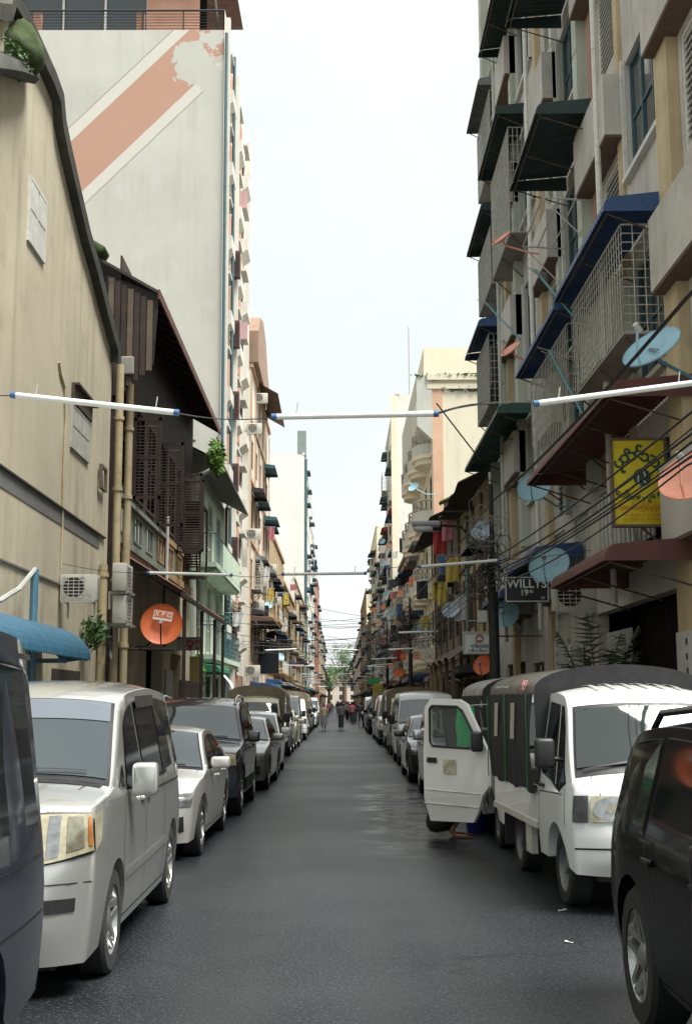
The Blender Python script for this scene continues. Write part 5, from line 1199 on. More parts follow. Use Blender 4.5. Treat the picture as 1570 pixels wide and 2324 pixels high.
def sedan(name, m, label, dark=False):
    sp = dict(L=4.70, W=.885, H=1.45, belt=.93, sill=.22, wr=.325, wy=(.92, 3.72), a=4, b=13, kf=.20, yf=1.1, kr=.12, tum=.38, prof=[
        (.10,.20,.34,.20),(.00,.36,.34,.38),(.02,.52,.34,.52),(.06,.62,.34,.62),(.18,.74,.34,.70),(.70,.90,.74,.84),(1.30,.97,1.36,.93),
        (1.75,1.20,1.85,1.17),(2.15,1.385,2.25,1.33),(2.7,1.45,2.7,1.38),(3.3,1.41,3.3,1.345),(3.80,1.20,3.85,1.15),(4.15,1.03,4.2,.98),(4.55,1.0,4.46,.93),
        (4.68,.75,4.46,.75),(4.70,.50,4.46,.5),(4.66,.25,4.46,.25)])
    c = Car(name, sp, label, 'car'); c.body(m)
    c.patchT('windscreen_frame', M_BLACK, [(5.97,-.95),(5.97,.95),(8.05,.92),(8.05,-.92)], .006, (16, 20))
    c.patchT('windscreen', M_SCREEN, [(6.08,-.92),(6.08,.92),(7.98,.89),(7.98,-.89)], .014, (16, 20))
    c.patchT('wiper', M_BLACK, [(6.08,-.3),(6.14,.7),(6.2,.7),(6.14,-.3)], .02)
    for sg in (1, -1):
        h = c.patchT('headlight', M_LENSC, [(2.55,.46*sg),(2.75,.995*sg),(4.25,.995*sg),(3.55,.42*sg)], .012, (6, 8))
        c.disc('lamp_bowl', M_BLACK, 3.2, .72*sg, .36, .10, .016, h); c.disc('projector', M_CHROME, 3.2, .72*sg, .22, .06, .02, h); c.disc('projector_glass', M_LENSD, 3.2, .72*sg, .14, .04, .024, h)
        c.patchT('fog_lamp_recess', M_BLACK, [(.62,.5*sg),(.7,.92*sg),(1.75,.9*sg),(1.5,.55*sg)], .006, (4, 5))
        c.disc('fog_lamp', M_CHROME, 1.12, .71*sg, .26, .06, .014)
        c.patchT('tail_light', M_RED, [(13.2,.6*sg),(13.2,.99*sg),(13.9,.99*sg),(13.9,.62*sg)], .006)
    c.patchT('grille', M_BLACK, [(1.9,-.36),(1.9,.36),(3.2,.40),(3.2,-.40)], .01)
    for uu in (2.1, 2.5, 2.9): c.patchT('grille_bar', M_CHROME, [(uu,-.35),(uu,.35),(uu+.1,.36),(uu+.1,-.36)], .02, (1, 6))
    c.patchT('lower_grille', M_BLACK, [(.4,-.4),(.4,.4),(1.2,.4),(1.2,-.4)], .006)
    c.patchT('bonnet_gap', M_BLACK, [(4.1,.80),(5.95,.88),(5.95,.887),(4.1,.807)], .003, (8, 1), None, True)
    c.plate(-.012, .42)
    c.win(1.62, 2.62, .95, .95, .055, .34, -.02); c.win(2.70, 3.72, .95, .97, .055, 0, -.22)
    c.patchT('rear_window', M_GLASS, [(10.1,-.86),(10.1,.86),(11.8,.9),(11.8,-.9)], .006)
    for pts in ([(1.30,.30),(1.30,.88)], [(2.66,.28),(2.66,.92)], [(3.40,.62),(3.62,.9)], [(1.28,.27),(3.3,.27)]): c.gap(pts)
    c.handle(2.52, .82, m); c.handle(3.46, .84, m); c.mirror(1.72, .98, m, (.12, .05, .07), .15); c.wheels('alloy')
    return c
def suv(name, m, label, low=None, H=1.82, rails=True, lens=None, L=4.6, cat='car', lowk=.08):
    k = H/1.82; b = 1.10*k
    sp = dict(L=L, W=.91, H=H, lowk=lowk, belt=b, sill=.30, wr=.37, wy=(.86, L-.92), a=4, b=12, kf=.14, yf=.9, kr=.10, tum=.27, prof=[
        (.08,.30,.26,.30),(.00,.44,.26,.44),(.02,.66,.26,.66),(.05,.80*k,.26,.80*k),(.12,.99*k,.26,.95*k),(.65,1.10*k,.70,1.03*k),(1.20,1.15*k,1.26,1.10*k),
        (1.58,1.42*k,1.66,1.39*k),(1.90,1.67*k,2.0,1.62*k),(2.4,1.79*k,2.45,1.72*k),(3.2,1.82*k,3.2,1.745*k),(L-.6,1.77*k,L-.6,1.70*k),(L-.22,1.62*k,L-.26,1.52*k),
        (L-.08,1.12*k,L-.26,1.12*k),(L,.72,L-.26,.72),(L-.02,.34,L-.26,.34)])
    c = Car(name, sp, label, cat); c.body(m)
    c.patchT('windscreen_frame', M_BLACK, [(5.97,-.95),(5.97,.95),(8.05,.92),(8.05,-.92)], .006, (16, 20))
    c.patchT('windscreen', M_SCREEN, [(6.1,-.92),(6.1,.92),(7.95,.89),(7.95,-.89)], .014, (16, 20))
    c.patchT('wiper', M_BLACK, [(6.1,-.3),(6.16,.7),(6.22,.7),(6.16,-.3)], .025)
    for sg in (1, -1):
        h = c.patchT('headlight', lens or M_LENS, [(2.85,.5*sg),(2.85,.99*sg),(3.9,.99*sg),(3.9,.5*sg)], .014, (5, 7))
        c.disc('reflector', M_CHROME, 3.4, .68*sg, .36, .11, .018, h); c.disc('reflector_bowl', M_LENSD, 3.4, .68*sg, .28, .085, .022, h)
        c.patchT('indicator', M_AMBER, [(1.1,.62*sg),(1.1,.78*sg),(1.45,.78*sg),(1.45,.62*sg)], .022, (2, 3))
        c.patchT('tail_light', M_RED, [(12.4,.82*sg),(12.4,.99*sg),(13.6,.99*sg),(13.6,.82*sg)], .012)
    c.patchT('bumper', low or M_BLACK, [(.02,-1),(.02,1),(2.05,1),(2.05,-1)], .018, (8, 14))
    c.patchT('grille', M_BLACK, [(2.55,-.44),(2.55,.44),(3.7,.44),(3.7,-.44)], .012)
    for uu in (2.75, 3.05, 3.35): c.patchT('grille_bar', M_CHROME, [(uu,-.42),(uu,.42),(uu+.12,.42),(uu+.12,-.42)], .024, (1, 6))
    c.patchT('rear_window', M_GLASS, [(12.12,-.84),(12.12,.84),(12.85,.84),(12.85,-.84)], .006)
    c.patchT('bonnet_gap', M_BLACK, [(4.05,.84),(5.95,.9),(5.95,.907),(4.05,.847)], .004, (8, 1), None, True)
    c.plate(-.03, .55)
    if low is not None:
        c.gap([(1.32,.42),(L-1.38,.42)], .2, low, 'side_cladding', .012)
    zb = b+.01
    c.win(1.50, 2.32, zb, zb+.01, .06, .28, 0); c.win(2.40, 3.26, zb+.01, zb+.03, .06, 0, -.02); c.win(3.36, L-.36, zb+.035, zb+.07, .065, 0, -.20)
    for pts in ([(1.36,.50),(1.24,.8),(1.30,b-.04)], [(2.36,.34),(2.36,b-.03)], [(L-1.45,.74),(3.30,b-.02)], [(1.36,.33),(L-1.4,.33)]): c.gap(pts)
    c.handle(2.26, b-.10, m); c.handle(3.16, b-.09, m); c.mirror(1.62, b+.05, m, (.10, .06, .09), .14); c.wheels('alloy', .22)
    if rails:
        for sg in (1, -1):
            pts = [(sg*(c.X(y, c.zu(y))-.07), y, c.zu(y)+dz) for y, dz in ((2.15,.02),(2.3,.09),(3.0,.10),(L-.8,.09),(L-.62,.02))]
            MB().tube(pts, .022, 6).build('roof_rail', M_CHROME if H > 1.7 else M_BLACK, c.root, 60)
    return c
def box_van(name, m, label, H=1.98):
    sp = dict(L=4.70, W=.85, H=H, belt=1.12, sill=.26, wr=.33, wy=(.80, 3.42), a=4, b=12, kf=.16, yf=.7, kr=.05, tum=.13, prof=[
        (.08,.24,.24,.24),(.00,.40,.24,.40),(.02,.64,.24,.64),(.06,.76,.24,.76),(.16,.96,.24,.94),(.34,1.08,.36,1.03),(.50,1.16,.54,1.11),
        (.80,1.46,.88,1.44),(1.10,1.76,1.2,1.72),(1.45,H-.07,1.5,H-.13),(2.6,H,2.6,H-.07),(4.3,H-.03,4.3,H-.10),(4.58,H-.14,4.54,H-.24),
        (4.64,1.1,4.54,1.1),(4.70,.6,4.54,.6),(4.68,.30,4.54,.30)])
    c = Car(name, sp, label, 'van'); c.body(m)
    c.patchT('windscreen_frame', M_BLACK, [(5.97,-.96),(5.97,.96),(8.05,.94),(8.05,-.94)], .006, (16, 20))
    c.patchT('windscreen', M_SCREEN, [(6.1,-.93),(6.1,.93),(7.95,.92),(7.95,-.92)], .014, (16, 20))
    c.patchT('wiper', M_BLACK, [(6.1,-.3),(6.16,.7),(6.22,.7),(6.16,-.3)], .025)
    for sg in (1, -1):
        h = c.patchT('headlight', M_LENS, [(2.5,.5*sg),(2.5,.99*sg),(3.7,.99*sg),(3.5,.5*sg)], .012, (5, 7))
        c.patchT('indicator', M_AMBER, [(2.6,.9*sg),(2.6,.985*sg),(3.5,.985*sg),(3.5,.93*sg)], .018, (3, 2), h)
        c.patchT('tail_light', M_RED, [(13.1,.8*sg),(13.1,.99*sg),(13.9,.99*sg),(13.9,.8*sg)], .008)
    c.patchT('grille', M_BLACK, [(2.55,-.42),(2.55,.42),(3.3,.42),(3.3,-.42)], .01)
    c.patchT('bumper', M_BLACK, [(.3,-1),(.3,1),(1.75,1),(1.75,-1)], .016, (6, 14))
    c.patchT('rear_window', M_GLASS, [(12.2,-.86),(12.2,.86),(12.9,.86),(12.9,-.86)], .006)
    c.plate(-.03, .48)
    c.win(.98, 1.62, 1.14, 1.14, .09, .26, 0); c.win(1.72, 3.02, 1.14, 1.14, .16); c.win(3.10, 4.40, 1.14, 1.14, .16, 0, -.05)
    for pts in ([(1.66,.3),(1.66,1.10)], [(3.06,.3),(3.06,1.8)], [(1.15,.28),(3.06,.28)], [(1.75,.98),(4.45,.98)], [(.3,.66),(4.5,.70)]): c.gap(pts)
    c.gap([(1.5,H-.2),(4.5,H-.2)], .03, m, 'rain_gutter', .03)
    c.handle(1.52, .98, M_BLACK); c.handle(1.86, .98, M_BLACK); c.mirror(1.02, 1.2, M_BLACK, (.08, .06, .13), .14); c.wheels('steel')
    return c
def hatch(name, m, label):
    sp = dict(L=3.95, W=.84, H=1.50, belt=.96, sill=.22, wr=.30, wy=(.76, 3.22), a=4, b=12, kf=.2, yf=.9, kr=.12, tum=.3, prof=[
        (.08,.20,.28,.20),(.00,.38,.28,.38),(.02,.54,.28,.54),(.05,.64,.28,.64),(.14,.78,.28,.74),(.55,.93,.6,.87),(.98,1.02,1.05,.97),
        (1.38,1.24,1.46,1.21),(1.75,1.42,1.86,1.37),(2.2,1.49,2.25,1.43),(2.9,1.50,2.9,1.43),(3.5,1.42,3.5,1.35),(3.78,1.22,3.72,1.15),
        (3.86,.9,3.72,.9),(3.95,.55,3.72,.55),(3.92,.26,3.72,.26)])
    c = Car(name, sp, label, 'car'); c.body(m)
    c.patchT('windscreen_frame', M_BLACK, [(5.97,-.95),(5.97,.95),(8.05,.92),(8.05,-.92)], .006, (16, 20))
    c.patchT('windscreen', M_SCREEN, [(6.1,-.92),(6.1,.92),(7.95,.89),(7.95,-.89)], .014, (16, 20))
    c.patchT('wiper', M_BLACK, [(6.08,-.3),(6.14,.7),(6.2,.7),(6.14,-.3)], .02)
    for sg in (1, -1):
        c.patchT('headlight', M_LENS, [(2.7,.5*sg),(2.8,.99*sg),(4.1,.99*sg),(3.8,.5*sg)], .012, (5, 7))
        c.patchT('tail_light', M_RED, [(11.9,.82*sg),(11.9,.99*sg),(13.2,.99*sg),(13.2,.82*sg)], .01)
    c.patchT('grille', M_BLACK, [(2.3,-.42),(2.3,.42),(3.2,.42),(3.2,-.42)], .01)
    c.patchT('lower_grille', M_BLACK, [(.4,-.5),(.4,.5),(1.2,.5),(1.2,-.5)], .008)
    c.patchT('rear_window', M_GLASS, [(11.15,-.8),(11.15,.8),(12.0,.84),(12.0,-.84)], .006)
    c.plate(-.012, .44)
    c.win(1.30, 2.14, .98, .98, .06, .28, 0); c.win(2.22, 2.98, .98, .99, .06); c.win(3.05, 3.5, 1.0, 1.04, .07, 0, -.1)
    for pts in ([(1.18,.3),(1.18,.94)], [(2.18,.28),(2.18,.95)], [(2.92,.6),(3.02,.96)], [(1.1,.27),(2.9,.27)]): c.gap(pts)
    c.handle(2.06, .86, m); c.handle(2.9, .87, m); c.mirror(1.42, 1.0, m, (.10, .05, .07), .13); c.wheels('alloy', .18)
    return c
def pickup_truck(name, m, label, mcan, mflap, flaps=True, door=True, Lt=4.05, scene_text=True):
    sp = dict(L=1.52, W=.82, H=1.88, belt=1.02, sill=.36, wr=.32, wy=(.74,), a=4, b=11, kf=.15, yf=.6, kr=.0, tum=.16, yr=.1, prof=[
        (.10,.30,.24,.32),(.02,.42,.24,.42),(.00,.62,.24,.60),(.03,.74,.24,.74),(.09,.97,.24,.96),(.17,1.09,.26,1.05),(.25,1.16,.34,1.10),
        (.42,1.42,.52,1.40),(.60,1.70,.70,1.66),(.80,1.83,.88,1.77),(1.2,1.88,1.2,1.81),(1.46,1.87,1.46,1.80),(1.50,1.80,1.46,1.74),(1.52,1.0,1.46,1.0),(1.52,.36,1.46,.36)])
    c = Car(name, sp, label, 'truck'); c.body(m, 'cab'); rt = c.root
    c.patchT('windscreen_frame', M_BLACK, [(5.85,-.95),(5.85,.95),(8.12,.93),(8.12,-.93)], .006, (16, 20))
    c.patchT('windscreen', M_SCREEN2, [(6.25,-.92),(6.25,.92),(7.92,.90),(7.92,-.90)], .02, (16, 20))
    c.patchT('wiper', M_BLACK, [(6.12,-.85),(6.3,-.2),(6.36,-.2),(6.18,-.85)], .03)
    for sg in (1, -1):
        h = c.patchT('headlight', M_LENS, [(3.05,.40*sg),(3.05,.83*sg),(3.95,.83*sg),(3.95,.40*sg)], .014, (5, 6))
        c.disc('reflector', M_LENSC, 3.5, .61*sg, .40, .19, .018, h); c.disc('bulb', M_LENSD, 3.5, .61*sg, .14, .06, .024, h)
        c.patchT('corner_lamp', M_SMOKE, [(3.0,.85*sg),(3.0,1.0*sg),(3.98,1.0*sg),(3.98,.85*sg)], .014, (5, 4), h)
    c.patchT('bumper_gap', M_BLACK, [(1.55,-.99),(1.55,.99),(1.62,.99),(1.62,-.99)], .003, (1, 14))
    c.patchT('grille', M_BLACK, [(3.2,-.3),(3.2,.3),(3.7,.3),(3.7,-.3)], .008)
    c.patchT('bonnet_gap', M_BLACK, [(3.98,.72),(5.8,.78),(5.8,.79),(3.98,.73)], .004, (6, 1), None, True)
    c.plate(-.01, .5)
    for k in range(6):
        x = -.55+.22*k; c.patchT('roof_rib', m, [(9.1,x-.03),(9.1,x+.03),(10.9,x+.03),(10.9,x-.03)], .018, (5, 2))
    pts = [(.44,1.06),(.52,1.18),(.66,1.50),(.80,1.68),(1.36,1.72),(1.38,1.10),(1.0,1.06),(.62,.98)]
    if door:
        c.poly('window_frame', M_BLACK, [(y+(y-.9)*.05, z+(z-1.4)*.05) for y, z in pts], .004); c.poly('window', M_GLASS, pts, .009)
        c.poly('quarter_pillar', m, [(.70,1.02),(.735,1.02),(.90,1.70),(.86,1.70)], .013)
    else:
        c.poly('window', M_GLASS, pts, .006, (1,)); c.poly('door_opening', M_BLACK, [(.46,.98),(.66,1.5),(.8,1.7),(1.40,1.74),(1.42,.5),(1.1,.42),(1.05,.72)], .006, (-1,))
    for q in ([(1.42,.40),(1.42,1.74)], [(.50,.95),(1.42,.92)], [(.4,.70),(.44,1.0)]): c.gap(q)
    c.handle(1.3, .98, M_BLACK); c.mirror(.62, 1.26, M_BLACK, (.085, .06, .13), .16)
    # load bed
    W2 = .80; y0 = 1.58
    fr = MB(); fr.box(-.42, -.34, 1.2, Lt-.1, .42, .52).box(.34, .42, 1.2, Lt-.1, .42, .52)
    for k in range(5): fr.box(-.74, .74, y0+.1+k*.5, y0+.16+k*.5, .52, .60)
    fr.build('chassis', M_BLACK, rt)
    b = MB(); b.box(-W2, W2, y0, Lt, .60, .655).build('bed_floor', m, rt)
    for sg in (1, -1):
        s_ = MB(); s_.box(sg*(W2-.03), sg*W2, y0, Lt, .655, .95); s_.build('side_board', m, rt)
        e = MB(); e.box(sg*(W2-.02), sg*(W2+.02), y0, Lt, .56, .62); e.build('bed_rail', M_WHITEMETAL, rt)
        g = MB(); g.box(sg*(W2-.10), sg*(W2-.04), y0+.55, y0+.85, .26, .54); g.build('tool_box', M_WHITEMETAL, rt)
        f = MB(); f.box(sg*(W2-.25), sg*(W2-.02), Lt-.5, Lt-.47, .2, .56); f.build('mud_flap', M_BLACK, rt)
    MB().box(-W2+.002, W2-.002, Lt-.03, Lt+.002, .66, .95).build('tailgate', m, rt)
    # canvas canopy: an arched top over hoops, side sheets hanging down
    top = 2.08; sh = 1.80; n = 14
    sec = [(W2+.03)*math.cos(math.pi*k/n) for k in range(n+1)]
    secz = [sh+(top-sh)*math.sin(math.pi*k/n)**.75 for k in range(n+1)]
    ys = [y0-.08+(Lt+.05-y0+.08)*k/10 for k in range(11)]
    rows = [[(sec[k], y, secz[k]-.02*abs(math.sin(i*math.pi/2.5))*(1 if 0 < k < n else 0)) for k in range(n+1)] for i, y in enumerate(ys)]
    cp = MB().grid(rows); cp.build('canopy', mcan, rt, 60)
    fr = MB()
    fr.add([(sec[k], ys[0], secz[k]) for k in range(n+1)], [tuple(range(n+1))])
    fr.add([(-(W2+.03), ys[0], sh), (W2+.03, ys[0], sh), (W2, ys[0], .95), (-W2, ys[0], .95)], [(0, 1, 2, 3)])
    fr.build('canopy_front', mflap, rt)
    for sg in (1, -1):
        sk = []
        for j in range(25):
            y = y0-.08+(Lt+.02-y0+.08)*j/24; r = []
            for i in range(9):
                t = i/8; z = sh+.01-(sh-.88)*t
                r.append((sg*(W2+.035+.03*math.sin(math.pi*t)+.012*math.sin(j*1.9+t*3)), y, z-(.02*math.sin(j*.8) if i == 8 else 0)))
            sk.append(r)
        sc_ = MB().grid(sk).build('side_curtain', mflap, rt, 60)
        if flaps:
            for yy in (2.25, 3.25):
                MB().grid([[(sg*(W2+.078), yy+d+.0, 1.72), (sg*(W2+.082), yy+d+.06, 1.36)] for d in (0, .22)]).build('clear_patch', M_PATCH, sc_)
            for yy in (y0+.05, 2.85, Lt-.08):
                MB().tube([(sg*(W2+.08), yy+.02*math.sin(k), sh-.1*k) for k in range(10)], .006, 4).build('green_cord', M_CORD, sc_)
    if flaps:
        s_ = MB(); s_.grid([[(-(W2+.01)-.003, 3.0+k*.1, sh+.05), (-(W2-.005)-.004, 3.0+k*.1, sh+.10)] for k in range(9)]).build('green_stripe', M_STRIPE, rt)
        text('lettering', 'HEI', .15, M_PINK, rt, Matrix.Translation((-W2-.052, 1.86, sh+.085)) @ Matrix(((0, .38, -.92, 0), (1, 0, 0, 0), (0, .92, .38, 0), (0, 0, 0, 1))), flip=True)
    add_wheel(rt, -.66, .74, .32, .19, 'steel'); add_wheel(rt, .66, .74, .32, .19, 'steel')
    add_wheel(rt, -.62, Lt-1.08, .30, .22, 'steel'); add_wheel(rt, .62, Lt-1.08, .30, .22, 'steel')
    return c
M_SCREEN2 = mat('truck_screen_glass', (.020, .026, .024), .04, .0, space='obj', ior=1.8)
M_WHITEMETAL = mat('worn_white_metal', (.50, .49, .44), .5, .15, 5, space='obj', grime=.6)
M_PATCH = mat('clear_plastic_patch', (.42, .40, .33), .45, .15, 6, space='obj')
M_CORD = mat('green_cord', (.02, .16, .06), .7, .1, 9, space='obj')
M_STRIPE = mat('pale_green_stripe', (.35, .45, .36), .7, .15, 9, space='obj')
M_PINK = mat('pink_lettering', (.60, .24, .24), .7, .1, 9, space='obj')
# ------------------------------------------------------------------ parked vehicles
P_SILV = paint('silver_paint', (.60, .60, .57), .75, .30, 1.0, .05)
P_SILV2 = paint('white_silver_paint', (.70, .69, .64), .55, .28, 1.0, .05)
P_DBLUE = paint('dark_blue_grey_paint', (.035, .045, .062), .5, .30, 1.0, .1)
P_BLACK = paint('black_paint', (.004, .004, .005), .0, .5, .4, .0, .05)
P_WHITE = paint('white_paint', (.72, .73, .70), .0, .34, .9)
P_DGREY = paint('dark_grey_paint', (.065, .062, .065), .6, .3, 1.0, .12)
P_GREY = paint('grey_paint', (.30, .295, .28), .7, .3, 1.0, .15)
P_BEIGE = paint('beige_paint', (.36, .33, .24), .2, .4, .6)
P_MSILV = paint('metallic_silver', (.50, .52, .54), .8, .28, 1.0, .1)
M_CANV = mat('brown_canvas', (.085, .075, .06), .9, .3, 3, .3, 60, space='obj', grime=.4)
M_CANVB = mat('black_canvas', (.013, .013, .014), .8, .3, 4, .2, 60, space='obj')
M_CANVG = mat('grey_silver_canvas', (.24, .235, .215), .6, .3, 4, .3, 40, space='obj')
M_CANVO = mat('olive_canvas', (.16, .14, .09), .9, .3, 3, .3, 60, space='obj')
XLC, XRC = -1.57, 1.66
v = box_van('parked_van', P_DBLUE, 'dark blue-grey van at the left edge, nearest to the viewer', 2.18); v.place(-1.50, 2.08, -1)
v = minivan('parked_minivan', P_SILV, 'large silver minivan second in the left row'); v.place(-1.46, 7.45, -1, R(.3))
SED = sedan('parked_car', P_SILV2, 'pale silver saloon right behind the silver minivan'); SED.place(-1.56, 13.75, -1)
SUV_ = suv('parked_suv', P_DGREY, 'dark grey off-road car with dark bumper behind the pale saloon', mat('dark_blue_cladding', (.025, .03, .042), .5, .1, 4, space='obj')); SUV_.place(-1.50, 18.95, -1)
bk = suv('parked_suv', P_BLACK, 'glossy black estate car at the right edge, nearest to the viewer', None, 1.67, True, M_LENSC, 4.5, 'car', .16); bk.place(1.585, 3.42, 1, 0)
t1 = pickup_truck('covered_truck', P_WHITE, 'white pickup truck with brown canvas top and black side curtains', M_CANV, M_CANVB); t1.place(1.90, 10.33, 1, R(2.2))
t2 = pickup_truck('covered_truck', P_WHITE, 'white truck with its street-side door wide open', M_CANVG, M_CANVB, False, False); t2.place(1.84, 14.55, 1, 0)
# its open door
def open_door():
    hx, hy = 1.80, 14.98; a = math.atan2(15.62-hy, 1.16-hx); L = 1.02
    u = Vector((math.cos(a), math.sin(a), 0)); n = Vector((u.y, -u.x, 0))
    if n.y > 0: n = -n
    root = t2.root; wloc = root.location
    def P(s, z, d=0): q = Vector((hx, hy, z))+u*s+n*d; return q-wloc
    out = [(0.0, .74), (.10, .62), (.18, .42), (.26, .30), (L-.08, .28), (L, .55), (L+.01, 1.12), (L-.01, 1.66), (L-.10, 1.775), (.46, 1.76), (.34, 1.70), (.02, 1.14)]
    win = [(.12, 1.17), (.40, 1.62), (.48, 1.67), (L-.14, 1.68), (L-.10, 1.64), (L-.10, 1.24), (L-.14, 1.19)]
    bm = bmesh.new()
    def ring(pts, d): return [bm.verts.new(P(s, z, d+.03*math.sin(max(0, min(1, (z-.28)/1.0))*math.pi))) for s, z in pts]
    for d, sgn in ((.02, 1), (-.03, -1)):
        o_ = ring(out, d); w_ = ring(win, d)
        es = [bm.edges.new((o_[i], o_[(i+1) % len(o_)])) for i in range(len(o_))]+[bm.edges.new((w_[i], w_[(i+1) % len(w_)])) for i in range(len(w_))]
        bmesh.ops.triangle_fill(bm, use_beauty=True, edges=es)
        if sgn == 1: keep = (o_, w_)
        else:
            for A_, B_ in ((keep[0], o_), (keep[1], w_)):
                for i in range(len(A_)): bm.faces.new((A_[i], A_[(i+1) % len(A_)], B_[(i+1) % len(B_)], B_[i]))
    bmesh.ops.recalc_face_normals(bm, faces=bm.faces[:])
    me = bpy.data.meshes.new('open_door'); bm.to_mesh(me); bm.free(); me.materials.append(P_WHITE)
    d = link('open_door', me, root)
    gl = bpy.data.materials.new('clear_glass'); gl.use_nodes = True; b = gl.node_tree.nodes['Principled BSDF']
    b.inputs['Transmission Weight'].default_value = .92; b.inputs['Roughness'].default_value = .02; b.inputs['Base Color'].default_value = (.8, .86, .84, 1); b.inputs['IOR'].default_value = 1.1
    MB().add([P(s, z, .0) for s, z in win], [tuple(range(len(win)))]).build('pane', gl, d)
    fr = MB()
    for i in range(len(win)):
        (s0, z0), (s1, z1) = win[i], win[(i+1) % len(win)]; fr.tube([P(s0, z0, .035), P(s1, z1, .035)], .016, 5)
    fr.build('window_seal', M_BLACK, d)
    MB().add([P(s, z, .055) for s, z in ((L-.22, 1.05), (L-.06, 1.05), (L-.06, .985), (L-.22, .985))], [(0, 1, 2, 3)]).build('door_handle', M_BLACK, d)
    MB().add([P(s, z, .052) for s, z in ((.50, 1.03), (.70, 1.03), (.70, .86), (.50, .86))], [(0, 1, 2, 3)]).build('faded_sticker', mat('faded_sticker', (.42, .38, .28), .7, .4, 12, space='obj'), d)
    for zz in (.66, .50): MB().tube([P(.12 if zz > .6 else .17, zz-.02, .05), P(L-.01, zz, .052)], .007, 4).build('door_crease', M_WHITEMETAL, d)
    MB().rbox(Matrix.Translation(P(.10, 1.26, .13)), .07, .06, .12, .03, 3).build('mirror', M_BLACK, d, 60)
open_door()
SV2 = suv('parked_suv', P_MSILV, 'silver off-road car half hidden by the open truck door', None, 1.76, True, M_LENSC); SV2.place(1.50, 20.6, 1)
HAT = hatch('parked_car', P_WHITE, 'small white hatchback behind the grey saloon on the left'); HAT.place(-1.42, 29.6, -1)
TR3 = pickup_truck('covered_truck', P_BEIGE, 'beige truck with a tall olive canopy on the left', M_CANVO, M_CANVO, False, True); TR3.place(-1.55, 34.3, -1)
for ch in TR3.root.children:
    if ch.name.split('.')[0] in ('canopy', 'canopy_front', 'side_curtain'): ch.scale = (1, 1, 1.06)
VAN2 = box_van('parked_van', P_WHITE, 'white van with pale grille facing the viewer on the right', 2.02); VAN2.place(1.56, 33.6, 1)
def again(src, name, pm, label, cat, xe, yf, side, W, body='body'):
    r = copy_tree(src.root); r.name = name; r['label'] = label; r['category'] = cat; r.location = (xe+side*W, yf, 0); r.rotation_euler = (0, 0, R(random.uniform(-1, 1)))
    for ch in r.children:
        if ch.data and ch.data.materials and ch.data.materials[0] and ch.data.materials[0] == src.bodyo.data.materials[0]:
            ch.material_slots[0].link = 'OBJECT'; ch.material_slots[0].material = pm
    return r
again(SED, 'parked_car', P_GREY, 'grey saloon between the dark off-road car and the white hatchback', 'car', -1.40, 24.5, -1, .885)
again(SED, 'parked_car', P_DGREY, 'dark grey saloon behind the silver off-road car on the right', 'car', 1.46, 26.6, 1, .885)
L_ = [(SUV_, P_SILV2, 'parked_suv', 'pale off-road car parked just past the olive canopy truck', 'car', .91), (SED, P_BEIGE, 'parked_car', 'beige saloon two places past the olive canopy truck', 'car', .885), (VAN2, P_DGREY, 'parked_van', 'dark van three places past the olive canopy truck', 'van', .85),
      (TR3, P_WHITE, 'covered_truck', 'white truck with canopy far along the left row', 'truck', .82), (SED, P_BLACK, 'parked_car', 'black saloon past the farther left canopy truck', 'car', .885), (HAT, P_SILV, 'parked_car', 'silver hatchback far along the left row', 'car', .84), (VAN2, P_WHITE, 'parked_van', 'white van far along the left row', 'van', .85),
      (SUV_, P_DGREY, 'parked_suv', 'dark off-road car far along the left row', 'car', .91), (SED, P_WHITE, 'parked_car', 'white saloon far along the left row', 'car', .885), (HAT, P_GREY, 'parked_car', 'grey hatchback near the end of the left row', 'car', .84), (VAN2, P_MSILV, 'parked_van', 'silver van last in the left row', 'van', .85)]
y = 39.6
for s_, pm, nm, lab, cat, W in L_:
    again(s_, nm, pm, lab, cat, -1.5+random.uniform(-.08, .08), y, -1, W); y += s_.L+(2.6 if s_ is TR3 else 0)+random.uniform(.5, 1.1)
R_ = [(TR3, P_BEIGE, 'covered_truck', 'truck with dark canopy behind the white van on the right', 'truck', .82), (HAT, P_WHITE, 'parked_car', 'white hatchback past the right-hand canopy truck', 'car', .84), (VAN2, P_MSILV, 'parked_van', 'silver van past the white hatchback on the right', 'van', .85), (SED, P_GREY, 'parked_car', 'grey saloon far along the right row', 'car', .885),
      (TR3, P_WHITE, 'covered_truck', 'white truck with canopy far along the right row', 'truck', .82), (SUV_, P_BLACK, 'parked_suv', 'black off-road car far along the right row', 'car', .91), (SED, P_SILV, 'parked_car', 'silver saloon far along the right row', 'car', .885), (HAT, P_BEIGE, 'parked_car', 'beige hatchback far along the right row', 'car', .84),
      (VAN2, P_WHITE, 'parked_van', 'white van far along the right row', 'van', .85), (SED, P_DGREY, 'parked_car', 'dark saloon near the end of the right row', 'car', .885)]
y = 40.2
for s_, pm, nm, lab, cat, W in R_:
    o = again(s_, nm, pm, lab, cat, 1.58+random.uniform(-.08, .08), y, 1, W); y += s_.L+(2.6 if s_ is TR3 else 0)+random.uniform(.6, 1.2)
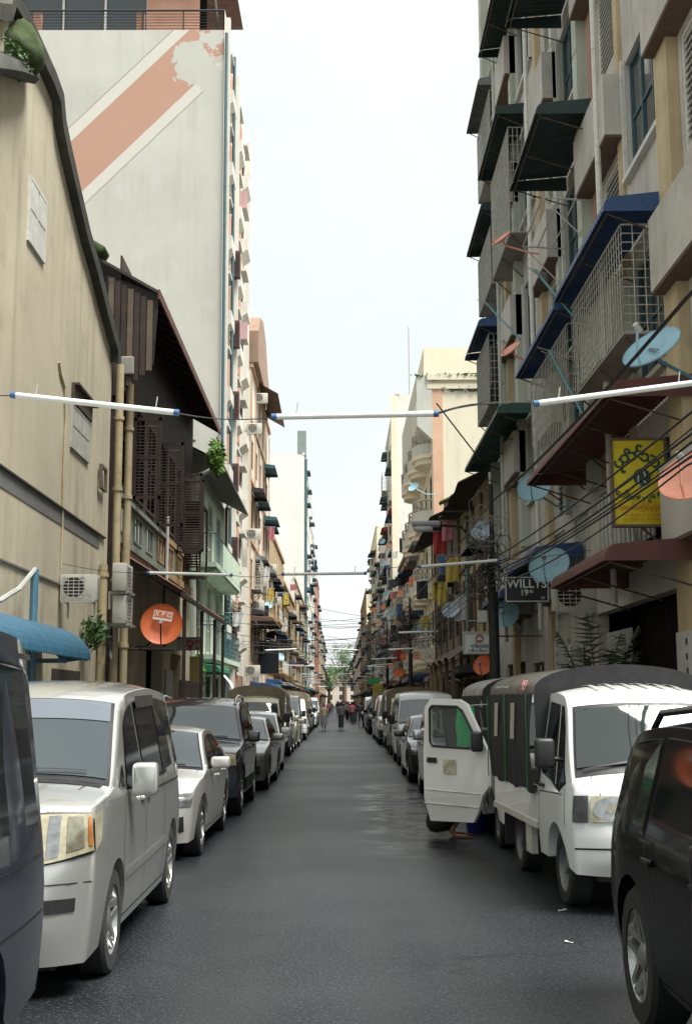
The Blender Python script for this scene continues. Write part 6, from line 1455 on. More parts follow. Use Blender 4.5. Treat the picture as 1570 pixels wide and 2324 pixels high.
# ------------------------------------------------------------------ lamps strung over the street
M_TUBE = mat('white_lamp_tube', (.62, .64, .60), .35, .06, 6, space='obj', grime=.15)
M_CAP = mat('blue_end_cap', (.03, .10, .22), .5, .1, 6, space='obj')
rows_ = [(10.3, [((37, 897), (395, 936)), ((628, 946), (983, 939)), ((1222, 915), (1580, 868))], 'first'), (20.5, [((340, 1300), (522, 1305)), ((645, 1303), (826, 1301)), ((955, 1286), (1127, 1272))], 'second')]
names = ('left', 'middle', 'right')
def tube_lamp(a, b, label, r=.026, group=None):
    a, b = Vector(a), Vector(b); t = thing('tube_lamp', label, 'lamp', a, group); d = (b-a).normalized()
    MB().tube([a, b], r, 10).build('tube', M_TUBE, t, 60)
    for p, q in ((a, -d), (b, d)): MB().tube([p, p+q*.045], r*1.12, 10).build('end_cap', M_CAP, t, 60)
    for u in (.12, .88): p = a.lerp(b, u); MB().tube([p-Vector((0, 0, .02)), p+Vector((.02, 0, .12))], .005, 4).build('hook', M_PVC, t)
    return t
for Y, L, w in rows_:
    pts = []
    for (p, q), nm in zip(L, names):
        a, b = at_y(*p, Y), at_y(*q, Y)
        tube_lamp(a, b, f'white tube lamp at the {nm} of the {"nearest" if w == "first" else "second nearest"} row over the street'); pts += [a, b]
    al = Vector((XL, Y+.3, pts[0].z+.2)); ar = Vector((XR, Y+.2, pts[-1].z+.25))
    cable([al, pts[0]], .005, .05, f'thin wire holding the left end of the {w} lamp row', None)
    cable([pts[1], pts[2]], .005, .04, f'thin wire between left and middle lamps of the {w} row', None); cable([pts[3], pts[4]], .005, -.04, f'thin wire between middle and right lamps of the {w} row', None)
    cable([pts[5], ar], .005, .03, f'thin wire holding the right end of the {w} lamp row', None)
rnd = random.Random(77)
ORDN = ('third', 'fourth', 'fifth', 'sixth', 'seventh', 'eighth', 'ninth', 'tenth', 'eleventh', 'twelfth', 'thirteenth', 'fourteenth')
for i, Y in enumerate((41, 52, 63, 74, 86, 98, 111, 125, 140, 156, 174, 194)):
    z = 3.85+rnd.uniform(-.25, .25); cable([(XL, Y, z+.4), (0, Y, z+.12), (XR, Y, z+.4)], .008, .02, f'thin wire carrying the {ORDN[i]} row of tube lamps from the viewer', 'lamp wires farther down the street')
    for nm, x in zip(names, (-2.5, .1, 2.4)):
        x += rnd.uniform(-.35, .35)
        if Y in (41, 63) and x < 1: continue
        tube_lamp((x-.65, Y, z+rnd.uniform(-.05, .05)), (x+.65, Y, z+rnd.uniform(-.05, .05)), f'white tube lamp at the {nm} of the {ORDN[i]} row from the viewer', .035, 'distant rows of tube lamps')
# ------------------------------------------------------------------ poles and cables on the right
M_POLE = mat('black_utility_pole', (.016, .015, .014), .7, .3, 3)
POLES = []
for i, (x, Y, h, lab) in enumerate(((3.10, 24.8, 6.1, 'black utility pole with a tangle of cables beside the near right block'), (3.30, 57.5, 6.5, 'second black utility pole, in front of the dark shophouse'), (3.25, 84, 7.0, 'third black utility pole farther along the right pavement'), (3.3, 122, 7.5, 'fourth black utility pole, thin in the distance on the right'))):
    t = thing('utility_pole', lab, 'pole', (x, Y, 0), None)
    MB().tube([(x, Y, 0), (x, Y, 3.9)], [.115, .10], 12).build('shaft', M_POLE, t, 60); MB().tube([(x, Y, 3.85), (x, Y, h)], [.055, .045], 8).build('upper_shaft', M_POLE, t, 60)
    for k in range(5):
        MB().lathe([(.001, -.03), (.05, -.03), (.03, 0), (.05, .03), (.001, .03)], 8, TM(x-.14, Y-.02, 4.0+.16*k)).build('insulator', M_WHITEF, t, 40)
    MB().box(x-.16, x-.13, Y-.03, Y+.03, 3.9, 4.8).build('insulator_rack', M_IRON, t)
    MB().rbox(TM(x-.22, Y, 3.4), .09, .08, .12, .02).build('junction_box', M_PVC, t)
    POLES.append((x, Y))
def loops(c, n, seed, lab, grp, rr=.35):
    r = random.Random(seed); mb = MB()
    for k in range(n):
        a0 = r.uniform(0, 6); ra, rb = r.uniform(.10, rr), r.uniform(.12, rr*1.3); o = Vector(c)+Vector((r.gauss(0, .12), r.gauss(0, .15), r.gauss(0, .28)))
        mb.tube([o+Vector((ra*math.cos(a0+q*.55)+.04*r.gauss(0, 1), .5*ra*math.sin(q*.8+k), rb*math.sin(a0+q*.55)+.03*r.gauss(0, 1))) for q in range(13)], .008, 4, False)
    o = mb.build('cable_tangle', mat('grey_cable', (.20, .185, .16), .7) if seed == 5 else M_BLK); tag(o, lab, 'cable', grp); o['kind'] = 'stuff'
loops((2.95, 24.7, 4.95), 14, 5, 'pale tangle of spare cable at the top of the nearest pole', None)
loops((3.0, 24.7, 4.2), 22, 6, 'black knot of cables round the nearest pole', None, .3); loops((3.2, 57.3, 5.2), 34, 7, 'black knot of cables round the second pole', None, .7); loops((3.2, 83.7, 5.6), 34, 8, 'black knot of cables round the third pole', None, .9)
loops((3.6, 45, 4.4), 16, 9, 'black cables hanging under the ochre house eave', None, .5); loops((3.9, 70, 5.2), 24, 10, 'black cables hanging before the low brown shophouse', None, .9); loops((3.4, 104, 6.0), 30, 11, 'black cables hanging before the white stained block', None, 1.1)
rnd = random.Random(3)
cable([(3.42, 4, 5.9), (3.40, 11.6, 5.62), (3.12, 24.8, 5.75), (3.3, 57.5, 6.3)], .028, .12, 'thick black cable running high along the right side to the poles', None, None, 14)
for k in range(7):
    dz = .085*k; dx = rnd.uniform(-.06, .06)
    cable([(3.45+dx, 4, 4.25+dz+rnd.uniform(-.05, .05)), (3.42+dx, 11.8, 4.0+dz*.9), (3.10-.1, 24.8, 4.0+dz), (3.2, 57.5, 4.3+dz*1.2), (3.2, 84, 4.7+dz)], rnd.choice((.010, .013, .016)), rnd.uniform(.08, .2), 'black cable in the low bundle along the right side', 'low cable bundle on the right', None, 12)
for k in range(6):
    cable([(2.98, 24.8, 4.0+.15*k), (rnd.uniform(3.6, 4.5), rnd.uniform(28, 36), rnd.uniform(3.5, 5.5))], .009, rnd.uniform(.1, .5), 'slack black cable from the nearest pole to the right-hand houses', 'slack cables from the nearest pole')
for k in range(22):
    Y = rnd.choice((57.5, 57.5, 84, 84, 84, 122)); Y2 = Y+rnd.uniform(-14, 16); z = rnd.uniform(4.2, 6.3)
    cable([(3.2, Y, z), (rnd.uniform(XL, XL+.8), Y2, z+rnd.uniform(-1.2, 1.6))], .010, rnd.uniform(.15, .7), f'thin black cable crossing the street from the {dict([(57.5, "second"), (84, "third"), (122, "fourth")])[Y]} pole', f'cables crossing from the {dict([(57.5, "second"), (84, "third"), (122, "fourth")])[Y]} pole')
for k in range(10):
    Y = 36+rnd.uniform(0, 60); cable([(rnd.uniform(3.0, 4.3), Y, rnd.uniform(3.6, 7)), (rnd.uniform(3.3, 4.4), Y+rnd.uniform(8, 26), rnd.uniform(3.6, 7))], .012, rnd.uniform(.3, 1.1), 'sagging black cable along the old right-hand houses', 'sagging cables on the right')
for k in range(5):
    Y = 44+k*9; cable([(XL+.2, Y, 4.3+.2*k), (XL+.3, Y+14, 4.5+.25*k)], .010, .3, 'thin cable along the left-hand fronts', 'cables along the left fronts')
a, b, c_ = at_y(990, 915, 26), at_y(1090, 1045, 26), at_y(1130, 925, 34)
cable([a, b], .016, 0, 'dark straight rod slanting above the green hood on the right', None, None, 4)
cable([at_y(985, 940, 10.4), c_], .012, -.1, 'black wire from the middle lamp to the green hood', None)
# ------------------------------------------------------------------ dishes
D = lambda px_, py_, X, r, c, lab, aim=(-.45, -.7, .55), grp=None, mz=-.35, mx=XR-.02, **k: dish(tuple(at_x(px_, py_, X)), aim, r, c, lab, (mx, at_x(px_, py_, X).y+.15, at_x(px_, py_, X).z+mz), grp, **k)
bd = D(1477, 787, 3.72, .37, 'sky', 'big sky-blue satellite dish below the blue hood', (-.60, -.52, .72), back=M_BLUEP)
pd = D(1568, 1078, 3.72, .36, 'peach', 'large peach satellite dish at the right edge beside the yellow sign', (-.50, -.62, .62), mz=-.25, back=M_DISH['orange'])
D(1211, 1105, 3.75, .33, 'blue', 'rust-stained blue dish under the upper brown hood', (-.35, -.85, .45)); D(1092, 1203, 3.85, .29, 'pale', 'pale blue dish behind the nearest pole top', (-.2, -.9, .3))
D(1245, 1282, 3.62, .36, 'blue', 'rust-stained blue dish overlapping the black name sign', (-.42, -.78, .50)); D(1023, 1383, 3.55, .30, 'pale', 'pale dish left of the nearest pole, low down', (-.42, -.78, .46))
D(1146, 1392, 3.9, .33, 'sky', 'sky-blue dish half hidden behind the nearest pole', (-.35, -.85, .2)); D(1095, 1509, 3.75, .27, 'orange', 'orange dish low on the wall left of the nearest pole', (-.45, -.8, .3))
D(1136, 541, 3.45, .235, 'peach', 'peach dish highest up on the near right block', (-.62, -.35, .75), mz=-.3); D(1157, 792, 3.7, .25, 'peach', 'peach dish between the blue hoods of the near right block', (-.62, -.38, .72), mz=-.3)
D(938, 1104, 3.5, .26, 'sky', 'blue dish standing out from the cream block', (-.6, -.6, .5)); D(937, 1318, 3.7, .25, 'orange', 'small orange dish above the second pole', (-.4, -.85, .3)); D(909, 1347, 3.7, .25, 'peach', 'small peach dish left of the second pole', (-.4, -.85, .4))
D(946, 1487, 3.6, .20, 'peach', 'peach dish at pavement height right of the second pole', (-.3, -.9, .4)); D(916, 1489, 3.6, .24, 'orange', 'orange dish just left of the second pole at pavement height', (-.3, -.9, .1)); D(905, 1528, 3.5, .25, 'orange', 'low orange dish by the third pole', (-.3, -.9, .4))
D(880, 1535, 3.4, .36, 'sky', 'low blue dish by the third pole', (-.5, -.7, .5))
text('lettering', 'DTH', .09, mat('dark_print', (.03, .05, .06), .6), bd, Matrix.Translation(Vector(bd.location)+Vector((-.60, -.52, .72)).normalized()*-.045) @ Vector((-.60, -.52, .72)).to_track_quat('Z', 'Y').to_matrix().to_4x4() @ Matrix.Rotation(R(150), 4, 'Z'), bold=.02)
rnd = random.Random(12)
def bname(side, Y):
    if side == 'left': return 'pediment block' if Y < 82 else 'left gabled shophouse' if Y < 104 else 'left ochre terrace' if Y < 130 else 'left grey-cream terrace'
    return 'cream block' if Y < 73 else 'low brown shophouse' if Y < 94 else 'white stained block' if Y < 116 else 'right five storey grey block' if Y < 140 else 'right pale yellow walk-up'
for k in range(26):
    Y = rnd.uniform(62, 150); sgn = 1 if rnd.random() < .85 else -1; x = rnd.uniform(3.4, 4.1)*sgn; z = rnd.uniform(3.4, 9 if Y < 95 else 17); c = rnd.choice(('blue', 'sky', 'pale', 'orange', 'peach'))
    side = 'right' if sgn > 0 else 'left'; hue = {'blue': 'blue', 'sky': 'blue', 'pale': 'pale', 'orange': 'orange', 'peach': 'peach'}[c]
    dish((x, Y, z), (-.45*sgn, -.7, .5), rnd.uniform(.22, .32), c, f'{hue} dish {"high" if z > 8 else "halfway" if z > 5.2 else "low"} on the {bname(side, Y)}', ((XR if sgn > 0 else XL), Y+.2, z-.3), f'{hue} dishes on the {bname(side, Y)}')
# ------------------------------------------------------------------ air conditioners on farther fronts
rnd = random.Random(21)
for px_, py_ in ((592, 915), (578, 985), (575, 1225), (590, 1330), (573, 1535), (590, 1395)):
    a = at_x(px_, py_, XL+.3); ac_unit((XL+.3, a.y, a.z), 'y', 'cream air conditioner box on the pediment block', 'air conditioners on the pediment block')
for k in range(14):
    Y = rnd.uniform(60, 130); sgn = rnd.choice((-1, 1, 1)); z = rnd.uniform(3.6, 10)
    ac_unit(((XR if sgn > 0 else XL)-.32*sgn, Y, z), 'y', f'small air conditioner box on the {bname("right" if sgn > 0 else "left", Y)}', f'air conditioners on the {bname("right" if sgn > 0 else "left", Y)}')
# ------------------------------------------------------------------ antennas on the right block
for px_, py_, qx, qy, lab in ((1212, 612, 1302, 720, 'teal aerial mast slanting past the second blue hood'), (1100, 686, 1180, 770, 'teal aerial mast at the far end of the near right block'), (1245, 795, 1345, 985, 'teal aerial mast in front of the window cages')):
    a, b = at_x(px_, py_, 3.45), at_x(qx, qy, 3.95); t = thing('aerial_mast', lab, 'antenna', b)
    MB().tube([a, b], .022, 6).build('mast', mat('teal_mast_paint', (.07, .22, .23), .5), t)
    for k in range(4):
        p = a.lerp(b, .02+.05*k); MB().tube([p+Vector((-.22+.03*k, -.1, .05)), p+Vector((.22-.03*k, .1, -.02))], .007, 4).build('aerial_rod', M_PVC, t)
# ------------------------------------------------------------------ signs
def panel(root, c, w, h, m, frame=None, d=.06):
    MB().box(c.x-w/2, c.x+w/2, c.y, c.y+d, c.z-h/2, c.z+h/2).build('panel', m, root)
    if frame:
        f = .035
        MB().box(c.x-w/2-f, c.x+w/2+f, c.y-.02, c.y+d+.02, c.z+h/2, c.z+h/2+f).build('frame_bar', frame, root); MB().box(c.x-w/2-f, c.x+w/2+f, c.y-.02, c.y+d+.02, c.z-h/2-f, c.z-h/2).build('frame_bar', frame, root)
        MB().box(c.x-w/2-f, c.x-w/2, c.y-.02, c.y+d+.02, c.z-h/2, c.z+h/2).build('frame_bar', frame, root); MB().box(c.x+w/2, c.x+w/2+f, c.y-.02, c.y+d+.02, c.z-h/2, c.z+h/2).build('frame_bar', frame, root)
Y = 16.6; a, b = at_y(1388, 1000, Y), at_y(1512, 1190, Y); c = Vector(((a.x+b.x)/2, Y, (a.z+b.z)/2)); w, h = b.x-a.x, a.z-b.z
ys = thing('yellow_sign', 'bright yellow restaurant sign with green Burmese lettering', 'sign', c)
M_YEL = mat('yellow_sign_paint', (.62, .50, .010), .5, .06, 3); M_GRT = mat('dark_green_letters', (.012, .060, .030), .6); M_ORT = mat('orange_letters', (.55, .13, .015), .6)
panel(ys, c, w, h, M_YEL, M_WOOD2); Yt = c.y-.008
for s_, x, z, ang, sz in (('ပ', -.385, .225, 34, .30), ('ု', -.315, .155, 14, .32), ('သ', -.205, .295, 18, .30), ('ိ', -.225, .368, 14, .30), ('မ', -.005, .325, 0, .30), ('်', .01, .405, 0, .34), ('သ', .185, .285, -16, .30), ('ာ', .315, .225, -24, .30), ('း', .42, .155, -30, .28)):
    Yt -= .0012; text('letter', s_, sz*w, M_GRT, ys, Matrix.Translation((c.x+x*w, Yt, c.z+z*h)) @ FACE @ Matrix.Rotation(R(ang), 4, 'Z'), bold=.03, ctr=True)
em = MB().lathe([(.001, 0), (.17*w, 0), (.17*w, .004), (.001, .004)], 24, TM(c.x+.05*w, Yt, c.z+.06*h, R(90))); em.build('emblem', M_GRT, ys)
for pts in ([(.02, .13), (.09, .12), (.11, .07), (.08, .02), (.12, -.02)], [(-.02, .10), (-.03, 0), (.01, -.07)]):
    MB().tube([(c.x+p*w, Yt-.008, c.z+q*h) for p, q in pts], .010, 5).build('emblem_line', M_PLATE, ys)
for s_, x, z, ang, sz in (('ေ', -.43, -.13, -12, .16), ('ပ', -.33, -.155, -10, .16), ('ါ', -.27, -.15, -10, .18), ('်', -.25, -.11, -8, .2), ('ဆ', -.13, -.19, -5, .16), ('န', -.02, -.20, 0, .15), ('း', .07, -.20, 0, .15), ('မ', .16, -.19, 4, .15), ('ွ', .18, -.23, 4, .16), ('ေ', .25, -.17, 8, .15), ('း', .34, -.15, 10, .15), ('က', .42, -.14, 12, .14)):
    Yt -= .0012; text('letter', s_, sz*w, M_GRT, ys, Matrix.Translation((c.x+x*w, Yt, c.z+z*h)) @ FACE @ Matrix.Rotation(R(ang), 4, 'Z'), bold=.02, ctr=True)
text('lettering', 'ထမင်းဆိုင်နှင့်စား', .13*w, M_ORT, ys, Matrix.Translation((c.x+.05*w, Yt, c.z-.30*h)) @ FACE, bold=.015)
for k, s_ in enumerate(('အ - 381368 ၊ ဖ - 09.6273366', '၁၉ - 256697 ၊ ဖ : 09.250070686')):
    text('lettering', s_, .062*w, M_ORT, ys, Matrix.Translation((c.x+.04*w, Yt, c.z-.39*h-.05*h*k)) @ FACE)
MB().box(c.x+w/2+.035, XR+.02, Y, Y+.05, c.z+h/2-.0, c.z+h/2+.05).build('hanger', M_IRON, ys); MB().box(c.x+w/2+.035, XR+.02, Y, Y+.05, c.z-h/2-.05, c.z-h/2).build('hanger', M_IRON, ys)
MB().tube([(c.x, Y+.03, c.z-h/2-.03), (XR, Y+.03, c.z-h/2-.45)], .02, 5).build('stay', M_IRON, ys)
Y = 22.6; a, b = at_y(1144, 1308, Y), at_y(1246, 1367, Y); c = Vector(((a.x+b.x)/2, Y, (a.z+b.z)/2)); w, h = b.x-a.x, a.z-b.z
ws = thing('name_sign', 'small black hanging sign reading WILLYS 19th in white', 'sign', c); M_SB = mat('sign_black', (.010, .012, .016), .4, .1, 4); M_WL = mat('white_letters', (.62, .62, .58), .6, .05, 5)
panel(ws, c, w, h, M_SB, None, .05)
for x0, x1, z0, z1 in ((-.48, .48, .44, .47), (-.48, .48, -.47, -.44), (-.485, -.465, -.44, .44), (.465, .485, -.44, .44)): MB().box(c.x+x0*w, c.x+x1*w, c.y-.006, c.y-.001, c.z+z0*h, c.z+z1*h).build('border_line', M_WL, ws)
text('lettering', 'WILLYS', .27*w, M_WL, ws, Matrix.Translation((c.x, c.y-.004, c.z+.2*h)) @ FACE, bold=.015); text('lettering', '19', .19*w, M_WL, ws, Matrix.Translation((c.x-.06*w, c.y-.004, c.z-.13*h)) @ FACE, bold=.015)
text('lettering', 'th', .11*w, M_WL, ws, Matrix.Translation((c.x+.10*w, c.y-.004, c.z-.08*h)) @ FACE, bold=.01); text('lettering', '97', .09*w, M_WL, ws, Matrix.Translation((c.x+.36*w, c.y-.004, c.z-.34*h)) @ FACE)
MB().box(c.x+w/2, XR, Y+.01, Y+.05, c.z+.1*h, c.z+.2*h).build('hanger', M_BLK, ws); MB().tube([(c.x+w/2-.02, Y+.03, c.z-h/2+.03), (XR, Y+.03, c.z+.15)], .015, 5).build('stay', M_BLK, ws)
Y = 28.0; a, b = at_y(1053, 1437, Y), at_y(1120, 1481, Y); c = Vector(((a.x+b.x)/2, Y, (a.z+b.z)/2)); w, h = b.x-a.x, a.z-b.z
cs = thing('shop_sign', 'white shop sign reading Convenience beside the nearest pole', 'sign', c); panel(cs, c, w, h, mat('white_sign', (.62, .64, .62), .5, .06, 3), M_PVC, .06)
text('lettering', 'Convenience S', .125*w, M_GRT, cs, Matrix.Translation((c.x, c.y-.008, c.z-.40*h)) @ FACE); text('lettering', 'မုဇ်ဂုတ', .2*w, M_GRT, cs, Matrix.Translation((c.x+.02*w, c.y-.008, c.z-.16*h)) @ FACE, bold=.02)
MB().lathe([(.001, 0), (.15*w, 0), (.15*w, .004), (.001, .004)], 20, TM(c.x+.02*w, c.y-.002, c.z+.22*h, R(90))).build('badge', mat('badge_brown', (.30, .12, .08), .6), cs)
MB().add([(c.x-.10*w, c.y-.010, c.z+.14*h), (c.x+.14*w, c.y-.010, c.z+.14*h), (c.x+.10*w, c.y-.010, c.z+.26*h), (c.x+.03*w, c.y-.010, c.z+.34*h), (c.x-.05*w, c.y-.010, c.z+.24*h)], [(0, 1, 2, 3, 4)]).build('badge_hill', M_PLATE, cs)
MB().box(c.x+w/2, XR, Y+.01, Y+.05, c.z+.3*h, c.z+.38*h).build('hanger', M_IRON, cs)
bb = thing('billboard', 'large blank black panel on the left fronts below the brown hood', 'sign', at_y(610, 1492, 69)); c = Vector(bb.location)
panel(bb, c, 1.05, 1.75, M_SB, M_IRON, .12); MB().box(c.x-1.3, c.x-.5, c.y+.03, c.y+.08, c.z+.5, c.z+.56).build('hanger', M_IRON, bb)
gs = thing('green_sign', 'small green sign low on the far right', 'sign', at_y(848, 1545, 100)); c = Vector(gs.location); panel(gs, c, .9, .5, mat('green_board', (.05, .35, .12), .5), None)  # plain green board, gives off no light
yb = thing('yellow_board', 'small yellow board low on the far right below the green sign', 'sign', at_y(857, 1568, 98)); c = Vector(yb.location); panel(yb, c, .8, 1.0, mat('dull_yellow_board', (.45, .38, .05), .6), None); MB().box(c.x-.03, c.x+.03, c.y+.07, c.y+.12, 0, c.z).build('post', M_IRON, yb)
for o_x in (gs,): MB().box(o_x.location.x+.45, XR, o_x.location.y+.02, o_x.location.y+.06, o_x.location.z, o_x.location.z+.05).build('hanger', M_IRON, o_x)
# ------------------------------------------------------------------ street lamp on an arm
Y = 30.5; a, b = at_y(934, 1196, Y), at_y(1000, 1192, Y); t = thing('street_lamp', 'grey street lamp head reaching out from the right-hand fronts', 'lamp', b)
q = Matrix.Translation((a+b)/2); MB().rbox(q @ TM(0, 0, .05), .36, .13, .075, .06, 3).build('housing', mat('lamp_grey', (.30, .31, .31), .4, .1, 4), t, 60); MB().rbox(q @ TM(-.08, 0, -.06), .24, .11, .085, .07, 3).build('diffuser', mat('cloudy_plastic', (.52, .52, .48), .3, .08, 4), t, 60)
MB().tube([b, b+Vector((.5, .2, .0)), Vector((3.6, 32, b.z-.25)), Vector((XR, 34, b.z-.9))], .035, 8).build('arm', M_POLE, t)
# ------------------------------------------------------------------ small things on the road
bk_ = at_z(1082, 1888, 0); t = thing('blue_bucket', 'blue plastic bucket on the road under the open truck door', 'bucket', bk_)
MB().lathe([(.001, .01), (.13, 0), (.175, .30), (.185, .31), (.17, .31), (.12, .02), (.001, .02)], 22, TM(*bk_)).build('pail', mat('blue_plastic', (.012, .022, .16), .4, .1, 4), t, 50); MB().tube([bk_+Vector((.18*math.cos(k*.314), .0, .30-.16*math.sin(k*.314))) for k in range(11)], .006, 4).build('handle', M_PVC, t)
for i, (px_, py_) in enumerate(((1275, 2068), (1290, 2140))):
    c = at_z(px_, py_, .0); bm = bmesh.new(); bmesh.ops.create_grid(bm, x_segments=4, y_segments=4, size=.025)
    for v_ in bm.verts: v_.co.z = .012+.018*noise.noise(v_.co*22+Vector((i, 0, 0))); v_.co.x *= 1.3-.1*i; v_.co.y *= .6
    bm.verts.index_update(); tag(MB().add([v_.co+c for v_ in bm.verts], [[v_.index for v_ in f.verts] for f in bm.faces]).build('paper_scrap', mat('scrap_paper', (.42, .41, .38), .8), None, 60), ('pale paper scrap on the road by the truck front wheel', 'pale paper scrap a little nearer than the truck wheel')[i], 'litter'); bm.free()
# ------------------------------------------------------------------ people
M_SKIN = mat('skin', (.24, .125, .075), .6, .1, 6, space='obj'); M_HAIR = mat('black_hair', (.010, .008, .007), .5, .2, 9, space='obj')
def skinned(name, joints, edges, m, root):
    me = bpy.data.meshes.new(name); ks = list(joints); me.from_pydata([joints[k][0] for k in ks], [(ks.index(a), ks.index(b)) for a, b in edges], [])
    o = bpy.data.objects.new('tmp_skin', me); md = o.modifiers.new('s', 'SKIN'); md.use_smooth_shade = True; o.modifiers.new('u', 'SUBSURF').levels = 1
    for i, k in enumerate(ks):
        sv = me.skin_vertices[0].data[i]; sv.radius = joints[k][1] if isinstance(joints[k][1], tuple) else (joints[k][1],)*2; sv.use_root = i == 0
    r = bake(o); bpy.data.objects.remove(o)
    r.materials.clear(); r.materials.append(m); r.polygons.foreach_set('use_smooth', [True]*len(r.polygons)); return link(name, r, root)
def head(root, c, yaw, rz=1.0, hair='short'):
    M = Matrix.Translation(c) @ Matrix.Rotation(yaw, 4, 'Z'); bm = bmesh.new(); bmesh.ops.create_uvsphere(bm, u_segments=16, v_segments=12, radius=1)
    for v in bm.verts:
        p = v.co; x, y, z = p.x*.073, p.y*.092, p.z*.115
        if z < -.02: x *= 1+.35*(z+.02)/.095*.6; y = y*(1+.2*(z+.02)/.095)-(.012 if p.y < 0 else 0)
        if abs(p.x) < .22 and p.y < -.8 and -.35 < p.z < .1: y -= .018
        v.co = Vector((x, y, z))
    bm.verts.index_update(); h = MB().add([M @ v.co for v in bm.verts], [[v.index for v in f.verts] for f in bm.faces]); bm.free(); ho = h.build('face', M_SKIN, root, 'all')
    e = MB()
    for s in (-1, 1): e.rbox(M @ TM(s*.03, -.086, .008), .011, .006, .006, .004, 1); 
    e.build('eyes', M_HAIR, ho); MB().rbox(M @ TM(0, -.085, -.055), .022, .006, .005, .003, 1).build('mouth', mat('lip', (.20, .07, .055), .6), ho)
    for s in (-1, 1): MB().rbox(M @ TM(s*.074, .008, -.005), .010, .022, .03, .008, 2).build('ear', M_SKIN, ho, 60)
    bm = bmesh.new(); bmesh.ops.create_uvsphere(bm, u_segments=16, v_segments=12, radius=1); bm.verts.ensure_lookup_table()
    for v in bm.verts:
        p = v.co; z = p.z; y = p.y
        if p.y < -.25 and p.z < .45: z = .45+.1*(p.z); y = max(p.y, -.8)
        elif p.z < -.35: z = -.35 if hair == 'short' else p.z*1.25
        v.co = Vector((p.x*.080, y*.100+.008, z*.122+.004))
    bm.verts.index_update(); MB().add([M @ v.co for v in bm.verts], [[v.index for v in f.verts] for f in bm.faces]).build('hair', M_HAIR, root, 'all'); bm.free()
def cloth_tube(name, root, rings, m, n=18, fold=.012):
    rows = []
    for i, (c, rx, ry) in enumerate(rings):
        rows.append([(c[0]+rx*math.cos(2*math.pi*k/n)*(1+fold/.1*.3*math.sin(k*2.6+i*.4)), c[1]+ry*math.sin(2*math.pi*k/n)*(1+fold/.1*.3*math.cos(k*2.2)), c[2]) for k in range(n+1)])
    return MB().grid(rows).build(name, m, root, 'all')
def hand(root, p, s):
    mb = MB(); p = Vector(p); mb.rbox(Matrix.Translation(p-Vector((0, 0, .045))), .014, .036, .045, .012, 2)
    for k in range(4): mb.tube([p+Vector((0, -.027+.018*k, -.085)), p+Vector((-s*.006, -.028+.018*k, -.125)), p+Vector((-s*.02, -.028+.018*k, -.155+.008*abs(k-1.5)))], [.009, .008, .006], 5)
    mb.tube([p+Vector((0, -.034, -.03)), p+Vector((-s*.008, -.058, -.06)), p+Vector((-s*.016, -.06, -.085))], [.010, .009, .007], 5); mb.build('hand', M_SKIN, root, 60)
def walker(label, x, y, yaw, h, top, bottom, style='longyi', group=None, ph=.12, hair='short', fine=True, m_arm=None):
    """A walking person: legs mid-stride, arms hanging; style gives what is worn below the waist."""
    t = thing('person', label, 'person', (0, 0, 0), group); ORG[t.name] = Vector(); k = h/1.66
    J = {'pel': ((0, 0, .92*k), (.125, .095)), 'wst': ((0, 0, 1.04*k), (.115, .085)), 'che': ((0, 0, 1.24*k), (.14, .10)), 'nck': ((0, 0, 1.38*k), .06), 'hd': ((0, -.01, 1.47*k), .05)}; E = [('pel', 'wst'), ('wst', 'che'), ('che', 'nck'), ('nck', 'hd')]
    for s, q in ((-1, 1), (1, -1)):
        n = 'l' if s < 0 else 'r'
        J.update({n+'h': ((s*.085, 0, .86*k), .085), n+'k': ((s*.09, -ph*.5*q-.02, .48*k), .056), n+'a': ((s*.09, -ph*q+.02, .09*k), .036), n+'t': ((s*.095, -ph*q-.13, .03), .032),
                  n+'s': ((s*.165, 0, 1.32*k), .056), n+'e': ((s*.215, .03*q+.02, 1.05*k), .041), n+'w': ((s*.225, -.10*q+.0, .83*k), .029)})
        E += [('pel', n+'h'), (n+'h', n+'k'), (n+'k', n+'a'), (n+'a', n+'t'), ('che', n+'s'), (n+'s', n+'e'), (n+'e', n+'w')]
    skinned('body', J, E, M_SKIN, t)
    for s, q in ((-1, 1), (1, -1)):
        if fine: hand(t, (s*.225, -.10*q, .82*k), s)
        cloth_tube('sleeve', t, [((s*.135, 0, 1.37*k), .07, .075), ((s*.185, .0, 1.32*k), .075, .075), ((s*.205, .02, 1.17*k), .066, .064), ((s*.212, .025, 1.08*k), .062, .06)], top, 12)
    cloth_tube('shirt', t, [((0, 0, 1.41*k), .075, .075), ((0, 0, 1.37*k), .16, .11), ((0, 0, 1.25*k), .178, .125), ((0, 0, 1.05*k), .155, .118), ((0, 0, .88*k), .17, .13)], top)
    if style == 'longyi': cloth_tube('longyi', t, [((0, 0, 1.0*k), .15, .112), ((0, 0, .85*k), .178, .135), ((0, -.01, .5*k), .165, .16), ((0, 0, .14*k), .165, .20)], bottom)
    elif style == 'dress': cloth_tube('skirt', t, [((0, 0, 1.02*k), .15, .112), ((0, 0, .85*k), .18, .14), ((0, 0, .55*k), .20, .18), ((0, 0, .30*k), .215, .215)], bottom)
    else:
        for s, q in ((-1, 1), (1, -1)): cloth_tube('trouser_leg', t, [((s*.08, 0, .95*k), .105, .12), ((s*.09, -ph*.25*q, .7*k), .088, .10), ((s*.09, -ph*.5*q-.015, .48*k), .075, .082), ((s*.09, -ph*.55*q, .42*k), .075, .082)] if style == 'shorts' else [((s*.08, 0, .95*k), .105, .12), ((s*.09, -ph*.25*q, .7*k), .088, .10), ((s*.09, -ph*.5*q-.015, .48*k), .072, .08), ((s*.09, -ph*q+.02, .10*k), .06, .07)], bottom, 12)
    head(t, (0, -.015, h-.117), 0, 1, hair)
    t.location = (x, y, 0); t.rotation_euler = (0, 0, yaw); return t
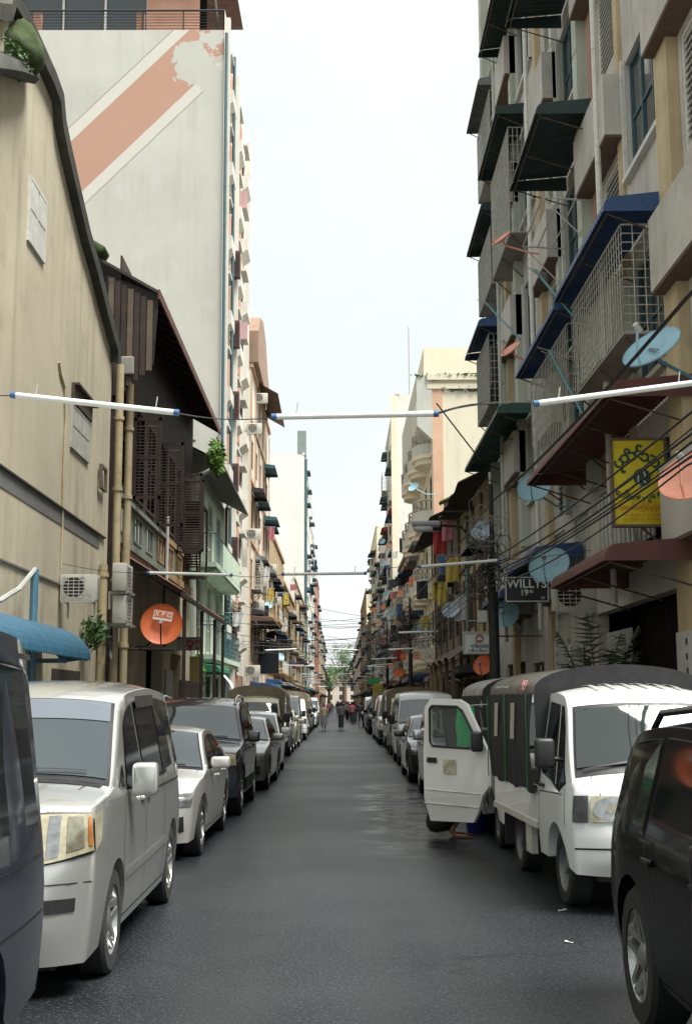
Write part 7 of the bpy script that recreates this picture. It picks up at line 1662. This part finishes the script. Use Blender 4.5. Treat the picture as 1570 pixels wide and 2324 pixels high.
C = lambda n, c: mat('cloth_'+n, c, .9, .12, 9, space='obj')
p = at_z(774, 1656, 0); man = walker('man walking away mid-street in grey shirt and dark green longyi', p.x, p.y, math.pi+.1, 1.68, C('grey', (.13, .135, .15)), C('dark_green', (.018, .035, .033)))
p = at_z(735, 1657, 0); woman = walker('woman walking towards the viewer in a cream top and grey dress', p.x, p.y, .1, 1.6, C('cream', (.42, .33, .22)), C('grey_dress', (.16, .18, .20)), 'dress', hair='long')
p = at_z(819, 1650, 0); w2 = walker('person in dark patterned top and shorts walking along the right row', p.x, p.y, math.pi-.3, 1.66, C('charcoal', (.05, .055, .065)), C('slate', (.045, .055, .075)), 'shorts')
p = at_z(806, 1636, 0); w3 = walker('person in black beside the one in shorts on the right', p.x, p.y, math.pi, 1.66, C('black', (.02, .02, .022)), C('black', (.02, .02, .022)), 'trousers')
rnd = random.Random(9); src = [man, woman, w2, w3]; hues = [('dark_red', (.16, .03, .03)), ('white', (.5, .5, .48)), ('navy', (.03, .04, .10)), ('black', (.02, .02, .022)), ('pink', (.4, .14, .16)), ('tan', (.25, .17, .09)), ('grey', (.13, .135, .15))]
used = set()
for k in range(26):
    s = src[k % 4]; c = copy_tree(s); Y = 96+k*4.3+rnd.uniform(-2, 2); x = rnd.uniform(-1.3, 1.4) if Y > 130 else rnd.choice((rnd.uniform(.7, 1.5), rnd.uniform(-1.3, 1.3)))
    c.location = (x, Y, 0); c.rotation_euler = (0, 0, rnd.choice((0, math.pi))+rnd.uniform(-.4, .4)); hn, hc = rnd.choice(hues); c.scale = (1, 1, 1)
    c['label'] = f'distant walker in a {hn.replace("_", " ")} top among the far crowd'; c['group'] = f'far walkers in {hn.replace("_", " ")} tops'
    for ch in c.children:
        if ch.name.split('.')[0] in ('shirt', 'sleeve'): ch.material_slots[0].link = 'OBJECT'; ch.material_slots[0].material = C(hn, hc)
# someone squatting to wash the truck behind its open door
def squatter():
    o = at_z(1040, 1902, 0); t = thing('person', 'barefoot person squatting behind the open truck door in a dark longyi', 'person', (0, 0, 0)); ORG[t.name] = Vector()
    J = {'pel': ((-.30, 0, .27), (.15, .15)), 'wst': ((-.28, 0, .42), (.12, .12)), 'che': ((-.16, 0, .68), (.13, .12)), 'nck': ((-.10, 0, .82), .055), 'hd': ((-.07, 0, .90), .05)}; E = [('pel', 'wst'), ('wst', 'che'), ('che', 'nck'), ('nck', 'hd')]
    for s in (-1, 1):
        n = 'l' if s < 0 else 'r'
        J.update({n+'h': ((-.24, s*.10, .25), .10), n+'k': ((.14, s*.15, .50), .065), n+'a': ((-.06, s*.13, .10), .038), n+'b': ((-.02, s*.13, .035), .032), n+'t': ((.15, s*.14, .024), .028), n+'s': ((-.14, s*.17, .74), .055), n+'e': ((.10, s*.22, .58), .042), n+'w': ((.33, s*.12, .62), .030)})
        E += [('pel', n+'h'), (n+'h', n+'k'), (n+'k', n+'a'), (n+'a', n+'b'), (n+'b', n+'t'), ('che', n+'s'), (n+'s', n+'e'), (n+'e', n+'w')]
    skinned('body', J, E, M_SKIN, t); dk = C('brown_black', (.016, .014, .012))
    for s in (-1, 1):
        for q in range(5): MB().tube([(.13+.01*(2-abs(q-2)), s*.14+(q-2)*.017, .022), (.185+.012*(2-abs(q-2)), s*.14+(q-2)*.019, .014)], [.013, .009], 6).build('toe', M_SKIN, t, 60)
        mb = MB(); mb.rbox(TM(.37, s*.12, .62), .045, .036, .014, .010, 2)
        for q in range(4): mb.tube([(.41, s*.12-.027+.018*q, .62), (.45, s*.12-.027+.018*q, .615), (.47, s*.12-.027+.018*q, .595)], [.009, .008, .006], 5)
        mb.tube([(.35, s*.12-.034, .62), (.385, s*.12-.06, .61), (.41, s*.12-.06, .60)], [.010, .009, .007], 5); mb.build('hand', M_SKIN, t, 60)
    bm = bmesh.new(); bmesh.ops.create_icosphere(bm, subdivisions=4, radius=1)
    for v in bm.verts:
        c = v.co; x, y, z = -.08+c.x*.30, c.y*.25, .33+c.z*.23+.13*c.x
        v.co = Vector((x, y, z))*1.0+Vector((0, 0, .012*noise.noise(c*6)))
    bm.verts.index_update(); MB().add([v.co for v in bm.verts], [[v.index for v in f.verts] for f in bm.faces]).build('longyi', dk, t, 'all'); bm.free()
    cloth_tube('shirt', t, [((-.10, 0, .84), .06, .065), ((-.13, 0, .78), .12, .18), ((-.20, 0, .62), .145, .18), ((-.27, 0, .42), .145, .165)], C('grey', (.13, .135, .15)))
    head(t, (-.04, 0, .98), math.pi/2); t.location = (o.x-.03, o.y+.08, 0); return t
squatter()
g = at_y(1058, 1650, 15.7); gw, gh = .10, .26
rows = [[(g.x+gw*(2*i/8-1)+.01*math.sin(j), g.y+.025*math.sin(i*1.7+j*.3), g.z+gh*(1-2*j/10)) for i in range(9)] for j in range(11)]
gc = thing('green_cloth', 'bright green cloth hanging behind the open truck door window', 'cloth', g); MB().grid(rows).build('sheet', mat('green_cloth', (.02, .30, .10), .85, .1, 5), gc, 'all'); MB().tube([(g.x-.1, g.y, g.z+gh), (1.9, g.y+.1, g.z+gh+.02)], .006, 4).build('string', M_PVC, gc)
# ------------------------------------------------------------------ the end of the street
def tree(name, label, x, y, h, w, seed, m, group=None):
    t = thing(name, label, 'tree', (x, y, 0), group); rnd = random.Random(seed)
    tk = MB().tube([(x, y, 0), (x+.2, y, h*.3), (x, y+.2, h*.6)], [w*.07, w*.05, w*.025], 8)
    cl = MB()
    for k in range(7):
        a = k*2.4; q = Vector((x+math.cos(a)*w*.33, y+math.sin(a)*w*.33, h*(.5+.06*k))); tk.tube([(x, y, h*.32), q], [w*.03, w*.012], 5)
    tk.build('trunk', M_WOOD2, t)
    for k in range(26):
        d = Vector((rnd.gauss(0, 1), rnd.gauss(0, 1), rnd.gauss(0, 1))).normalized()*rnd.random()**.45
        c = Vector((x+d.x*w*.5, y+d.y*w*.5, h*.66+d.z*h*.32)); r = w*rnd.uniform(.10, .18)
        for _ in range(95):
            e = Vector((rnd.gauss(0, 1), rnd.gauss(0, 1), rnd.gauss(0, .8))); p = c+e*r*.62
            u = Vector((rnd.gauss(0, 1), rnd.gauss(0, 1), rnd.gauss(0, 1))).normalized(); v = u.orthogonal().normalized(); s = rnd.uniform(.16, .38)
            cl.add([p-u*s, p+v*s*.55, p+u*s, p-v*s*.55], [(0, 1, 2, 3)])
    cl.build('crown', m, t, fix=False)['kind'] = 'stuff'
    return t
tree('street_tree', 'tallest green tree closing the far end of the street', 1.6, 408, 21, 13, 1, M_LEAF)
tree('street_tree', 'light green tree left of centre at the street end', -3.4, 402, 14.0, 9, 2, M_LEAF)
tree('street_tree', 'low dark tree right of centre at the street end', 5.6, 398, 15, 9, 3, M_LEAFD)
e = thing('end_building', 'long pale building with red roof closing the view at the street end', 'building', (0, 440, 0))
MB().wall((-30, 440, 0), (1, 0, 0), (0, 0, 1), (0, 1, 0), 60, 8, [(2+4*i, 3.6+4*i, z, z+1.8) for i in range(14) for z in (2, 5)], .2).build('front_wall', mat('pale_end_wall', (.55, .48, .40), .85), e)
for i in range(14):
    for z in (2, 5): link('window', cached(('endw',), lambda: MB().box(0, 1.6, .1, .14, 0, 1.8).mesh('window', M_GLS)), e, (-30+2+4*i, 0, z))
MB().prism([(-31, 8), (31, 8), (28, 11), (-28, 11)], lambda a, b, d: Vector((a, d, b)), 439.5, 452).build('roof', mat('red_roof_tiles', (.40, .22, .17), .8, .2), e)

# washing hung out on the fronts
rnd = random.Random(44); hu = [('white', (.55, .56, .55)), ('pink', (.45, .16, .18)), ('blue', (.08, .14, .30)), ('red', (.35, .04, .04)), ('yellow', (.5, .38, .08)), ('dark', (.03, .03, .035))]
for k in range(34):
    sgn = 1 if k % 3 else -1; Y = rnd.uniform(37, 110); X = (XR-.75) if sgn > 0 else (XL+.75); z = rnd.uniform(4.6, 8.4 if Y < 59 else 12.5); hn, hc = rnd.choice(hu)
    side = 'right' if sgn > 0 else 'left'; wh = bname(side, Y) if Y > 59 else ('old ochre and timber houses' if sgn > 0 else 'green house' if Y < 51 else 'striped tower front'); w, h = rnd.uniform(.35, .6), rnd.uniform(.5, .9)
    t = thing('hung_cloth', f'{hn} cloth hung out to dry on the {wh}', 'cloth', (X, Y, z), f'{hn} washing on the {wh}')
    MB().grid([[(X-w/2+w*i/6, Y+.04*math.sin(i*1.9+j*.4), z-h*j/6-.03*math.sin(i*1.1)) for i in range(7)] for j in range(7)]).build('sheet', mat('washing_'+hn, hc, .9, .1, 6), t, 'all')
    MB().tube([(X-w/2*sgn-.06*sgn, Y, z+.005), (XR if sgn > 0 else XL, Y, z+.02)], .010, 4).build('pole', M_PVC, t)
